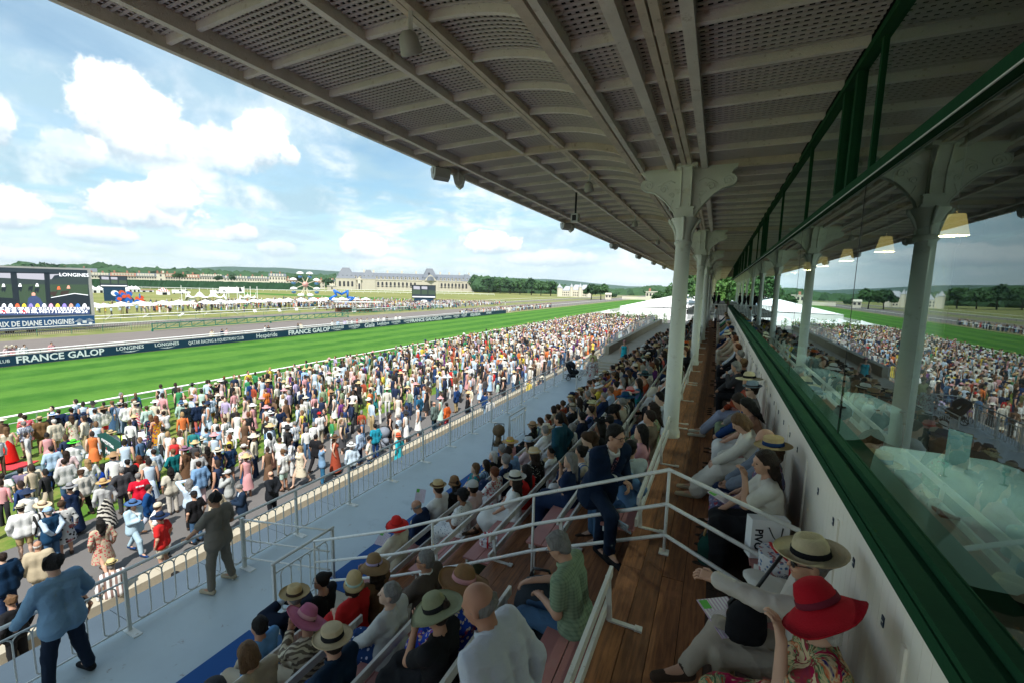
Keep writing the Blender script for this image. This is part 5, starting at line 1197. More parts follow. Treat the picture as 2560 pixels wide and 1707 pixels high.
# ---- trees
leaf = [mat('leaves dark', (.020, .062, .016), .7, .35, .4), mat('leaves mid', (.034, .090, .020), .7, .3, .4), mat('leaves bright', (.065, .15, .028), .7, .3, .4)]
bark = mat('bark', (.07, .05, .035), .9, .3)
def tree(label, loc, H_, W, m, cat='tree', n=1600, s=.55, group='trees around the racecourse', trunk=.18, name='broadleaf_tree'):
    t = thing(name, label, cat, loc, random.random()*6, group); tr = MB(); trunk = trunk*.55 if s > .8 else trunk; tr.tube([(0, 0, 0), (.02*H_, 0, H_*.3), (0, 0, H_*.7)], [H_*.028, H_*.02, H_*.008], 8)
    for i in range(5): a = i*1.3; tr.tube([(0, 0, H_*(.22+.05*i)), (W*.22*math.cos(a), W*.22*math.sin(a), H_*.55), (W*.36*math.cos(a), W*.36*math.sin(a), H_*.75)], [H_*.012, H_*.008, H_*.003], 5)
    obj('trunk', tr, t, bark, True)
    cl = RNG.normal(size=(26, 3)); cl /= np.linalg.norm(cl, axis=1)[:, None]; cl *= RNG.uniform(.35, .85, (26, 1)); cl[:, 2] = np.abs(cl[:, 2])*1.0-.15
    ci = RNG.integers(0, 26, n); d = RNG.normal(size=(n, 3)); d /= np.linalg.norm(d, axis=1)[:, None]; p = cl[ci]+d*RNG.uniform(.16, .34, (n, 1))
    p = p*np.array([W/2, W/2, H_*(1-trunk)*.5])+np.array([0, 0, H_*(trunk+(1-trunk)*.48)])
    u = RNG.normal(size=(n, 3)); u /= np.linalg.norm(u, axis=1)[:, None]; v = np.cross(u, d); v /= np.linalg.norm(v, axis=1)[:, None]; sz = RNG.uniform(.6, 1.3, (n, 1))*s
    V = np.stack([p-u*sz, p-v*sz*.6, p+u*sz, p+v*sz*.6], 1).reshape(-1, 3); F = np.arange(4*n).reshape(n, 4)
    me = np_mesh('crown', V, F, m, False); obj('crown', me, t); return t
def blobs(name, pts, m, label=None, kind='stuff', sub=2):
    import bmesh
    bm = bmesh.new(); bmesh.ops.create_icosphere(bm, subdivisions=sub, radius=1); bv = np.array([v.co[:] for v in bm.verts]); bf = np.array([[v.index for v in f.verts] for f in bm.faces]); bm.free()
    V = []; F = []; n = 0
    for x, y, z, r, hh in pts:
        q = bv*(1+RNG.normal(0, .13, (len(bv), 1))); q = q*np.array([r, r, hh])+np.array([x, y, z]); V.append(q); F.append(bf+n); n += len(bv)
    return np_mesh(name, np.concatenate(V), np.concatenate(F), m, False)
fm = mat('forest green', (.030, .075, .024), .9, .45, .05, .6, .5); fm2 = mat('far forest green', (.030, .070, .032), .9, .3, .02)
def forest(name, label, x0, x1, ftop, d0, d1, n, m, r=(5, 9), base=None):
    pts = []
    for i in range(n):
        px = random.uniform(x0, x1); u = random.random(); dist = d0+(d1-d0)*u; top = ftop(px)
        dr = ray(px, top); s_ = dist/math.hypot(dr.x, dr.y); zt = EYE+dr.z*s_; zt = G+(zt-G)*(1 if u > .7 else random.uniform(.72, .95)); rr = random.uniform(*r); hh = max((zt-G)*.5, rr*.8)
        pts.append((dr.x*s_, dr.y*s_, zt-hh, rr, hh))
    o = obj(name, blobs(name, pts, m)); o['kind'] = 'stuff'; o['label'] = label; o['category'] = 'forest'
def lin(*pt):
    return lambda x: float(np.interp(x, [p[0] for p in pt], [p[1] for p in pt]))
forest('forest', 'dense green wood behind the houses on the left', -400, 860, lin((-400, 652), (0, 662), (60, 655), (100, 662), (230, 660), (330, 668), (440, 672), (640, 680), (860, 688)), 760, 900, 420, fm, (9, 17))
forest('forest', 'green wood between the stables and the white castle', 1190, 1420, lin((1190, 690), (1260, 696), (1330, 700), (1420, 714)), 520, 600, 190, fm, (6, 11))
forest('forest', 'wood behind the white castle and the lone tree', 1380, 1760, lin((1380, 712), (1450, 718), (1560, 724), (1640, 714), (1700, 722), (1760, 724)), 560, 900, 240, fm, (8, 13))
forest('forest', 'wood to the right of the stand seen in the glass', 1760, 2500, lin((1760, 705), (2500, 705)), 320, 420, 160, fm, (6, 11))
def hill(name, dist, prof_, m):
    xs = np.linspace(-900, 2600, 140); V = []; F = []
    for i, px in enumerate(xs):
        dr = ray(px, prof_(px)); s_ = dist/math.hypot(dr.x, dr.y); x, y, z = dr.x*s_, dr.y*s_, EYE+dr.z*s_+random.uniform(-1, 1)*dist*.0004; V += [(x*.80, y*.80, G-1), (x, y, z), (x*1.1, y*1.1, G-1)]
        if i: q = 3*i; F += [(q-3, q, q+1, q-2), (q-2, q+1, q+2, q-1)]
    struct(name, MB().add(V, F), m)
hill('hills', 3300, lin((-900, 655), (0, 676), (300, 681), (440, 672), (560, 667), (700, 670), (830, 678), (960, 685), (1230, 693), (1400, 700), (1560, 716), (1800, 722), (2600, 742)), fm2)
k = 0
for px, base, top, wpx, m in ((1195, 731, 691, 34, 1), (1222, 733, 697, 30, 0), (1250, 735, 699, 28, 1), (1275, 736, 703, 26, 0), (1300, 737, 702, 30, 1), (1328, 739, 700, 28, 0), (1352, 740, 706, 28, 1), (1376, 741, 704, 30, 1)):
    a = at(px, base, Z=G); kk = a.length/1100; k += 1; tree(f'{ORD[k-1]} broad tree right of the stone stables, counted from them', a, (base-top)*kk*1.15, wpx*kk*1.5, leaf[m], n=1300, s=1.3)
a = at(1478, 750, Z=G); kk = a.length/1100; tree('large dark tree standing alone in front of the white castle', a, 41*kk, 34*kk*1.2, leaf[0], n=2200, s=.9)
a = at(1502, 751, Z=G); tree('second large tree joined to the lone one by the castle', a, 44*kk, 34*kk*1.2, leaf[1], n=2200, s=.9)
a = at(1536, 746, Z=G); tree('round clipped tree right of the lone trees', a, 14*kk, 16*kk, leaf[0], n=700, s=.8, trunk=.05); a = at(1660, 747, Z=G); tree('rounded tree beside the pale gate lodge', a, 22*kk, 34*kk, leaf[1], n=1500, s=.9, trunk=.05)
for i, (px, top, dy, wpx) in enumerate(((1712, 668, 150, 52), (1738, 660, 165, 46), (1768, 676, 130, 44), (1690, 700, 180, 30), (1806, 666, 120, 50), (1830, 670, 110, 52), (1868, 678, 105, 60), (1930, 690, 130, 60), (2000, 690, 140, 60), (1650, 726, 240, 26))):
    a = at(px, top, Y=dy); z = a.z; a.z = G; kk = a.length/1100; tree(f'{ORD[i]} bright green tree rising behind the white marquee', a, z-G, wpx*kk*1.35, leaf[2 if i % 3 else 1], n=2400, s=.5)
a = at(108, 700, Y=140); dr = ray(95, 649); s_ = 700/math.hypot(dr.x, dr.y); tree('tall spreading tree above the wood on the left skyline', (dr.x*s_, dr.y*s_, G), EYE+dr.z*s_-G, 44, leaf[0], n=2200, s=1.7)
for i, (px, wpx, hpx, b) in enumerate(((545, 18, 13, 706), (450, 24, 18, 703), (580, 14, 16, 707), (745, 30, 22, 712), (820, 26, 18, 716))):
    dr = ray(px, b); s_ = 520/math.hypot(dr.x, dr.y); tree(f'{ORD[i]} small tree in front of the town houses from the left', (dr.x*s_, dr.y*s_, EYE+dr.z*s_), hpx*.5, wpx*.5, leaf[i % 2], n=700, s=.9)
# hedge
hp = [at(150, 711, Z=G), at(300, 714, Z=G), at(500, 718, Z=G), at(700, 723, Z=G), at(800, 726, Z=G)]; hp = [p*(455/p.length) for p in hp]
V = []; F = []
for i in range(120):
    u = i/119*4; a_, b_ = hp[min(int(u), 3)], hp[min(int(u), 3)+1]; p = a_.lerp(b_, u-min(int(u), 3)); d = Vector((p.x, p.y, 0)).normalized(); ht = 6.6+random.uniform(-.2, .2)
    for j, (o_, z) in enumerate(((0, 0), (random.uniform(-.3, .3), ht*.5), (random.uniform(-.2, .2), ht), (5, ht), (5, 0))): V.append((p.x+d.x*o_, p.y+d.y*o_, G+z))
    if i: F += [(5*(i-1)+j, 5*i+j, 5*i+j+1, 5*(i-1)+j+1) for j in range(4)]
tag(struct('clipped_hedge', MB().add(V, F), mat('hedge green', (.016, .060, .022), .9, .3, .15, .5, 1)), 'long dark clipped hedge in front of the town houses', 'hedge'); bpy.data.objects['clipped_hedge']['kind'] = 'thing'

# ---- buildings
wall_c = mat('cream stone wall', (.47, .43, .345), .85, .12, .12); wall_w = mat('pale render', (.60, .55, .45), .85, .1, .2); slate_r = mat('slate roof', (.13, .145, .17), .6, .15, .2); tile_r = mat('clay tile roof', (.30, .14, .09), .8, .2, .2); win_m = mat('dark window', (.035, .035, .04), .3)
def roofm(m, x0, x1, y0, y1, z0, z1, ins, insy=None):
    iy = (y1-y0)*.38 if insy is None else insy
    m.add([(x0, y0, z0), (x1, y0, z0), (x1, y1, z0), (x0, y1, z0), (x0+ins, y0+iy, z1), (x1-ins, y0+iy, z1), (x1-ins, y1-iy, z1), (x0+ins, y1-iy, z1)], [(0, 1, 5, 4), (1, 2, 6, 5), (2, 3, 7, 6), (3, 0, 4, 7), (4, 5, 6, 7)])
    return m
def archwin(w_, h_, d=.25):
    pr = [(-w_/2, 0), (w_/2, 0), (w_/2, h_-w_/2)]+[(w_/2*math.cos(a), h_-w_/2+w_/2*math.sin(a)) for a in np.linspace(.3, PI-.3, 5)]+[(-w_/2, h_-w_/2)]
    return MB().prism(pr, 'y', -.06, d).mesh('window', win_m)
A = at(840, 724, Z=G); B_ = at(1183, 730, Z=G); L = (B_-A).length
t = thing('stone_stables', 'very long pale stone stable palace with slate roofs and central dome', 'palace', A, math.atan2(B_.y-A.y, B_.x-A.x)); EH = 12.4
obj('wall', MB().box(0, L, 0, 18, 0, EH), t, wall_c); obj('cornice', MB().box(-.3, L+.3, -.5, 0, EH-.5, EH+.3).box(-.2, L+.2, -.35, -.005, 5.0, 5.35), t, wall_w)
obj('roof', roofm(MB(), .5, L-.5, .3, 17.7, EH+.3, EH+8, 6), t, slate_r)
pav = ((0, 22, 10, 13), (28, 44, 6, 11), (L*.605, L*.73, 11, 15), (L-14, L, 4, 9))
for x0, x1, up, rh in pav:
    obj('pavilion', MB().box(x0, x1, -1.2, -.51, 0, EH).box(x0, x1, -1.4, 0-.51, EH, EH+.5), t, wall_c); obj('pavilion_roof', roofm(MB(), x0, x1, -1.3, 17, EH+.5, EH+rh, (x1-x0)*.33, 6), t, slate_r)
cx = L*.668; obj('dome', MB().lathe([(12.2, 4), (11.6, 8.5), (9.5, 10.6), (3.4, 14), (3.0, 14.4), (1.5, 14.6), (1.5, 16), (0, 17.2)], 8, (cx, 8, EH-4)), t, slate_r)
obj('pediment', MB().prism([(cx-7, EH), (cx+7, EH), (cx+6, EH+2), (cx+2, EH+6.5), (cx, EH+7.5), (cx-2, EH+6.5), (cx-6, EH+2)], 'y', -2.2, -1.42), t, wall_c); obj('oculus', MB().ball((cx-1.5, -2.25+3, EH+8.5), (1.2, .6, 1.6), 10, 8), t, win_m)
aw = archwin(2.3, 6.2)
xs = [4.5, 9, 13.5, 18]+[47+k*4.75 for k in range(int((L*.60-47)/4.75))]+[L*.735+3+k*4.4 for k in range(int((L*.26-3)/4.4))]
for x in xs:
    inp = x < 22 or x > L-14; obj('window', aw, t, loc=(x, -1.22 if inp else -.06+.0, 3.6))
dm = MB().box(-1.1, 1.1, -1.0, 3, 0, 2.6).mesh('dormer', wall_w); dw = MB().box(-.6, .6, -1.05, -1.005, .5, 2.1).mesh('dormer_window', win_m); dr_ = MB().prism([(-1.3, 2.6), (1.3, 2.6), (0, 3.9)], 'y', -1.1, 3).mesh('dormer_roof', slate_r)
for i in range(34):
    x = 3+i*(L-6)/33
    if abs(x-cx) < 12: continue
    o = obj('dormer', dm, t, loc=(x, 1.2, EH+.8)); obj('dormer_window', dw, o); obj('dormer_roof', dr_, o)
ch = MB().box(-1, 1, -1, 1, 0, 5).mesh('chimney', wall_w)
for x in (6, 14, 31, 42, 58, 75, 92, L*.75, L*.82, L*.9, L-4): obj('chimney', ch, t, loc=(x, 9, EH+6.5))
obj('statue', MB().ball((cx, 8, EH+14), (.8, .8, 1.5), 8, 6), t, slate_r); obj('gate_porch', MB().box(24, 27.5, -3, -.51, 0, 11.5).prism([(22.5, 11.5), (29, 11.5), (25.75, 15)], 'y', -3.2, -.51), t, wall_w)
obj('porch_arch', archwin(2, 7), t, loc=(25.7, -3.0, .5))
def house(label, px0, px1, pb, pe, pr_, dist, wm, rm, nw, nfl=2, cat='house', chim=2, name='town_house'):
    def pt(px, py): d = ray(px, py); return d*(dist/math.hypot(d.x, d.y))+Vector((0, 0, EYE))
    a, b = pt(px0, pb), pt(px1, pb+.022*(px1-px0)); he = pt(px0, pe).z-a.z; hr = pt(px0, pr_).z-a.z; W = math.hypot(b.x-a.x, b.y-a.y)
    base = a.z-G; t = thing(name, label, cat, (a.x, a.y, G), math.atan2(b.y-a.y, b.x-a.x))
    obj('wall', MB().box(0, W, 0, 12, 0, base+he), t, wm); obj('roof', roofm(MB(), -.3, W+.3, -.4, 12.4, base+he, base+hr, .2 if cat == 'house' else 3), t, rm)
    m = MB(); n = 0
    for f in range(nfl):
        for i in range(nw): x = W*(i+.5)/nw; z = base+he*(f+.25)/nfl; m.box(x-.6, x+.6, -.08, -.01, z, z+he/nfl*.5)
    obj('windows', m, t, win_m)['kind'] = 'stuff'
    for i in range(chim): obj('chimney', MB().box(W*(i+.3)/chim-.7, W*(i+.3)/chim+.7, 5, 6.5, base+hr-1, base+hr+2.2), t, tile_r)
    if nfl == 2:
        m = MB()
        for i in range(max(1, nw-1)): x = W*(i+.8)/nw; m.box(x-.8, x+.8, .3, 3, base+he+.4, base+he+2.6)
        obj('dormers', m, t, wm)['kind'] = 'stuff'
hs_ = [('cream house with a slate roof, first behind the hedge', 222, 278, 703, 689, 683, wall_w, slate_r, 8), ('red-tiled house right of the slate-roofed cream one', 278, 342, 704, 690, 682, wall_c, tile_r, 9), ('slate-roofed town house left of the scaffold-white one', 342, 392, 705, 691, 683, wall_w, slate_r, 8),
       ('windowless white gable building in the town row', 392, 414, 705, 684, 683, wall_w, tile_r, 1), ('brown-roofed house with chimneys right of the white gable', 414, 452, 706, 692, 684, wall_c, tile_r, 6), ('small red-roofed house in the middle of the town row', 452, 500, 707, 694, 686, wall_w, tile_r, 7),
       ('long cream terrace with grey roof left part', 500, 560, 709, 692, 688, wall_w, slate_r, 10), ('long cream terrace with grey roof middle part', 560, 625, 711, 696, 691, wall_w, slate_r, 9), ('long cream terrace with grey roof right part', 625, 673, 712, 697, 692, wall_w, slate_r, 8),
       ('taller cream corner house with steep slate roof', 673, 716, 713, 691, 684, wall_w, slate_r, 6), ('low red-roofed house right of the corner house', 716, 745, 714, 702, 696, wall_c, tile_r, 4), ('pink-grey house left of the stables', 788, 812, 720, 706, 699, wall_c, tile_r, 3), ('small white building beside the stables', 824, 838, 721, 703, 700, wall_w, slate_r, 2)]
for l_, a0, a1, pb, pe, pr_, wm, rm, nw in hs_: house(l_, a0, a1, pb, pe, pr_, 560, wm, rm, nw)
house('long grey-roofed building high behind the screen lorry', 150, 244, 690, 678, 669, 720, wall_w, slate_r, 12, 1)
house('low stone wall building at the left foot of the stables', 818, 842, 726, 716, 715, 470, wall_c, wall_c, 1, 1, chim=0)
# castle
def castle():
    a = at(1396, 742, Z=G); kk = a.length/1100; t = thing('white_castle', 'pale castle with steep grey roofs and pointed towers among trees', 'castle', a, math.atan2(at(1470, 744, Z=G).y-a.y, at(1470, 744, Z=G).x-a.x)); W = 76*kk
    obj('wall', MB().box(0, W, 0, 14, 0, 15*kk), t, wall_w); rm_ = mat('pale lead roof', (.36, .37, .40), .6, .15, .3)
    for x0, x1, h0, h1 in ((.12, .45, 15, 26), (.42, .72, 17, 30), (.68, .98, 18, 30)): obj('wing', MB().box(W*x0, W*x1, -.6, 13, 0, h0*kk), t, wall_w); obj('roof', roofm(MB(), W*x0-.2, W*x1+.2, -.8, 13.5, h0*kk, h1*kk, 2.5), t, rm_)
    for x, r, h0, h1 in ((.03, 2.0, 22, 32), (.10, 1.0, 20, 27), (.42, 1.4, 24, 33), (.70, 1.5, 24, 34), (.97, 2.2, 20, 33)): obj('tower', MB().lathe([(r, 0), (r, h0*kk)], 10, (W*x, -1, 0)), t, wall_w); obj('spire', MB().lathe([(r*1.15, h0*kk), (r*.5, (h0+h1)/2*kk), (0, h1*kk)], 10, (W*x, -1, 0)), t, rm_)
    m = MB()
    for i in range(14):
        for f in (3, 9): x = W*(.14+.06*i); m.box(x-.4, x+.4, -.75, -.62, f*kk, (f+3)*kk)
    obj('windows', m, t, win_m)['kind'] = 'stuff'
castle()
house('pale flat-topped gate lodge beyond the lone trees', 1614, 1646, 744, 730, 729, 330, wall_w, wall_w, 4, 1, chim=1, name='gate_lodge'); house('small white outbuilding beyond the lone trees', 1513, 1528, 746, 737, 733, 330, wall_w, wall_w, 2, 1, chim=0)
tag(obj('boundary_wall', MB().box(0, 60, 0, .6, 0, 2.2), None, wall_w, loc=at(1555, 749, Z=G), rot=(0, 0, .25)), 'long low pale wall leading to the gate lodge', 'wall')
# ---- white marquee, planting and parasols at the end of the lawn
t = thing('white_marquee', 'huge white peaked marquee beyond the crowd by the track', 'marquee', (-13.5, 128, G), 0); mq = MB()
for i in range(5):
    y = i*15; mq.add([(-12, y, 3.2), (14, y, 3.6), (14, y+15, 3.6), (-12, y+15, 3.2), (2, y+7.5, 6.6)], [(0, 1, 4), (1, 2, 4), (2, 3, 4), (3, 0, 4)])
    obj('roof', mq, t, linen); mq = MB(); obj('wall', MB().box(-11.8, 13.8, y+.1, y+14.9, 0, 3.15), t, linen)
def small_par(lbl, x, y):
    o = copy_tree(pr0); o.location = (x, y, G); o['label'] = lbl; o['group'] = 'parasols by the white marquee'
for i in range(7): small_par(f'{ORD[i]} white parasol in front of the white marquee from the left', -24+i*2.6, 108+(i % 2)*5)
bam = leaf[2]
for i in range(9):
    m = MB()
    for q in range(130):
        z = random.uniform(.6, 3.2); a = random.random()*6.3; r = random.uniform(.1, .7); x, y = r*math.cos(a), r*math.sin(a); d = random.random()*6.3; m.add([(x, y, z), (x+.3*math.cos(d), y+.3*math.sin(d), z-.05), (x+.05, y+.05, z+.12)], [(0, 1, 2)])
    t = thing('potted_bamboo', f'{ORD[i]} feathery green bamboo in front of the marquee from the left', 'plant', (-22+i*1.7, 100+random.random()*5, G), 0, 'bamboos by the white marquee'); obj('leaves', m, t, bam); obj('stem', MB().tube([(0, 0, 0), (0, 0, 3)], .04, 5), t, bark)
# betting flag on the lawn
t = thing('betting_flag', 'dark green feather flag with white betting lettering on the lawn', 'flag', (-22.9, 9.5, G)); fg = mat('dark green flag', (.006, .075, .065), .6, .05)
fp = lambda x, y: at(x, y, Y=9.5)-Vector((-22.9, 9.5, G))
def fpoly(nm, m, dy, pts): v = [fp(*p) for p in pts]; return obj(nm, MB().add([(p.x, dy, p.z) for p in v], [tuple(range(len(v)))]), t, m)
v = [fp(*p) for p in ((243, 1084), (263, 1080), (301, 1105), (306, 1132), (260, 1143))]
fl_ = obj('banner', MB().prism([(p.x, p.z) for p in v][::-1], 'y', -.012, .012), t, fg); v = [fp(*p) for p in ((260, 1143.5), (306, 1132.5), (306, 1137), (262, 1149))]; obj('hem', MB().prism([(p.x, p.z) for p in v][::-1], 'y', -.012, .012), t, mat('yellow hem', (.6, .42, .03)))
for s, x, y, sz in (('PARIEZ ICI.', 267, 1104, .155), ('BET HERE.', 275, 1111, .155), ('PMU', 273, 1132, .26)):
    p = fp(x, y); text('lettering', s, sz, (p.x, -.02, p.z), (PI/2, .16, 0), wtxt, fl_, bold=.008, spacing=1.05)
obj('logo_dash', MB().add([(fp(266, 1116).x, -.02, fp(266, 1116).z), (fp(267.5, 1116).x, -.02, fp(267, 1116).z), (fp(269.5, 1127).x, -.02, fp(269, 1127).z), (fp(268, 1127).x, -.02, fp(268, 1127).z)], [(3, 2, 1, 0)]), fl_, red_m)
obj('pole', MB().tube([(0, .03, 0), (-.02, .03, 2.2), (-.35, .03, 3.0)], .02, 6), t, dark_m, True); obj('base', MB().box(-.3, .3, -.3, .3, 0, .04), t, dark_m)
# picnic rugs and bags on the lawn
rugs = [((350, 1090), 2.6, 1.4, (.62, .60, .64)), ((320, 1118), 2.0, 1.5, (.26, .20, .42)), ((285, 1128), 1.8, 1.2, (.35, .50, .62)), ((520, 1075), 2.2, 1.4, (.04, .09, .25)), ((30, 1165), 1.3, 1.0, (.5, .05, .06)), ((100, 1180), 2.2, 1.3, (.10, .14, .16)), ((115, 1195), 1.2, .9, (.60, .52, .28)), ((225, 1130), 1.8, 1.2, (.5, .6, .7)), ((300, 1098), 1.6, 1.0, (.45, .6, .1)), ((745, 985), 2, 1.5, (.55, .42, .33)), ((790, 1000), 2, 1.5, (.05, .2, .3))]
rn = ['pale patterned', 'violet', 'light blue', 'dark blue', 'red dotted', 'dark teal', 'straw yellow', 'white and blue', 'lime green', 'sandy pink', 'teal striped']
for i, ((px, py), a_, b_, c) in enumerate(rugs):
    p = at(px, py, Z=G+.01); m = MB().sheet(-a_/2, a_/2, -b_/2, b_/2, .012, 8, 6); m.v = [(x, y, z+.02*random.random()) for x, y, z in m.v]
    tag(obj('picnic_blanket', m, None, cloth, color=c, loc=p, rot=(0, 0, random.uniform(-.6, 1))), f'{rn[i]} picnic blanket spread on the lawn', 'blanket')
def bag(lbl, loc, s, c, name='bag', cat='bag', rz=0):
    t = thing(name, lbl, cat, loc, rz); v, f = sdf([('e', (0, 0, s*.45), (s*.42, s*.28, s*.5), None), ('c', (-s*.2, .0, s*.12), (s*.2, 0, s*.12), s*.2, s*.2)], .02, .04, .004); obj('body', np_mesh('bag', v, f, cloth), t, color=c); obj('strap', MB().tube([(-s*.18, s*.25, s*.8), (-s*.22, s*.42, s*.5), (-s*.16, s*.27, s*.15)], .014, 5).tube([(s*.18, s*.25, s*.8), (s*.22, s*.42, s*.5), (s*.16, s*.27, s*.15)], .014, 5), t, dark_m, True); return t
bag('grey backpack lying on the lawn left of the green flag', at(236, 1106, Z=G), .55, (.10, .09, .09)); bag('small black bag on the lawn behind the person in brown shorts', at(540, 1052, Z=G), .4, (.02, .02, .03)); bag('blue cool bag on the violet blanket', at(321, 1116, Z=G), .42, (.03, .12, .35))
# ================================================================== who sits and stands where
T90 = PI/2
TAKEN = []; ANCH = []; LABELS = set(); NPEOPLE = [0]
def resf(d): return .0125 if d < 4.6 else (.016 if d < 7.5 else (.022 if d < 12 else .030))
def P_(label, loc, rz, **kw):
    d = (Vector(loc)-Vector((0, 0, EYE))).length; kw.setdefault('h', resf(d)); LABELS.add(label); NPEOPLE[0] += 1
    return person(label, loc, rz, **kw)
def hoff(kw, rz):                                       # where the head is relative to the hips
    J = skeleton(kw.get('pose', 'stand'), kw.get('arms', ('side', 'side')), kw.get('head', (0, 0)), kw.get('lean', 0), kw.get('tw', 0), kw.get('ls', 0)); h = J['head']*kw.get('scale', 1)
    return Matrix.Rotation(rz, 3, 'Z') @ Vector((h[0], h[1], 0))
def S_(label, px, py, row=None, rz=0.0, dy=0.0, **kw):           # somebody on a tier bench, found from where the head shows
    best = None
    for k in (range(5) if row is None else [row]):
        p = at(px, py, X=XR(k)-.30); e = abs(p.z+.5*(k+1)-1.20)
        if best is None or e < best[0]: best = (e, k, p.y)
    _, k, y = best; TAKEN.append((k, y)); kw.setdefault('pose', 'sit'); kw.setdefault('arms', ('lap', 'lap2')); kw.setdefault('group', 'spectators on the tier benches')
    x = XR(k)-.22+.0
    ho = hoff(kw, T90+rz); return P_(label, (x, y+dy-ho.y, -.5*(k+1)-.05), T90+rz, **kw)
def W_(label, px, py, rz=0.0, **kw):                    # somebody on the wall bench
    p = at(px, py, Z=1.19); kw.setdefault('pose', 'sit'); kw.setdefault('arms', ('lap', 'lap2')); kw.setdefault('group', 'spectators on the wall benches')
    ho = hoff(kw, T90+rz); return P_(label, (.64, p.y-ho.y, -.05), T90+rz, **kw)
def G_(label, px, py, rz=0.0, hz=1.62, anchor=None, **kw):       # somebody standing on the promenade or lawn
    sc_ = kw.get('scale', 1.0); p = at(px, py, Z=G+hz*sc_); TAKEN.append(('g', p.x, p.y)); kw.setdefault('group', 'racegoers on the promenade and lawn')
    ho = hoff(kw, T90+rz); p.x -= ho.x; p.y -= ho.y
    if anchor: ANCH.append((p.x, p.y, anchor))
    return P_(label, (p.x, p.y, G), T90+rz, **kw)
FL = ('floral', (.5, .06, .08), 16)
# ---- terrace
p = at(115, 1425, Z=-2.5+1.60); P_('person with dark wavy hair in a blue linen shirt leaning on the terrace railing', (p.x+.12, p.y+.06, -2.5), T90+.15, pose='wide', arms=((.10, .30, -.42), (.16, .24, -.40)), lean=.10, scale=1.04, head=(-.2, .1), top=(.17, .29, .42), bot=(.012, .02, .04), hc='black', hs='curly', sk=0, shoes='black', h=.014, kind='loose')
p = at(540, 1245, Z=-2.5+1.62); P_('person in a loose grey-brown shirt and trousers standing at the terrace railing', (p.x, p.y, -2.5), T90+.2, pose='wide', arms=((.12, .34, -.40), (-.04, .20, -.36)), head=(.45, -.1), top='taupe', bot='taupe', sleeve='short', kind='loose', hc='black', hs='curly', sk=2, shoes='beige', h=.014)
# ---- near tiers
S_('person in a light blue shirt with short black hair on the front bench', 636, 1539, rz=.1, top=(.13, .30, .55), bot='beige', hc='black', sk=2, arms=('seat', 'lap'), head=(.1, .1), shoes='light grey', pose='sitout')
S_('person in a navy blazer and beige fedora looking through binoculars', 733, 1488, rz=-.1, arms=('binoc', 'binoc'), top='pale blue', jacket=(.008, .014, .030), bot='denim blue', hat='panama', hatc='straw', band='dark brown', hc='grey', sk=3, head=(.3, .1), lean=.1)
S_('person in a low-backed black dress with dark bun, sunglasses and gold earrings', 793, 1434, rz=.15, fem=1, kind='low', sleeve='short', top='black', bkind='skirt', bot='black', hc='black', hs='bun', glasses=2, sk=1, head=(.55, .05))
S_('person in a red dress and straw cloche with a red flower', 873, 1492, row=3, fem=1, kind='dress', sleeve='short', top='red', bkind='skirt', bot='red', hat='cloche', hatc='straw', band='mint', hc='dark brown', hs='bob', arms=('phone', 'lap'), head=(-.5, .2))
S_('person in a navy shirt and straw boater with black band near the bottom edge', 823, 1590, top=(.008, .022, .045), bot='dark blue', hat='boater', hatc=(.50, .40, .25), band='black', hc='dark brown', sk=1, lean=.05)
S_('person with short grey hair in a light grey cardigan and patterned skirt', 959, 1475, rz=.1, fem=1, top='light grey', kind='loose', bkind='longskirt', bot='dark blue', bpat=('dots', (.5, .5, .6), 16), hc='grey', hs='short', sk=3, head=(.45, .15))
S_('person with a golden brown bob in a beige jacket bending over a phone', 637, 1652, rz=.0, fem=1, top='beige', bot='beige', hc='light brown', hs='bob', head=(0, -.3), lean=.25)
S_('person in a dark grey flat cap at the bottom edge', 522, 1700, top='dark grey', bot='dark grey', hat='cap', hatc='dark grey', hc='grey')
S_('person in a zebra-pattern beige top and pink straw hat at the bottom edge', 760, 1672, row=3, fem=1, top='cream', tpat=('zebra', (.16, .13, .10), 7), bot='beige', hat='wide', hatc=(.42, .12, .20), band='pink', hc='brown', tilt=(.3, .5), arms=('chin', 'lap'))
S_('person in a brown floppy straw hat with lilac ribbon behind the red dress', 925, 1418, row=3, fem=1, kind='low', sleeve='short', top='brown', bot='brown', hat='floppy', hatc=(.26, .16, .08), band='lilac', hc='dark brown', hs='longcurly', arms=('chin', 'lap'), sk=2)
S_('person with grey hair and sunglasses in a brown suit jacket', 1051, 1370, rz=.05, top='white', jacket=(.085, .065, .052), bot='beige', hc='grey', hs='short', glasses=2, sk=2, head=(.35, 0), arms=('knee', 'lap'))
S_('person in a blue floral dress and wide tan hat with flowered band', 1142, 1500, row=1, fem=1, kind='dress', sleeve='long', top=(.01, .04, .30), tpat=('floral', (.5, .42, .35), 22), bkind='skirt', bot=(.01, .04, .30), hat='wide', hatc=(.24, .13, .06), band='pink', hc='light brown', hs='bob', tilt=(.15, .12))
S_('person in a black top and wide olive hat with black bow and white flowers', 1078, 1612, row=1, fem=1, top='black', sleeve='short', bkind='skirt', bot='black', hat='wide', hatc=(.24, .25, .15), band='black', hc='dark brown', hs='bun', tilt=(-.1, -.1), head=(.1, -.2), arms=('chin', 'lap'))
S_('person with a bald tanned head in a white shirt, back to the camera', 1250, 1506, row=0, pose='stand', rz=-.1, top=(.50, .53, .60), kind='loose', bot='dark grey', hs='ring', hc='grey', sk=(.40, .20, .13), lean=.30, head=(.2, -.25), arms=('side', 'side'))
S_('person with grey hair in a green checked shirt rummaging in a backpack', 1427, 1335, row=0, rz=-.05, top=(.22, .29, .19), tpat=('plaid', (.14, .20, .13), 11), sleeve='short', bot='denim blue', hc='grey', hs='short', sk=1, glasses=1, head=(.1, -.5), lean=.22, arms=('phone', 'show'))
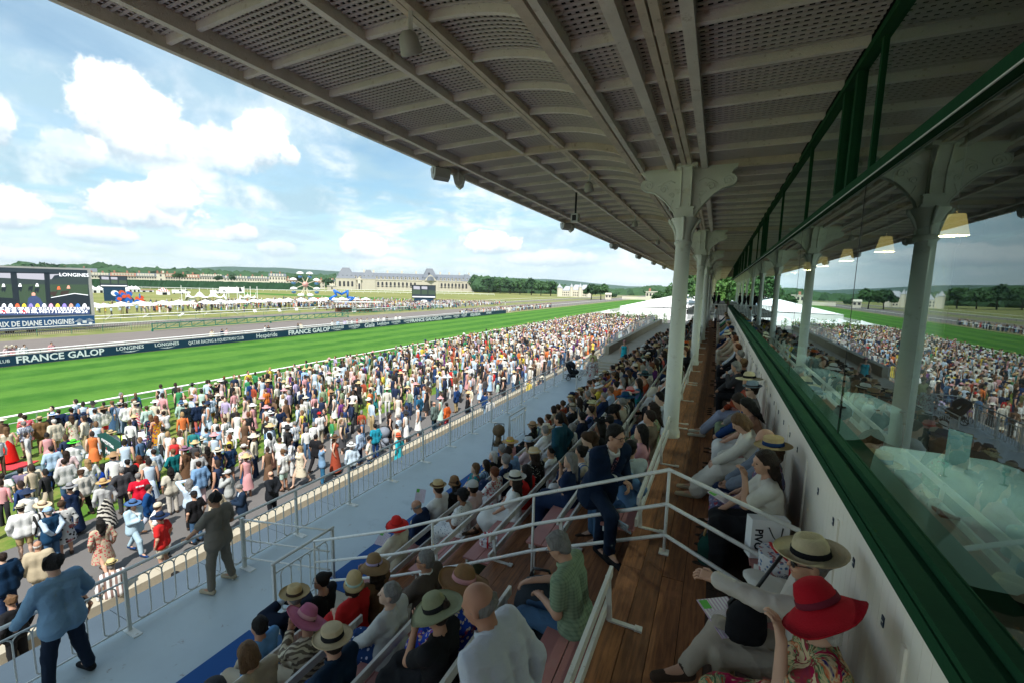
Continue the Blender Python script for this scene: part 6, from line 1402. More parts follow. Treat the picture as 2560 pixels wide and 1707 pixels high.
S_('person in a cream top and huge round red hat on the front bench', 984, 1335, row=4, fem=1, top='cream', kind='loose', bkind='skirt', bot='cream', hat='floppy', hatc=(.62, .025, .02), band='red', hc='brown', tilt=(.1, -.2))
S_('person with glasses in a navy quilted jacket reading a programme', 1049, 1262, row=4, rz=.2, top='navy', jacket='navy', bot='dark grey', hc='grey', hs='ring', glasses=1, head=(.3, -.35), lean=.2, arms=('phone', 'phone'))
S_('person in a white lace dress and black headscarf with white band', 1148, 1253, fem=1, kind='dress', sleeve='short', top='white', tpat=('dots', (.12, .16, .22), 26), bkind='skirt', bot='white', hc='black', hs='bun', sk=4, hat='cap', hatc='black', arms=('phone', 'lap'))
S_('person in a white shirt and small straw trilby holding a paper', 1088, 1195, row=4, top='white', sleeve='short', bot='beige', hat='trilby', hatc='straw', band='brown', hc='dark brown', arms=('show', 'lap'), sk=1, scale=1.12)
S_('person in a brown bowler-shaped hat with black curly hair', 1129, 1187, fem=1, top='black', bot='black', hat='cloche', hatc=(.22, .12, .06), band='brown', hc='black', hs='longcurly')
S_('person in a pale pink shirt and light grey baseball cap', 1174, 1193, row=3, top='pale pink', bot='beige', hat='cap', hatc='light grey', hc='dark brown', kind='loose')
S_('person with long grey hair and yellow sleeves on the front bench', 1252, 1137, row=4, dy=-.6, fem=1, top='yellow', jacket='black', jsleeve='none', bot='black', hc='white', hs='long', head=(.7, .1), arms=('lap', 'cross'))
S_('person in a light blue polo shirt with dark curly hair reading a phone', 1283, 1122, row=3, top=(.20, .34, .56), sleeve='short', bot='dark blue', hc='dark brown', hs='curly', head=(.3, -.45), lean=.25, sk=2)
S_('person in a pale hat with blue ribbon and dark curly hair', 1308, 1120, row=3, dy=.15, fem=1, top='pale pink', bot='beige', hat='trilby', hatc='light grey', band='light blue', hc='dark brown', hs='longcurly')
S_('person in a black and white leaf print top and cream straw hat', 1339, 1166, row=2, rz=-.3, fem=1, top='black', tpat=('dots', (.6, .6, .58), 30), sleeve='long', bot='black', hat='trilby', hatc=(.56, .42, .25), band='cream', hc='dark brown', hs='long', lean=.2)
S_('child with black curly hair in a white shirt beside the teal jacket', 1369, 1139, row=2, top='white', bot='light grey', hc='black', hs='curly', sk=2, scale=.88, head=(.6, 0))
p = at(1399, 1043, Z=-1.5+1.64); P_('standing person in a teal blazer and light grey trousers with hands on hips', (p.x, p.y, -1.5), T90-.1, pose='wide', arms=('hips', 'hips'), top='light blue', jacket=(.010, .055, .085), bot=(.20, .23, .26), hc='black', hs='short', sk=2, group='spectators on the tier benches', h=.016)
TAKEN.append((2, p.y))
p = at(1527, 1100, Y=5.0); t_, J_ = P_('person with glasses in a navy suit stepping up to the aisle holding a racecard', (p.x-.10, 5.0, -.5), math.radians(-128), pose='step', arms=((.06, .14, -.34), 'cross'), lean=.34, top='white', jacket=(.006, .016, .042), bot=(.006, .014, .034), hc='black', hs='short', sk=1, glasses=1, head=(.25, .05), shoes='black', h=.0115, scale=1.06)
obj('tie', MB().prism([(-.025, -.02), (.025, -.02), (.038, -.28), (0, -.33), (-.038, -.28)], 'y', 0, .012), t_, pat('floral', (.5, .3, .35), 60), color=(.01, .012, .03), loc=tuple(J_['neck']+J_['B']@np.array([0, .105, -.02])), rot=(-.34-.06, 0, 0))
t = tag(obj('racecard', MB().box(-.11, .11, -.008, .008, -.08, .08).box(-.10, -.01, -.010, -.0085, -.07, .07), None, mat('printed card', (.22, .30, .36), .4, .5, 18, kind='floral', col2=(.5, .5, .5), bscale=20)), 'glossy printed racecard held by the person in the navy suit', 'booklet'); t.location = (-.78, 4.62, .25); t.rotation_euler = (.6, .1, -.4)
S_('person with dark beard, blue sunglasses on the head and a pale knit shirt', 1568, 1112, row=0, rz=-.9, top=(.42, .48, .50), bot='beige', hc='black', hs='short', sk=1, head=(-.9, .05), glasses=0, lean=.1)
S_('person with dark curly hair and a blue denim shirt leaning over the top bench', 1560, 1165, row=0, rz=.6, dy=-.12, top=(.10, .20, .36), bot='denim blue', hc='black', hs='curly', lean=.3, arms=('back', 'lap'))
S_('person with long black hair in a pink shirt on the top bench', 1591, 1082, row=0, fem=1, top=(.50, .25, .28), bot='white', hc='black', hs='long', head=(.2, 0))
S_('person with thick brown hair in a green leaf print blouse on the top bench', 1622, 1070, row=0, dy=.0, fem=1, top='sage', tpat=('floral', (.45, .42, .35), 24), bot='olive', hc='dark brown', hs='longcurly', head=(.1, -.2))
S_('person with a beard in a brown jacket, dark hair, on the top bench', 1607, 1036, row=0, dy=.3, top='white', jacket=(.14, .11, .08), bot='brown', hc='dark brown', hs='short', head=(.35, 0), sk=1)
S_('person in a white shirt with dark quiff and beard beside the near column', 1650, 1028, row=0, top=(.55, .57, .62), bot='navy', hc='black', hs='short', head=(.6, -.1), sk=3, dy=-.9)
S_('person with grey-black hair and scarf in a cream jacket, third bench below the column', 1543, 1030, row=1, top='white', tpat=('stripe', (.02, .03, .08), 3), jacket=(.36, .32, .26), bot='beige', hc='grey', hs='curly', sk=1, head=(.5, .1))
S_('person in a black feathered fascinator behind the navy suit', 1492, 1062, row=1, fem=1, top='black', kind='low', bot='black', hat='fascinator', hatc='black', hc='black', hs='long', sk=4)
S_('person with wavy brown hair in a black and white dotted top', 1479, 1098, row=1, fem=1, top='white', tpat=('dots', (.02, .02, .02), 34), bot='black', hc='brown', hs='longcurly', dy=-.3)
S_('person in a dark navy suit seen from behind, third row', 1448, 1034, row=2, top='white', jacket=(.008, .015, .035), bot='navy', hc='black', hs='short')
S_('person with long blond hair and round cream fascinator', 1482, 1026, row=2, fem=1, top='pink', bot='pink', hat='fascinator', hatc=(.60, .56, .33), hc='blond', hs='long', dy=-.4)
S_('person with grey hair and glasses in a dark suit and white shirt', 1502, 1008, row=2, top='white', jacket='navy', bot='navy', hc='grey', glasses=1, head=(.7, 0), sk=1)
S_('person in a cream straw boater and cream blouse with blond hair', 1372, 1074, row=3, dy=-.4, fem=1, top='cream', bot='cream', hat='boater', hatc=(.56, .48, .36), band='cream', hc='blond', hs='bob', head=(.4, 0))
S_('person with grey hair in a white shirt crossed by a black strap', 1345, 1087, row=3, top='white', bot='beige', hc='grey', hs='short', kind='loose', dy=.3)
S_('person in a straw hat with yellow flowers and pink scarf', 1303, 1094, row=4, fem=1, top='pink', bot='beige', hat='wide', hatc=(.48, .28, .13), band='yellow', hc='light brown', hs='bob', dy=-.9)
S_('person in a brown cap-shaped hat with long black hair', 1326, 1062, row=4, fem=1, top='black', bot='black', hat='cloche', hatc=(.36, .22, .12), hc='black', hs='longcurly')
S_('elderly person in a dark brown jacket with a walking stick', 1265, 1095, row=4, top='dark brown', bot='dark brown', hc='grey', hs='short', dy=-.4)
S_('person in an olive straw hat trimmed with small yellow flowers', 1303, 1078, row=4, fem=1, top='olive', bot='olive', hat='boater', hatc=(.34, .22, .10), band='yellow', hc='dark brown', hs='bob', dy=.7)
S_('person in a black banded grey-beige trilby and dark jacket', 1425, 1027, row=3, top='white', jacket='black', bot='black', hat='trilby', hatc=(.36, .30, .22), band='black', hc='grey')
S_('person in a striped-band panama and dark jacket, front bench', 1413, 1011, row=4, top='white', jacket='dark grey', bot='black', hat='trilby', hatc='straw', band='black', hc='grey', dy=.4)
S_('person in a dark teal wide-brimmed hat and bare tanned shoulders', 1605, 960, row=1, fem=1, top='rust', kind='strapdress', sleeve='none', bkind='skirt', bot='rust', hat='wide', hatc=(.03, .07, .08), hc='dark brown')
S_('person in a pink organza hat with red flower', 1577, 966, row=1, fem=1, top='white', bot='white', hat='wide', hatc=(.60, .25, .24), band='red', hc='black', hs='longcurly', dy=-.5)
S_('person in a deep blue wide hat and black and white dress with red flower', 1577, 989, row=1, fem=1, top='white', tpat=('stripe', (.02, .02, .02), 2.5), bot='white', hat='wide', hatc=(.01, .06, .12), band='dark blue', hc='white', glasses=2, head=(.3, 0), dy=-1.2)
S_('person with white hair in a black suit jacket, third row below the column', 1550, 993, row=1, top='pale blue', jacket='black', bot='black', hc='white', hs='short', dy=.6)
S_('person with glasses and brown-grey hair in a pale striped shirt', 1520, 988, row=2, top='pale blue', tpat=('stripe', (.35, .45, .62), 6), bot='navy', hc='light brown', glasses=1, head=(.3, 0))
S_('balding person in a crumpled white shirt bowing forward near the column', 1609, 932, row=1, top='white', kind='loose', bot='light grey', hs='ring', hc='brown', lean=.25, head=(.2, -.3))
S_('person with blond updo in a black open-backed dress', 1477, 981, row=3, fem=1, kind='low', sleeve='none', top='black', bkind='skirt', bot='black', hc='blond', hs='bun')
S_('person with grey curly hair in a purple sweater', 1502, 963, row=3, fem=1, top='purple', bot='purple', hc='grey', hs='curly', head=(.5, 0)); S_('person draped in an ochre shawl', 1521, 951, row=3, fem=1, top=(.45, .26, .07), kind='loose', bot='brown', hc='dark brown', hs='long', dy=.8)
S_('person with long wavy blond hair on the top bench behind the column', 1648, 988, row=0, fem=1, top='pale blue', bot='light blue', hc='blond', hs='longcurly', dy=2.4)
S_('person in a salmon red shirt and sunglasses on the second bench', 1648, 913, row=1, top=(.50, .12, .12), bot='beige', hc='dark brown', hs='curly', glasses=2, head=(.6, .2))
for px, py, lb, kw in ((1711, 908, 'person in a white cloche hat and navy sleeveless dress by the second column', dict(fem=1, kind='strapdress', sleeve='none', top='navy', bkind='skirt', bot='navy', hat='floppy', hatc='white', band='black', hc='brown')),
                       (1723, 880, 'person in an orange flower and feather fascinator near the second column', dict(fem=1, top='black', bot='black', hat='fascinator', hatc=(.7, .15, .03), hc='black'))):
    p = at(px, py, Z=.45); TAKEN.append((0, p.y)); P_(lb, (-.98, p.y, -.55), T90, pose='sit', arms=('lap', 'lap2'), group='spectators on the tier benches', **kw)
# ---- wall bench
tR, JR = W_('person in a translucent red hat and multicoloured patterned dress resting the chin on one hand', 2052, 1522, rz=.12, fem=1, kind='dress', sleeve='short', top='cream', tpat=('paisley', (0, 0, 0), 5), bkind='skirt', bot='cream', hat='floppy', hatc=(.42, .008, .018), band='burgundy', hc='white', hs='bob', sk=0, arms=('chin', 'cross'), head=(.35, -.15), tilt=(-.15, .45), shoes='beige', h=.011, lean=.05)
t2_, J2_ = W_('person in a panama hat and off-white shirt pointing across the aisle', 2005, 1392, rz=-.0, top=(.55, .50, .45), bot=(.34, .29, .23), hat='panama', hatc=(.56, .47, .30), band='black', hc='grey', sk=1, glasses=2, arms=((-.06, .56, .02), 'lap2'), head=(.25, -.05), pose='sitcross', shoes='dark brown', h=.011)
bpy.data.objects[t2_.name]['group'] = 'spectators on the wall benches'
W_('person with long brown hair in a white short-sleeved top leaning on one hand', 1964, 1155, fem=1, top='off-white', sleeve='short', bot='black', bkind='longskirt', hc='dark brown', hs='long', arms=('chin', 'lap'), head=(.3, -.1), lean=.15, h=.0125, sk=1)
W_('person with sunglasses and a boater with blue band in a violet print dress', 1944, 1122, fem=1, kind='dress', sleeve='short', top=(.12, .12, .22), tpat=('floral', (.4, .36, .42), 30), bkind='longskirt', bot=(.12, .12, .22), hat='boater', hatc=(.50, .36, .18), band='dark blue', hc='brown', hs='bob', glasses=2, sk=0, head=(.3, 0), h=.0125)
W_('elderly person with thin white hair in a grey-blue jacket with a small black bag', 1906, 1090, top='white', jacket=(.16, .19, .24), bot='navy', hc='white', hs='ring', head=(.25, -.3), sk=1, h=.0125, arms=('lap', 'lap'))
W_('person with blond hair draped in a large cream shawl and long white skirt', 1852, 1040, fem=1, top='off-white', kind='loose', bkind='longskirt', bot='off-white', hc='light brown', hs='bob', head=(.0, -.55), lean=.35, pose='sitout', shoes='beige')
W_('person with long black hair looking down beside the cream shawl', 1884, 1008, fem=1, top=(.30, .16, .11), sleeve='short', bot='white', bkind='longskirt', hc='black', hs='long', head=(.1, -.4), lean=.15)
W_('person with short brown hair in a navy jumper bending over a phone', 1845, 990, top='dark blue', bot='dark blue', hc='dark brown', head=(0, -.5), lean=.3)
W_('person in a grey jacket, grey-blue trilby and dark sunglasses', 1874, 970, top='white', jacket=(.22, .22, .22), bot='sage', hat='trilby', hatc=(.20, .26, .32), band='dark grey', hc='dark brown', glasses=2, head=(.45, 0))
W_('person in a wide cream straw hat stretching white sneakers into the aisle', 1850, 946, fem=1, top='rust', bot=(.32, .36, .50), hat='wide', hatc=(.60, .52, .34), band='black', hc='black', hs='long', pose='sitout', shoes='white', arms=('phone', 'lap'))
W_('person with grey hair in a dark outfit leaning forward on the wall bench', 1836, 910, top='dark grey', bot='black', hc='grey', hs='bob', lean=.25, head=(.2, -.1), arms=('chin', 'lap')); W_('person with glasses and light brown hair in a black jacket on the wall bench', 1862, 906, top='white', jacket='black', bot='black', hc='light brown', glasses=1)
W_('person with short grey hair and sunglasses, far wall bench', 1846, 884, top='light grey', bot='black', hc='grey', glasses=2); W_('person with red-brown short hair in black, far wall bench', 1852, 868, top='black', bot='black', hc='auburn')
W_('elderly person in a pale striped shirt, far wall bench', 1836, 861, top='white', tpat=('stripe', (.4, .45, .55), 6), bot='dark grey', hs='ring', hc='white'); W_('person with red-blond curls, far wall bench', 1847, 846, fem=1, top='beige', bot='beige', hc='auburn', hs='longcurly')
W_('person with sunglasses in a beige suit, far wall bench', 1826, 836, top='white', jacket='beige', bot='beige', hc='black', glasses=2); W_('person in a cream floppy hat and sleeveless white dress, far wall bench', 1808, 832, fem=1, kind='dress', sleeve='none', top='off-white', bkind='longskirt', bot='off-white', hat='floppy', hatc='cream', band='black', hc='brown', lean=.35)
W_('person in a navy cap, far wall bench', 1838, 822, top='navy', bot='navy', hat='cap', hatc='navy')
for i, (y, c, ht, hc_) in enumerate(((24.5, 'blue', 'boater', 'straw'), (25.4, 'light blue', 'trilby', 'blue'), (26.6, 'olive', 'boater', 'tan'), (28, 'tan', 'boater', 'straw'), (29.5, 'dark grey', 'trilby', 'brown'), (31, 'green', None, None), (33, 'white', 'boater', 'straw'), (35, 'navy', None, None))):
    P_(f'distant person in {c} clothes, {ORD[i]} of the far end of the wall bench', (.6, y, -.05), T90, pose='sit', arms=('lap', 'lap2'), top=c, bot='beige', hat=ht, hatc=hc_ or 'straw', group='spectators on the wall benches')
P_('person in a white shirt and grey trousers standing on the aisle before the lattice screen', (-.05, 36, 0), T90, pose='stand', arms=('phone', 'side'), top='white', bot='dark grey', hc='black', group='people at the far end of the stand')
for i in range(5): P_(f'official in a black coat on the far platform, {ORD[i]} from the left', (-1.6+.42*i, 50+i*.3, .9), T90+random.uniform(-1, 1), top='black', jacket='black', bot='black', hc='dark brown', group='officials on the far platform')

# ---- promenade and lawn: the people one can tell apart
NV = dict(bot='navy'); 
GL = [
 (15, 1071, 'person in a bare-backed red evening dress on the lawn', 'the red evening dress', dict(fem=1, kind='strapdress', sleeve='none', top='cream', bkind='longskirt', bot=(.62, .015, .01), hc='light brown', hs='long')),
 (58, 1057, 'person in a blue and white plaid shirt and beige shorts', 'the plaid shirt and shorts', dict(top='white', tpat=('plaid', (.02, .08, .25), 5), sleeve='short', bkind='shorts', bot='beige', hc='grey')),
 (62, 1041, 'person in a coral floral dress at the barrier', None, dict(fem=1, kind='dress', sleeve='short', top=(.6, .12, .14), tpat=('floral', (.65, .5, .45), 12), bkind='skirt', bot=(.6, .12, .14), hc='dark brown', hs='bun')),
 (99, 1046, 'person in a brown suit and straw boater', 'the brown suit', dict(top='white', jacket=(.15, .085, .035), bot=(.15, .09, .04), hat='boater', hatc='straw')),
 (134, 1052, 'white-haired person in a cream blazer and khaki trousers', 'the cream blazer', dict(top='white', jacket='cream', bot='khaki', hc='white')),
 (132, 1036, 'person in a broad white and blue hat at the barrier', None, dict(fem=1, top='black', bot='black', hat='wide', hatc=(.55, .62, .75), band='blue')),
 (146, 1027, 'person in a navy blazer at the barrier left of the cream dress', None, dict(top='navy', jacket='navy', bot='navy', hc='dark brown')),
 (178, 1042, 'person in a long cream floral dress on the lawn', 'the cream floral dress', dict(fem=1, kind='dress', sleeve='none', top='cream', tpat=('floral', (.25, .3, .15), 10), bkind='longskirt', bot='cream', hc='brown', hs='long')),
 (178, 1025, 'person in a black bowler-like hat at the barrier', None, dict(top='navy', bot='navy', hat='trilby', hatc='black')),
 (209, 1036, 'person in a navy dress and wide navy hat', None, dict(fem=1, kind='dress', sleeve='short', top='navy', bkind='skirt', bot='navy', hat='wide', hatc='navy', hc='dark brown', hs='long')),
 (236, 1026, 'person in a short white flared dress by the barrier', 'the short white dress', dict(fem=1, kind='dress', sleeve='short', top='white', bkind='skirt', bot='white', hc='dark brown', hs='bun')),
 (256, 1021, 'person in a straw hat, white shawl and red shorts', None, dict(fem=1, kind='loose', top='off-white', bkind='shorts', bot='red', hat='wide', hatc='tan', hc='dark brown', hs='long')),
 (279, 1005, 'person in a long blue-grey sundress at the barrier', None, dict(fem=1, kind='strapdress', sleeve='none', top='denim blue', bkind='longskirt', bot='denim blue', hc='light brown', hs='bun')),
 (298, 1010, 'person in a grey-blue dress and flowered hat with a white bag', None, dict(fem=1, kind='dress', sleeve='short', top=(.20, .26, .36), bkind='longskirt', bot=(.20, .26, .36), hat='boater', hatc='light grey')),
 (314, 1011, 'person in a white shirt and dark green-blue trousers by the barrier', None, dict(top='white', bot=(.012, .03, .05), hc='dark brown', pose='wide')),
 (337, 1008, 'person in a cream hat and red and white swirl skirt', None, dict(fem=1, sleeve='none', kind='strap', top='cream', bkind='skirt', bot=(.6, .1, .12), bpat=('zebra', (.65, .5, .5), 3), hat='wide', hatc='cream')),
 (366, 1018, 'person in a pale mint suit by the barrier', None, dict(top='mint', bot='mint', hc='brown')),
 (390, 1042, 'person in a yellow and blue flowered dress on the lawn', 'the yellow flowered dress', dict(fem=1, kind='strapdress', sleeve='none', top=(.45, .22, .02), tpat=('floral', (.02, .05, .15), 9), bkind='longskirt', bot=(.45, .22, .02), hc='auburn', hs='long')),
 (376, 1040, 'person in a dark floral dress beside the yellow flowered dress', None, dict(fem=1, kind='dress', sleeve='short', top='navy', tpat=('floral', (.3, .3, .2), 14), bkind='longskirt', bot='navy', hc='light brown', hs='long')),
 (409, 1031, 'person in a white shirt and beige trousers with crossed arms on the lawn', None, dict(top='white', bot='beige', hc='dark brown', arms=('cross', 'cross'))),
 (128, 1120, 'tall person in a light blue shirt and blue trousers at the lawn edge', 'the light blue shirt at the lawn edge', dict(top=(.34, .46, .60), bot='dark blue', hc='dark brown')),
 (160, 1152, 'person in a white crumpled shirt and jeans left of the striped hat', None, dict(top='light grey', kind='loose', bot='denim blue', hc='dark brown')),
 (201, 1180, 'person in an ivory tunic and black trousers', 'the ivory tunic', dict(top='off-white', kind='loose', bot='black', hc='brown', hs='curly', pose='wide')),
 (174, 1216, 'person in a big grey swirled hat and bare-backed navy dress', 'the grey swirled hat', dict(fem=1, kind='low', sleeve='none', top='navy', bkind='longskirt', bot='navy', hat='wide', hatc=(.24, .24, .25), band='dark grey', hc='black', sk=2)),
 (257, 1205, 'person in a wide straw hat and zebra-print skirt', 'the zebra skirt', dict(fem=1, top='light grey', sleeve='long', bkind='longskirt', bot='off-white', bpat=('zebra', (.02, .02, .02), 4), hat='wide', hatc=(.48, .32, .14), band='tan', hc='brown')),
 (303, 1173, 'grey-haired person in a charcoal suit right of the zebra skirt', 'the charcoal suit', dict(top='white', jacket='dark grey', bot='dark grey', hc='grey', arms=('hips', 'side'))),
 (345, 1188, 'person in a red polo shirt with white lettering on the back', 'the red polo', dict(top=(.58, .01, .03), sleeve='short', bot='black', hc='grey', sk=0)),
 (367, 1144, 'person in a beige t-shirt above the red polo', None, dict(top=(.42, .39, .32), sleeve='short', bot='dark grey', hc='dark brown')),
 (383, 1128, 'person in a light blue shirt above the beige t-shirt', None, dict(top='pale blue', bot='dark blue', hc='dark brown')),
 (432, 1127, 'person in a dark teal sweater with brown hair', 'the teal sweater', dict(top=(.005, .12, .13), bot='dark blue', hc='light brown', arms=('hips', 'hips'))),
 (425, 1174, 'person with black frizzy hair in an ecru blouse and trousers', 'the ecru outfit', dict(fem=1, top=(.48, .44, .36), sleeve='short', kind='loose', bot=(.50, .46, .40), hc='black', hs='longcurly')),
 (318, 1153, 'person in a black t-shirt behind the charcoal suit', None, dict(top='black', sleeve='short', bot='black', hc='black')),
 (346, 1143, 'person with brown hair in a red top near the flag pole', None, dict(fem=1, top='red', sleeve='short', bot='red', hc='auburn', hs='long')),
 (165, 1131, 'person with long brown hair in a pink blouse', None, dict(fem=1, top='pale pink', bot='pale pink', hc='dark brown', hs='long')),
 (218, 1152, 'person with long blond hair in white carrying a red bag', 'the long blond hair', dict(fem=1, top='white', bot='white', bkind='skirt', hc='blond', hs='long')),
 (186, 1130, 'person in a bright green sun hat', None, dict(fem=1, top='white', bot='white', hat='wide', hatc=(.08, .62, .04), hc='brown', hz=1.2)),
 (373, 1217, 'person with sunglasses in a royal blue blazer striding along the path', 'the royal blue blazer', dict(top='white', jacket=(.008, .05, .16), bot=(.50, .53, .62), pose='walk', hc='dark brown', glasses=2, rz=-2.3, shoes='brown', arms=('side', 'side'))),
 (333, 1258, 'person in a pale blue trouser suit and blue wide-brimmed hat', 'the pale blue suit', dict(fem=1, top='white', jacket=(.40, .55, .64), bot=(.40, .55, .64), hat='wide', hatc=(.06, .13, .28), hc='blond', rz=-2.9, shoes='dark blue', pose='walk', arms=('cross', 'phone'))),
 (105, 1262, 'person in a huge straw sun hat and black and white striped top', 'the huge straw hat', dict(fem=1, top='white', tpat=('stripe', (.02, .02, .02), 3), bot='black', hat='wide', hatc=(.60, .48, .32), band='brown', hc='dark brown', tilt=(.2, 0))),
 (52, 1268, 'person in a white shirt, tan shorts and small panama', 'the tan shorts', dict(top='white', kind='loose', bkind='shorts', bot=(.40, .28, .14), hat='trilby', hatc='cream', hc='dark brown')),
 (119, 1276, 'person in a light blue cap and navy gilet with hands behind the back', 'the navy gilet', dict(top='pale blue', jacket=(.01, .045, .10), jsleeve='none', bot='denim blue', hat='cap', hatc='light blue', hc='grey', arms=('back', 'back'))),
 (153, 1259, 'person with brown curls in a black and white patterned dress with grey bag', None, dict(fem=1, kind='dress', sleeve='long', top='light grey', tpat=('floral', (.02, .02, .02), 9), bkind='skirt', bot='light grey', hc='brown', hs='curly')),
 (94, 1360, 'elderly white-haired person in a beige jacket by the kerb', 'the beige jacket', dict(top='beige', jacket=(.42, .35, .24), bot='beige', hc='white', hs='ring', rz=-.5)),
 (4, 1390, 'person in a dark navy jacket at the left edge below the beige jacket', None, dict(top='navy', jacket=(.006, .025, .06), bot='navy', hc='dark brown')),
 (484, 1235, 'person in a black t-shirt and black cap with a shoulder bag', 'the black cap', dict(top='black', sleeve='short', bot='denim blue', hat='cap', hatc='black', shoes='black')),
 (538, 1228, 'bald person in a beige shirt beyond the grey-brown shirt', None, dict(top=(.45, .38, .27), bot='beige', hs='ring', hc='grey')),
 (569, 1181, 'person in a light grey flat cap and hooded jacket eating', 'the grey flat cap', dict(top=(.38, .39, .38), kind='loose', bot='grey', hat='cap', hatc='light grey', arms=('chin', 'side'), rz=.8)),
 (597, 1216, 'grey-haired person in a navy bomber jacket reading a paper', 'the navy bomber', dict(top='pale blue', jacket=(.010, .022, .045), bot='dark grey', hc='grey', rz=1.2, arms=('phone', 'phone'), head=(0, -.4))),
 (676, 1184, 'balding person in a black suit walking with hands behind the back', 'the black suit', dict(top='black', jacket=(.012, .014, .018), bot=(.012, .014, .018), hs='ring', hc='dark brown', arms=('back', 'back'), rz=.1)),
 (496, 1158, 'person in a sky blue blazer seen from behind', 'the sky blue blazer', dict(top='light blue', jacket=(.17, .30, .48), bot='pale pink', hc='dark brown')),
 (572, 1114, 'person in a navy t-shirt with strap and grey shorts', 'the navy t-shirt', dict(top=(.012, .035, .085), sleeve='short', bkind='shorts', bot='grey', hc='black')),
 (609, 1117, 'person in a multicoloured checked shirt, jeans and white hat', 'the checked shirt', dict(top='white', tpat=('plaid', (.35, .12, .10), 6), sleeve='short', bot=(.015, .07, .16), hat='trilby', hatc='white', band='brown', shoes='brown', pose='wide')),
 (632, 1070, 'person in a black t-shirt with a white and orange print on the back', 'the printed black t-shirt', dict(top='black', sleeve='short', bot='black', hc='dark brown', hs='short')),
 (672, 1085, 'person with black braids in a white jacket and brown pleated skirt', 'the white jacket', dict(fem=1, top='white', kind='loose', bkind='longskirt', bot=(.13, .06, .045), hc='black', hs='long', sk=4)),
 (706, 1128, 'person with blond curls in a white t-shirt and mint shorts', 'the mint shorts', dict(fem=1, top='white', sleeve='short', bkind='shorts', bot='mint', hc='light brown', hs='curly')),
 (748, 1120, 'person with long blond hair in a beige patterned mini dress walking', 'the beige mini dress', dict(fem=1, kind='dress', sleeve='none', top='cream', tpat=('dots', (.35, .28, .2), 10), bkind='skirt', bot='cream', pose='walk', hc='blond', hs='long', rz=1.5)),
 (728, 1100, 'person with dark hair in a blue and white blouse facing the camera', None, dict(fem=1, top='white', tpat=('floral', (.1, .2, .45), 14), bot='white', hc='black', hs='longcurly', rz=-2.2)),
 (700, 1098, 'person in a white shirt handing something to a friend', None, dict(top='white', sleeve='short', bot='beige', hc='brown', rz=-1.2, arms=('phone', 'phone'))),
 (790, 1090, 'person in an open black shirt over a white t-shirt', 'the open black shirt', dict(top='white', sleeve='short', jacket='black', jsleeve='short', bot='black', hc='black', rz=-1.4, pose='walk')),
 (805, 1116, 'person in a blue polo talking on a phone', 'the blue polo', dict(top=(.18, .30, .45), sleeve='short', bot=(.03, .13, .24), arms=('side', 'ear'), hc='dark brown', rz=-2.2)),
 (838, 1093, 'person in a rust red maxi dress and brown hat', 'the rust maxi dress', dict(fem=1, kind='strapdress', sleeve='none', top=(.32, .06, .03), bkind='longskirt', bot=(.32, .06, .03), hat='wide', hatc='brown', hc='brown', hs='longcurly', rz=-2.4)),
 (544, 1126, 'person in a cream sun hat and navy sleeveless top with tan bag', None, dict(fem=1, kind='strap', sleeve='none', top='navy', bot='denim blue', hat='wide', hatc='cream', band='black', hc='brown', hs='long')),
 (517, 1120, 'person with a black ponytail in a dark brown sleeveless top', None, dict(fem=1, kind='strap', sleeve='none', top='dark brown', bot='dark brown', hc='black', hs='long')),
 (492, 1134, 'person in a pale grey hooded sweatshirt', None, dict(top='light grey', kind='loose', bot='grey', hc='brown')),
 (462, 1122, 'person in a large mauve ruffled hat and brown lace dress', 'the mauve hat', dict(fem=1, kind='dress', sleeve='none', top='brown', bkind='skirt', bot='brown', hat='wide', hatc=(.22, .11, .17), hc='brown')),
 (736, 1057, 'grey-haired person in a blue striped short-sleeved shirt', 'the striped shirt', dict(top='white', tpat=('stripe', (.3, .35, .42), 3), sleeve='short', bot='navy', hc='grey')),
 (798, 1034, 'person in a red cap and white t-shirt with a black backpack', 'the red cap', dict(top='white', sleeve='short', bot='beige', hat='cap', hatc='red')),
 (675, 1032, 'person in a white panama on the lawn', None, dict(fem=1, top='white', bot='white', hat='wide', hatc='white', band='black')),
 (700, 1024, 'person in a dark navy suit behind the white panama', None, dict(top='white', jacket='navy', bot='navy', hc='dark brown')),
 (720, 1048, 'person with short fair hair in a white shirt and black strap', None, dict(top='white', bot='sage', hc='blond')),
 (674, 1010, 'person in a navy shirt with white tropical print', None, dict(top='navy', tpat=('floral', (.55, .5, .6), 9), sleeve='short', bot='beige', hc='dark brown')),
 (664, 975, 'person in an orange t-shirt near the barrier', None, dict(top=(.68, .18, .04), sleeve='short', bot='orange', hc='light brown')),
 (465, 1012, 'person in a dark green-black blazer and beige trousers on the lawn', 'the black blazer', dict(top='black', jacket=(.012, .018, .022), bot='beige', hat='trilby', hatc='khaki')),
 (492, 1008, 'person in a navy blazer and coral trousers', 'the coral trousers', dict(top='white', jacket=(.008, .018, .045), bot=(.50, .12, .09), hat='trilby', hatc='beige')),
 (508, 1005, 'person in a long black dress beside the coral trousers', None, dict(fem=1, kind='dress', sleeve='short', top='black', bkind='longskirt', bot='black', hc='dark brown')),
 (453, 1006, 'person in a long sage dress and blue hat', None, dict(fem=1, kind='dress', sleeve='long', top=(.35, .48, .40), bkind='longskirt', bot=(.35, .48, .40), hat='floppy', hatc='denim blue')),
 (527, 993, 'person in a pale t-shirt and mustard brown shorts', 'the mustard shorts', dict(top='pale blue', sleeve='short', bkind='shorts', bot=(.33, .17, .03), hc='dark brown', hs='curly')),
 (556, 993, 'person in a white t-shirt and dusty pink shorts', None, dict(top='off-white', sleeve='short', bkind='shorts', bot=(.42, .17, .17), hc='dark brown')),
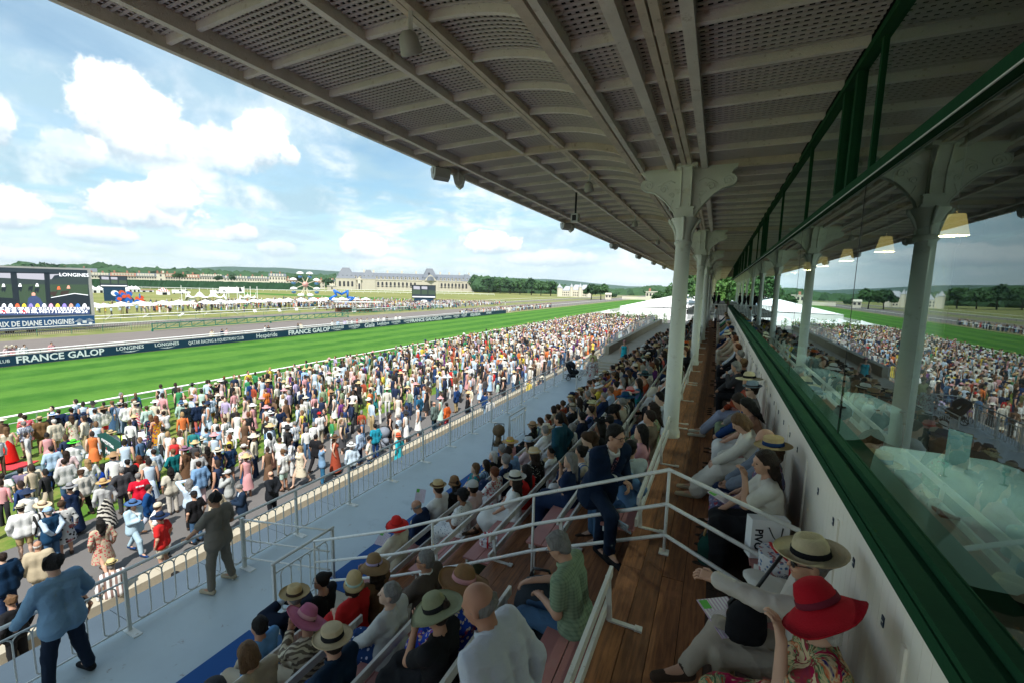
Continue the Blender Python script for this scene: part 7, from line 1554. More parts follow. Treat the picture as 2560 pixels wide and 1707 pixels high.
 (539, 960, 'person in a black t-shirt and jeans with raised arms at the barrier', None, dict(top='black', sleeve='short', bot=(.10, .22, .36), arms=('brow', 'brow'), hat='cap', hatc='cream')),
 (627, 957, 'person in a bright blue blazer at the barrier', None, dict(top='dark blue', jacket=(.01, .045, .14), bot='dark blue', hc='black')),
 (562, 1048, 'person in an off-shoulder white top and patterned skirt', None, dict(fem=1, top='white', sleeve='short', bkind='skirt', bot='white', bpat=('dots', (.02, .02, .02), 12), hc='brown', hs='bun')),
 (1085, 1008, 'bald person in a green-grey blazer on the path', 'the green-grey blazer', dict(top='white', jacket=(.10, .14, .13), bot=(.01, .03, .05), hs='ring', hc='brown')),
 (1116, 1010, 'person in a burnt orange coat', 'the burnt orange coat', dict(fem=1, top=(.45, .09, .02), kind='loose', bot='burgundy', hc='black')),
 (995, 1088, 'person in a red hat and turquoise dress beside the terrace railing', 'the turquoise dress', dict(fem=1, kind='dress', sleeve='long', top='turquoise', bkind='longskirt', bot='turquoise', hat='cloche', hatc=(.5, .09, .04), hc='brown', hs='long')),
 (924, 1096, 'person in a white t-shirt with black backpack straps and dark cap', 'the backpack straps', dict(top='off-white', sleeve='short', bot='navy', hat='cap', hatc='black', rz=-2.6)),
 (878, 1112, 'person in a pale blue shirt and white sun hat bowing over a phone', None, dict(top='pale blue', bot='navy', hat='wide', hatc='white', hc='white')),
 (1257, 930, 'person with red hair all in black walking away on the path', 'the red hair and black outfit', dict(fem=1, top='black', bot='black', hc='auburn', hs='long', pose='walk', rz=-1.6)),
 (1213, 982, 'person in a dark blue blazer and light jeans near the railing', None, dict(top='white', jacket='dark blue', bot='light blue', hc='dark brown', rz=-2.0)),
 (1047, 990, 'person in a teal denim jacket and jeans', None, dict(top='teal', jacket=(.02, .10, .18), bot='denim blue', hc='grey')),
 (1140, 970, 'person in a bright blue suit jacket and beige trousers', None, dict(top='white', jacket='dark blue', bot='khaki', hc='brown')),
 (1168, 990, 'person in a black long-sleeved shirt near the railing', None, dict(top='black', bot='black', hc='black')),
 (897, 1075, 'person in a light blue shirt standing tall in the path', 'the tall light blue shirt', dict(top=(.36, .46, .62), bot='navy', hc='dark brown')),
 (975, 1035, 'person with dark curls in a black strappy dress by the pushchair', 'the black strappy dress', dict(fem=1, kind='strapdress', sleeve='none', top='black', bkind='skirt', bot='black', hc='dark brown', hs='longcurly', rz=-2.2)),
 (995, 1040, 'person with a backpack printed with bright colours', None, dict(top='pale blue', sleeve='short', bot='navy', hc='grey')),
 (937, 1063, 'person in a blue and teal plaid shirt', None, dict(top='teal', tpat=('plaid', (.02, .3, .5), 5), bot='dark blue', hc='black')),
]
for px, py, lb, an, kw in GL:
    kw = dict(kw); rz = kw.pop('rz', None); hz = kw.pop('hz', 1.62); rz = random.uniform(-.35, .35) if rz is None else rz
    t_, J_ = G_(lb, px, py, rz, hz, an, **kw)
    if 'red polo' in lb:
        for dx in (-.075, 0, .075): obj('back_print', MB().box(dx-.032, dx+.032, -.002, .002, 0, .05).box(dx-.02, dx+.02, -.004, -.002, .012, .038), t_, wtxt, loc=(0, -.155, 1.27))
    if 'orange print' in lb:
        text('back_print', 'Negroni', .11, (0, -.158, 1.33), (PI/2+.08, 0, 0), wtxt, t_, shear=.3); obj('back_print', MB().box(-.05, .05, -.004, .004, -.05, .04), t_, mat('orange print', (.7, .2, .03)), loc=(0, -.160, 1.22))
# seated by the slate ledge and on the kerb
p = at(295, 1421, Z=-4.95+.75); P_('person in a brown striped shirt and straw trilby sitting on the stone kerb', (-13.0, p.y, -5.45), T90-.3, pose='sit', top='white', tpat=('stripe', (.22, .14, .12), 3), bot='tan', hat='trilby', hatc=(.60, .48, .22), band='black', hc='grey', arms=('seat', 'lap'), group='people by the stone kerb', lean=.2)
p = at(440, 1440, Z=-4.0); P_('person with black hair standing just below the terrace ledge', (p.x, p.y, G-.1), T90, top='navy', bot='navy', hc='black', hs='short', group='people by the stone kerb', sk=4)
p = at(30, 1508, Z=-3.95); P_('person with grey-blond hair in a dark coat below the terrace at the left edge', (p.x, p.y, G), T90+.4, fem=1, top='black', bot='black', hc='light brown', hs='curly', group='people by the stone kerb'); p = at(185, 1500, Z=-4.1); P_('person with brown hair in a black dress below the terrace', (p.x, p.y, G), T90+.4, fem=1, top='black', kind='strapdress', sleeve='none', bkind='skirt', bot='black', hc='brown', hs='bob', group='people by the stone kerb')
LG = [(80, 1200, 'person sitting on the lawn in a black strappy top and black headscarf', dict(fem=1, kind='strap', sleeve='none', top='black', bot='white', hat='cap', hatc='black')), (52, 1176, 'person lying back on the lawn in a violet-grey shirt', dict(top=(.16, .13, .20), bot='dark grey', hc='black')), (78, 1166, 'person with wavy brown hair sitting on the lawn in cream lace', dict(fem=1, top='cream', bot='cream', hc='brown', hs='longcurly')),
      (256, 1166, 'person with a black ponytail in a bright blue top sitting on the lawn', dict(fem=1, top=(.01, .06, .42), bot='navy', hc='black', hs='longcurly')), (277, 1082, 'person under a big straw sombrero behind the green flag', dict(fem=1, top='off-white', bot='off-white', hat='wide', hatc='straw')), (377, 1110, 'person lying on the lawn in a pale blue shirt with hands behind the head', dict(top='pale blue', bot='beige', hc='black')),
      (409, 1098, 'person in a pale sun hat sitting on the lawn in a blue shirt', dict(top='pale blue', bot='denim blue', hat='wide', hatc='off-white', band='black')), (135, 1112, 'person in a navy floral dress sitting on the lawn', dict(fem=1, top='navy', tpat=FL, bot='navy', hc='dark brown')), (166, 1108, 'person in an orange floral dress and navy hat sitting on the lawn', dict(fem=1, top=(.55, .25, .05), tpat=('floral', (.5, .4, .3), 12), bot='orange', hat='wide', hatc='navy', hc='blond')),
      (480, 1100, 'person with long blond hair in a green top sitting on the lawn', dict(fem=1, top=(.02, .30, .10), bot='green', hat='boater', hatc='cream', hc='blond', hs='long')), (503, 1100, 'person in a wide cream hat sitting on the lawn', dict(fem=1, top='off-white', bot='beige', hat='wide', hatc='cream')), (515, 1075, 'person with dark short hair in a light blue shirt sitting on the lawn', dict(top='light blue', bot='beige', hc='black')), (5, 1190, 'person in a white t-shirt and teal jeans at the left edge of the lawn', dict(top='white', sleeve='short', bot='teal', hc='dark brown'))]
for px, py, lb, kw in LG: G_(lb, px, py, random.uniform(-.8, .8), .78, None, pose='ground', arms=('knee', 'seat'), **kw)

# ---- everybody else: a list of free places, nearest first
tops = ['white']*6+['off-white']*3+['cream']*2+['pale blue']*4+['light blue']*2+['white']*2+['pale blue']*2+['pink', 'pale pink', 'pale pink', 'beige']+['navy']*7+['black']*6+['dark grey', 'dark blue', 'brown', 'red', 'teal', 'olive', 'light grey', 'light grey', 'grey', 'dark blue', 'denim blue', 'mint', 'yellow', 'orange', 'green', 'purple', 'rust', 'sage', 'lilac', 'brown']
bots = ['navy']*4+['black']*3+['beige']*3+['white']*2+['khaki', 'dark grey', 'denim blue', 'denim blue', 'cream', 'grey', 'brown', 'light grey']
hats_ = [None]*15+['boater', 'trilby', 'panama', 'wide', 'cap', 'wide', 'floppy']; hatcs = ['straw', 'straw', 'cream', 'tan', 'white', 'navy', 'off-white', 'pink', 'black']
hairs = ['black', 'dark brown', 'dark brown', 'brown', 'brown', 'black', 'light brown', 'blond', 'grey', 'auburn']
stands = [('stand', ('side', 'side'), (0, 0)), ('stand', ('phone', 'side'), (.3, -.3)), ('stand', ('cross', 'cross'), (-.4, 0)), ('wide', ('side', 'hips'), (.5, 0)), ('stand', ('brow', 'side'), (0, .1)), ('walk', ('side', 'side'), (0, 0)), ('stand', ('back', 'back'), (.2, 0)), ('wide', ('phone', 'phone'), (0, -.3))]
sits = [('sit', ('lap', 'lap2'), (0, 0)), ('sit', ('phone', 'lap'), (.3, -.35)), ('sitcross', ('lap', 'lap'), (-.2, 0)), ('sit', ('cross', 'chin'), (.5, 0)), ('sit', ('lap', 'lap'), (.35, .05))]
cand = []
for k in range(5):
    y = -1.2+random.random()*.3
    while y < 44:
        yy = y+random.uniform(-.05, .05); skip = random.random() < (.08 if yy < 14 else .04)
        if yy < 5.4 and yy > -3: skip = True
        if k in (1, 2, 3) and yy < (6.05 if k < 3 else 5.5): skip = True
        if k == 0 and (yy < 5.4 or 7.6 < yy < 8.1): skip = True
        if any(q[0] == k and abs(q[1]-yy) < .46 for q in TAKEN if q[0] != 'g') or skip: pass
        else: cand.append((math.hypot(yy, 2+k), 's', XR(k)-.22, yy, -.5*(k+1)-.05, k))
        y += .53
gp = np.array([(q[1], q[2]) for q in TAKEN if q[0] == 'g']); pts = [tuple(q) for q in gp]; cell = {}
def near_(x, y, r):
    ci, cj = int(x//1), int(y//1)
    return any((x-a)**2+(y-b)**2 < r*r for i in (-1, 0, 1) for j in (-1, 0, 1) for a, b in cell.get((ci+i, cj+j), ()))
for a, b in pts: cell.setdefault((int(a//1), int(b//1)), []).append((a, b))
for n in range(30000):
    y = random.uniform(-4, 118) if n > 6000 else random.uniform(-2, 30); x = random.uniform(-31.1, -13.7)
    u = -x; pr_ = 1.0
    if y < 26: pr_ = .04 if u < 17.0 else (.45 if u < 19.5 else .8)
    elif y < 45: pr_ = .45 if u < 16.5 else 1
    if y < 12 and 22.5 < u < 28.2: pr_ = .10
    elif y < 20 and 24 < u < 27.5: pr_ = .45
    if u < 19 and y < 5: pr_ *= .4
    if y > 88: pr_ *= .5 if u > 22 else 1
    if abs(x+22.9) < .9 and 5 < y < 10.5: continue
    cl_ = math.sin(x*1.7+2.1*math.sin(y*.9))*math.sin(y*1.45+1.7*math.sin(x*1.1)+1); pr_ *= (.30 if cl_ < -.12 else 1.25) if y < 45 else 1
    if random.random() > pr_ or near_(x, y, .74 if y < 30 else .72): continue
    cell.setdefault((int(x//1), int(y//1)), []).append((x, y)); cand.append((math.hypot(x, y), 'g', x, y, G, -1))
for i in range(60): cand.append((60, 'g', random.uniform(-12.2, -8.6), random.uniform(22, 70), G, -1))
cand.sort(key=lambda c: c[0]/ (1.25 if c[1] == 's' else 1)); budget = 300-NPEOPLE[0]; rest = []
hatn = {'boater': 'boater', 'trilby': 'trilby', 'panama': 'panama', 'wide': 'sun hat', 'cap': 'cap', 'floppy': 'floppy hat'}
for d, kd, x, y, z, k in cand:
    a = at(0, 0, Z=0) if False else None
    v = CAMR.transposed() @ Vector((x, y, z+1.2-EYE)); vis = v.z < -.5 and abs(v.x/-v.z) < 1.22 and abs(v.y/-v.z) < .85
    if not vis and d > 3: 
        if y < 15: continue
    if budget > 0 and vis:
        for tr in range(60):
            tp, bt, ht, hcx, hr = random.choice(tops), random.choice(bots), random.choice(hats_), random.choice(hatcs), random.choice(hairs); fem = random.random() < .48
            kd2 = 'dress' if fem and random.random() < .42 else ('plain' if random.random() < .7 else 'loose'); bk = random.choice(['skirt', 'longskirt']) if kd2 == 'dress' else ('shorts' if random.random() < .14 else 'trousers')
            if kd2 == 'dress': bt = tp
            hp = f'{hcx} {hatn[ht]}' if ht else f'{hr} hair'
            if kd == 's': pl = f'{ROWN[k]}, bay {"one" if y < 13 else "two" if y < 22 else "three"}'.replace('bay one', 'before the near column').replace('bay two', 'beyond the near column').replace('bay three', 'past the second column').replace(' row from the top', ' row')
            else:
                an = min(ANCH, key=lambda q: (q[0]-x)**2+(q[1]-y)**2); pl = f'near {an[2]}' if (an[0]-x)**2+(an[1]-y)**2 < 9 else ('by the white rail' if x < -28 else 'in the dense crowd')
            lb = f'person in {tp} {"dress" if kd2 == "dress" else "top and "+bt+" "+bk} with {hp}, {pl}'
            if lb not in LABELS and len(lb.split()) <= 16: break
        else: continue
        LABELS.add(lb); budget -= 1; ps = random.choice(sits if kd == 's' else stands); gnd = kd == 'g' and 20 < -x < 28 and random.random() < (.30 if y < 24 else .0)
        if gnd: ps = ('ground', ('knee', 'seat'), (.2, 0))
        P_(lb, (x, y, z), T90+(random.gauss(0, .25) if kd == 's' else (random.gauss(0, .6) if random.random() < .78 else random.random()*6.3)), pose=ps[0], arms=ps[1], head=ps[2], h=.030 if d > 7 else .02, fem=int(fem), top=tp, kind=kd2, sleeve=random.choice(['short', 'long']), jacket=('navy' if tp == 'white' and not fem and random.random() < .0 else None),
           bot=bt, bkind=bk, hc=hr, hs=random.choice(['long', 'bob', 'longcurly', 'bun']) if fem else random.choice(['short', 'short', 'short', 'curly', 'ring']), hat=ht, hatc=hcx, tpat=(random.choice([FL, ('stripe', (.1, .15, .3), 4), ('dots', (.1, .1, .15), 12), None, None, None, None, None]) if not ht else None),
           scale=random.uniform(.93, 1.06), group='spectators on the tier benches' if kd == 's' else 'racegoers on the promenade and lawn', shoes=random.choice(['dark brown', 'black', 'white']))
    else: rest.append((kd, x, y, z, d))
# the rest of the crowd as one mass of simple figures
def simple_figure(sit, fem, hat):
    V = []; F = []; Cc = []      # colour keys: 0 skin, 1 top, 2 bottom, 3 hair/hat
    def ring(c, r, z, n): return [(c[0]+r[0]*math.cos(2*PI*i/n), c[1]+r[1]*math.sin(2*PI*i/n), z) for i in range(n)]
    def loft(rs, key, n=6):
        b = len(V)
        for c, r, z in rs: V.extend(ring(c, r, z, n))
        for j in range(len(rs)-1):
            for i in range(n): F.append((b+j*n+i, b+j*n+(i+1) % n, b+(j+1)*n+(i+1) % n, b+(j+1)*n+i)); Cc.append(key)
        F.append(tuple(b+(len(rs)-1)*n+i for i in range(n))); Cc.append(key)
    o = .40 if sit else 0; zb = .55 if sit else .93
    loft([((0, 0), (.16, .11), zb-.06), ((0, 0), (.145, .10), zb+.15), ((0, 0), (.19, .12), zb+.38), ((0, 0), (.17, .09), zb+.49), ((0, 0), (.06, .06), zb+.53)], 1)
    loft([((0, .0), (.05, .05), zb+.5), ((0, .02), (.07, .08), zb+.60), ((0, .02), (.078, .09), zb+.69), ((0, 0), (.05, .06), zb+.79)], 0)
    loft([((0, -.03), (.085, .085), zb+.62), ((0, -.02), (.092, .098), zb+.72), ((0, -.01), (.05, .06), zb+.82)], 3)
    if hat: loft([((0, 0), (.21, .22), zb+.73), ((0, 0), (.10, .11), zb+.75), ((0, 0), (.08, .09), zb+.85)], 4, 8)
    if sit:
        for s in (-1, 1): b = len(V); V.extend([(s*.1-.07, 0, .62), (s*.1+.07, 0, .62), (s*.1+.06, .5, .56), (s*.1-.06, .5, .56), (s*.1-.07, 0, .44), (s*.1+.07, 0, .44), (s*.1+.05, .46, .06), (s*.1-.05, .46, .06)]); F.extend([(b, b+1, b+2, b+3), (b+3, b+2, b+6, b+7), (b, b+3, b+7, b+4), (b+1, b+5, b+6, b+2)]); Cc.extend([2]*4)
    elif fem: loft([((0, 0), (.25, .22), .35), ((0, 0), (.18, .15), .7), ((0, 0), (.14, .11), .98)], 1); loft([((-.09, 0), (.045, .05), 0), ((-.09, 0), (.05, .05), .4)], 0, 4); loft([((.09, 0), (.045, .05), 0), ((.09, 0), (.05, .05), .4)], 0, 4)
    else:
        for s in (-1, 1): loft([((s*.11, .02), (.055, .09), .0), ((s*.10, 0), (.07, .07), .5), ((s*.09, 0), (.09, .10), .92)], 2, 5)
    for s in (-1, 1): loft([((s*.235, .05 if not sit else .25), (.035, .04), zb-.10 if not sit else zb+.08), ((s*.23, -.03), (.045, .05), zb+.18), ((s*.18, 0), (.05, .06), zb+.47)], 1 if not fem else 0, 4)
    return np.array(V), F, Cc
FIG = {(s, f, h): simple_figure(s, f, h) for s in (0, 1) for f in (0, 1) for h in (0, 1)}
def mass(name, places, label, small=False):
    V = []; F = []; CO = []; n = 0
    for kd, x, y, z, d in places:
        fem = int(random.random() < .45); hat = int(random.random() < (.26 if kd == 'g' else .36)); v, f, cc = FIG[(int(kd == 's'), fem, hat)]; s = random.uniform(.88, 1.08)
        th = T90+(random.gauss(0, .3) if kd == 's' else (random.gauss(0, .7) if random.random() < .75 else random.random()*6.3)); c_, s_ = math.cos(th), math.sin(th)
        q = np.stack([(v[:, 0]*c_-v[:, 1]*s_)*s+x, (v[:, 0]*s_+v[:, 1]*c_)*s+y, v[:, 2]*s+z], 1); V.append(q)
        pal = [random.choice(SK[:4]), COL[random.choice(tops)], COL[random.choice(bots)], HC[random.choice(hairs)], COL[random.choice(hatcs)]]
        F.extend([tuple(i+n for i in p) for p in f]); CO.extend([pal[k] for k, p in zip(cc, f) for _ in p]); n += len(v)
    me = bpy.data.meshes.new(name); me.from_pydata(np.concatenate(V).tolist(), [], F); at_ = me.color_attributes.new('Col', 'FLOAT_COLOR', 'CORNER')
    at_.data.foreach_set('color', np.concatenate([np.array(CO), np.ones((len(CO), 1))], 1).astype(np.float32).ravel()); me.materials.append(mat('crowd clothes', attr='Col', rough=.85, var=.1, scale=5)); me.shade_smooth()
    o = obj(name, me); o['kind'] = 'stuff'; o['label'] = label; o['category'] = 'crowd'; return o
mass('crowd', rest, 'dense crowd of racegoers on the lawn and the far tiers')
inf = []
for i in range(900):
    y = random.triangular(40, 175, 120); x = -random.triangular(112, 172, 128); inf.append(('g', x, y, G, 0))
for i in range(420): y = random.uniform(95, 175); inf.append(('g', -random.uniform(104, 113), y, G, 0))
for i in range(330): y = random.uniform(105, 178); inf.append(('g', -random.uniform(85, 99), y, G, 0))
for i in range(200): y = random.uniform(100, 170); inf.append(('g', -random.triangular(60.2, 63, 60.5), y, G, 0))
mass('infield_crowd', inf, 'small crowd spread over the meadow inside the track')
for i, (px, py, c, hh) in enumerate(((8, 800, 'pale pink', 'wide'), (22, 796, 'pink', 'wide'), (33, 800, 'white', None), (53, 797, 'white', None), (122, 798, 'pink', None), (530, 828, 'cream', None), (555, 826, 'navy', None), (567, 826, 'pale pink', None), (663, 818, 'white', None), (671, 817, 'black', None), (745, 811, 'black', None), (752, 811, 'cream', None), (831, 804, 'white', None), (845, 804, 'light blue', None), (862, 802, 'lilac', None), (868, 801, 'white', None), (880, 800, 'white', None), (893, 801, 'red', None), (903, 799, 'off-white', None), (918, 798, 'beige', None), (933, 797, 'white', None), (946, 796, 'white', None), (960, 795, 'white', None), (967, 794, 'black', None), (990, 793, 'white', None), (1000, 792, 'white', None))):
    p = at(px, py+4, Z=G+1.6); P_(f'person in {c} behind the navy banner, {ORD[i] if i < 20 else ORD[i-20]+" of the distant ones"} from the left', (-60.3, at(px, py, X=-60.3).y, G), T90+PI+random.uniform(-.6, .6), top=c, bot='beige', hat=hh, hatc='cream', h=.04, group='people behind the navy banner')
for i, (px, py, c) in enumerate(((1426, 812, 'light grey'), (1459, 800, 'dark grey'), (1466, 800, 'purple'), (1468, 799, 'pink'), (1483, 795, 'orange'), (1518, 790, 'navy'), (1523, 790, 'white'))):
    p = at(px, py, Z=G+1.6); P_(f'person in {c} on the empty lawn by the white boarded fence', (p.x, p.y, G), random.random()*6, top=c, bot=c, h=.04, group='people on the empty lawn')

# ================================================================== small things on the benches
pillow_m = mat('white cushion', (.60, .58, .53), .9, .06, 4, .2, 14)
def pillow(lbl, x, y, z, rz, rx=0, ry=0, s=.42):
    t = thing('cushion', lbl, 'cushion', (x, y, z), rz, 'white printed cushions'); t.rotation_euler = (rx, ry, rz)
    v, f = sdf([('e', (0, 0, 0), (s*.5, s*.5, .075), None)]+[('e', (a*s*.38, b*s*.38, 0), (.07, .07, .03), None) for a in (-1, 1) for b in (-1, 1)], .018, .09, .004); obj('pillow', np_mesh('pillow', v, f, pillow_m), t)
    tx = mat('faded black print', (.05, .05, .05), .8, 0); text('print', 'MOËT & CHANDON', s*.115, (.05, .0, .084), (0, 0, PI/2), tx, t, ext=.001); text('print', 'EPERNAY', s*.06, (.10, .0, .080), (0, 0, PI/2), tx, t, ext=.001)
pillow('white champagne cushion on the top bench beside the green checked shirt', XR(0)-.26, 2.85, -.40, -.3, .15, .25); pillow('white champagne cushion lying on the second bench', XR(1)-.25, 3.62, -.90, .3, .0, .15); pillow('small white pad on the front bench by the red dress', XR(4)-.2, 2.6, -1.93, .4)
t = bag('grey and black backpack held on the knee by the person in green checks', (XR(0)-.62, 3.55, -.42), .60, (.035, .045, .055), 'backpack', 'backpack', .2)
obj('handle', MB().tube([(-.10, -.02, .58), (-.07, -.03, .66), (.07, -.03, .66), (.10, -.02, .58)], .014, 6), t, dark_m, True); obj('cable', MB().tube([(.1, -.17, .5), (.2, -.2, .35), (.12, -.22, .2), (.24, -.2, .15), (.1, -.22, .08)], .005, 5), t, white_m, True)
card_m = mat('race programme print', (.62, .60, .62), .6, .04, 3, kind='stripe', col2=(.45, .32, .45), bscale=12)
def sheet_(lbl, loc, rot, w_=.2, h_=.28, name='programme'):
    t = thing(name, lbl, 'paper', loc); t.rotation_euler = rot; obj('pages', MB().box(-w_/2, w_/2, -h_/2, h_/2, 0, .006), t, card_m); obj('printed_panel', MB().box(-w_/2+.01, -w_/2+.07, h_/2-.08, h_/2-.01, .0065, .0075), t, mat('lime panel', (.10, .40, .06), .5)); obj('text_block', MB().box(-w_/2+.02, w_/2-.06, -h_/2+.03, h_/2-.10, .0065, .0072), t, mat('grey print', (.42, .30, .38), .6, .2, 40, kind='stripe', col2=(.6, .58, .6), bscale=30))
sheet_('racing programme lying on the white cushion', (XR(0)-.28, 2.45, -.28), (.1, .1, -.2)); sheet_('racing programme on the knees of the person in panama hat', (.20, 3.12, .60), (.15, 0, .6), .24, .3)
sheet_('open paper on the lap of the person with the round red hat', (XR(4)-.75, 5.9, -1.85), (.3, .2, .3)); sheet_('paper in the hand of the person with the straw trilby', (XR(4)-.8, 7.1, -1.55), (.8, .2, .6)); sheet_('folded programme on the lap of the violet dress', (.2, 5.0, .62), (.2, 0, 1.0), .18, .26)
t = thing('tweed_jacket', 'brown checked tweed jacket folded over the top bench', 'jacket', (XR(0)-.22, 1.95, -.45), .2); v, f = sdf([('c', (-.15, 0, 0), (.15, 0, .02), .08, .09), ('c', (-.1, .12, .02), (.16, .15, -.05), .06, .07), ('c', (.1, -.1, 0), (.25, -.1, -.25), .06, .05)], .018, .05, .01); obj('cloth', np_mesh('cloth', v, f, pat('plaid', (.10, .07, .04), 14)), t, color=(.26, .20, .12))
def binoc(lbl, loc, rz):
    t = thing('binoculars', lbl, 'binoculars', loc, rz)
    for s in (-1, 1): obj('barrel', MB().tube([(s*.035, -.07, 0), (s*.035, .0, 0), (s*.04, .01, 0), (s*.04, .08, 0)], [.018, .02, .028, .03], 12), t, dark_m, True)
    obj('bridge', MB().box(-.03, .03, -.03, .03, -.008, .012), t, dark_m)
pp = at(715, 1498, X=XR(4)-.60); binoc('black binoculars held by the person in the beige fedora', (pp.x, pp.y, pp.z-.02), T90+.2); binoc('dark green binoculars on the second bench beside the white shirt', (XR(1)-.35, 2.75, -.93), .6)
t = bag('olive green shoulder bag on the bench tied with a red ribbon', (XR(2)-.25, 5.35, -1.46), .48, (.07, .085, .045), 'shoulder_bag', 'bag', .3)
def hatbox(lbl, loc, r=.15, hgt=.2, tilt=(0, 0)):
    t = thing('hat_box', lbl, 'box', loc); t.rotation_euler = (*tilt, .4); m_ = mat('printed hat box', (.66, .65, .66), .5, .02, kind='floral', col2=(.08, .16, .32), bscale=26)
    obj('drum', MB().lathe([(0, 0), (r, 0), (r, hgt*.8), (0, hgt*.8)], 28), t, m_); obj('lid', MB().lathe([(r*1.03, hgt*.75), (r*1.03, hgt), (0, hgt)], 28), t, m_); rd = mat('red ribbon', (.55, .01, .015), .4, .05)
    obj('ribbon', MB().box(-.012, .012, -r*1.04, r*1.04, hgt+.001, hgt+.004).box(-.012, .012, -r*1.045, -r*1.035, 0, hgt).box(-.012, .012, r*1.035, r*1.045, 0, hgt), t, rd); obj('bow', MB().tube([(0, 0, hgt), (.05, .06, hgt+.05), (.07, -.01, hgt+.03), (0, 0, hgt+.01)], .012, 5).tube([(0, 0, hgt), (-.06, .04, hgt+.05), (-.05, -.04, hgt+.03), (0, 0, hgt+.01)], .012, 5), t, rd, True); return t
t = hatbox('round white hat box printed with flowers on the wall bench beyond the rail', (.62, 4.05, .455)); text('lettering', 'LONGINES 2025', .028, (0, -.157, .09), (PI/2, 0, 0), tagm, t, ext=.001)
hatbox('white round hat box with red ribbon on the olive bag', (XR(2)-.25, 5.45, -1.02), .13, .12); hatbox('small round printed hat box with orange ribbon by the red dress', (XR(3)-.7, 4.15, -1.75), .12, .12)
t = thing('paper_bag', 'white paper carrier bag with black handle on the wall bench', 'bag', (.55, 4.32, .455), .35); q = MB().box(-.16, .16, -.055, .055, 0, .36); obj('bag_body', q, t, mat('white paper', (.72, .72, .72), .5, .02)); obj('side_panel', MB().box(.161, .163, -.054, .054, .0, .36), t, mat('leaf print', (.12, .16, .08), .6, .3, 30, kind='floral', col2=(.35, .22, .15), bscale=30))
text('lettering', 'PIVO', .09, (-.10, -.057, .18), (PI/2, PI/2, 0), dark_m, t, ext=.001, bold=.003); obj('handle', MB().tube([(-.02, -.06, .30), (.0, -.10, .24), (.06, -.10, .16), (.10, -.06, .30)], .006, 5), t, dark_m, True)
pillow('beige padded seat cushion beside the person pointing', .60, 3.62, .53, .1, 0, .2, .40)
t = bag('dark green handbag with curved handle on the floor before the violet dress', (.14, 4.75, 0), .36, (.01, .05, .04), 'handbag', 'bag', .4); obj('handle', MB().tube([(-.1*math.cos(a_), 0, .30+.14*math.sin(a_)) for a_ in np.linspace(0, PI, 8)], .012, 6), t, mat('tan leather', (.35, .2, .08), .5), True)
t = bag('black crossbody bag at the hip of the person in panama hat', (.32, 3.02, .56), .30, (.010, .010, .012), 'crossbody_bag', 'bag', .3); obj('long_strap', MB().tube([(0, 0, .28), (.12, .06, .42), (.25, .10, .60)], .012, 5), t, dark_m, True)
bag('brown leather handbag on the top bench by the bald head', (XR(0)-.25, 2.2+.1, -.5+.01), .30, (.12, .06, .03), 'handbag', 'bag')
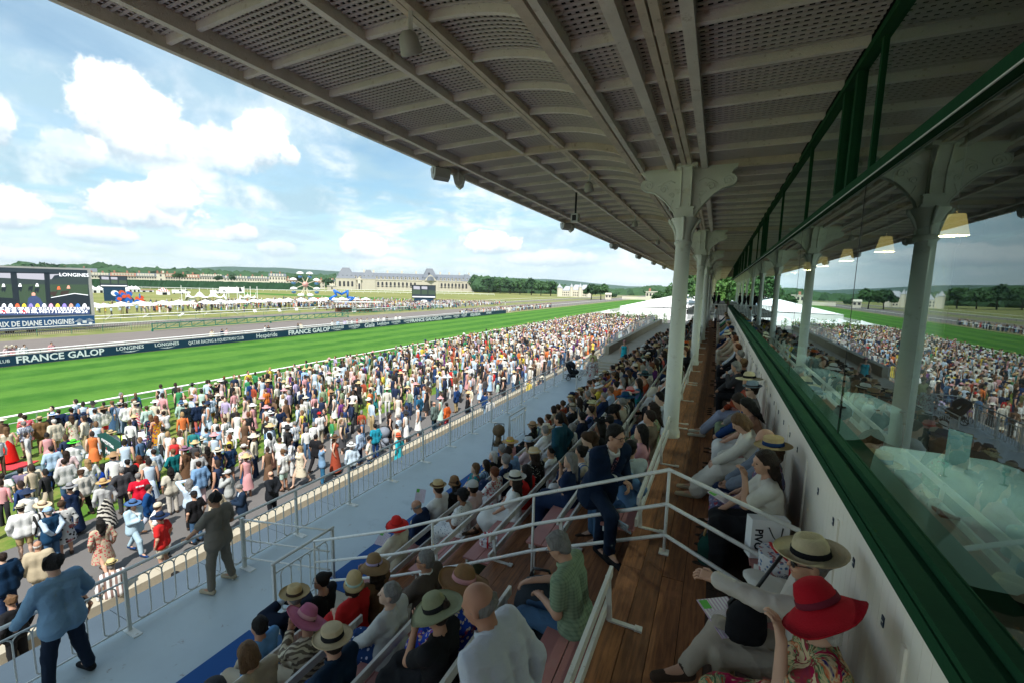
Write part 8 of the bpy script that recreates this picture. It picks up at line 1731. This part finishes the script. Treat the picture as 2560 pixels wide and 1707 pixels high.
# pushchairs
def pushchair(lbl, loc, rz, c):
    t = thing('pushchair', lbl, 'pushchair', loc, rz); cm = mat('pushchair fabric '+lbl[:5], c, .8, .1)
    for x in (-.26, .26):
        for y, r in ((-.32, .09), (.36, .13)):
            w_ = obj('wheel', MB().tube([(0, r*math.cos(a_), r*math.sin(a_)) for a_ in np.linspace(0, 2*PI, 15)], .018, 6, False).bar((0, -r, 0), (0, r, 0), .012).bar((0, 0, -r), (0, 0, r), .012, .012, (0, 1, 0)), t, dark_m); w_.location = (x, y, r+.015)
        obj('frame', MB().tube([(x, -.32, .12), (x*.9, .25, .62), (x*.85, .48, 1.02)], .016, 6).tube([(x, .36, .14), (x*.9, .05, .45)], .016, 6), t, dark_m, True)
    obj('handle', MB().tube([(-.22, .48, 1.02), (.22, .48, 1.02)], .02, 6), t, dark_m, True); v, f = sdf([('c', (0, -.22, .45), (0, .12, .48), .16, .16), ('c', (0, .15, .5), (0, .32, .85), .16, .17)], .025, .05, .0, [lambda X, Y, Z: .05-np.maximum(np.abs(X)-.14, -.2)*0-.0*X-(.6-Z+Y*.9)*0-.12+0*X]) if False else sdf([('c', (0, -.22, .45), (0, .12, .45), .13, .14), ('c', (0, .18, .5), (0, .34, .85), .12, .14)], .025, .05); obj('seat', np_mesh('seat', v, f, cm), t)
    obj('hood', MB().lathe([(.0, .30), (.18, .26), (.27, .14), (.29, .0)], 16), t, cm, True, loc=(0, .16, .78), rot=(.75, 0, 0)); obj('basket', MB().box(-.2, .2, -.2, .25, .16, .30), t, cm); return t
g = at(1432, 948, Z=-2.5); pushchair('black pushchair with a baby at the far end of the grey terrace', (g.x, g.y, -2.5), 2.2, (.008, .010, .018)); p = at(1453, 925, Z=-2.5+.7); P_('baby in dark clothes sitting in the black pushchair', (g.x+.02, g.y+.05, -2.22), 2.2+PI, pose='sit', arms=('lap', 'lap'), scale=.48, top='navy', bot='navy', hc='dark brown', h=.04)
g = at(1285, 1085, Z=-2.0); pushchair('folded brown pushchair beside the short terrace railing', (-6.2, 12.5, -2.5), .4, (.12, .075, .035)).scale = (.72, .72, .72); g = at(963, 1120, Z=G); pushchair('grey pushchair on the path by the black strappy dress', (g.x, g.y, G), 1.0, (.18, .20, .24))
P_('person in a long pale yellow dress and hat standing beyond the black pushchair', (-6.35, 25.0, -2.5), T90+1, fem=1, kind='dress', sleeve='short', top=(.42, .38, .16), bkind='longskirt', bot=(.42, .38, .16), hat='trilby', hatc='tan', hc='dark brown')
P_('person in a grey flowered dress walking along the front row railing', (-5.75, 22.6, -2.5), PI+.3, fem=1, kind='dress', sleeve='long', top='light grey', tpat=('floral', (.2, .1, .12), 14), bkind='longskirt', bot='light grey', hc='light brown')
P_('person in a teal halter dress with a white bag on the far steps', (-5.5, 30.0, -2.4), PI, fem=1, kind='strapdress', sleeve='none', top='turquoise', bkind='longskirt', bot='turquoise', hc='brown', hat='trilby', hatc='pink')
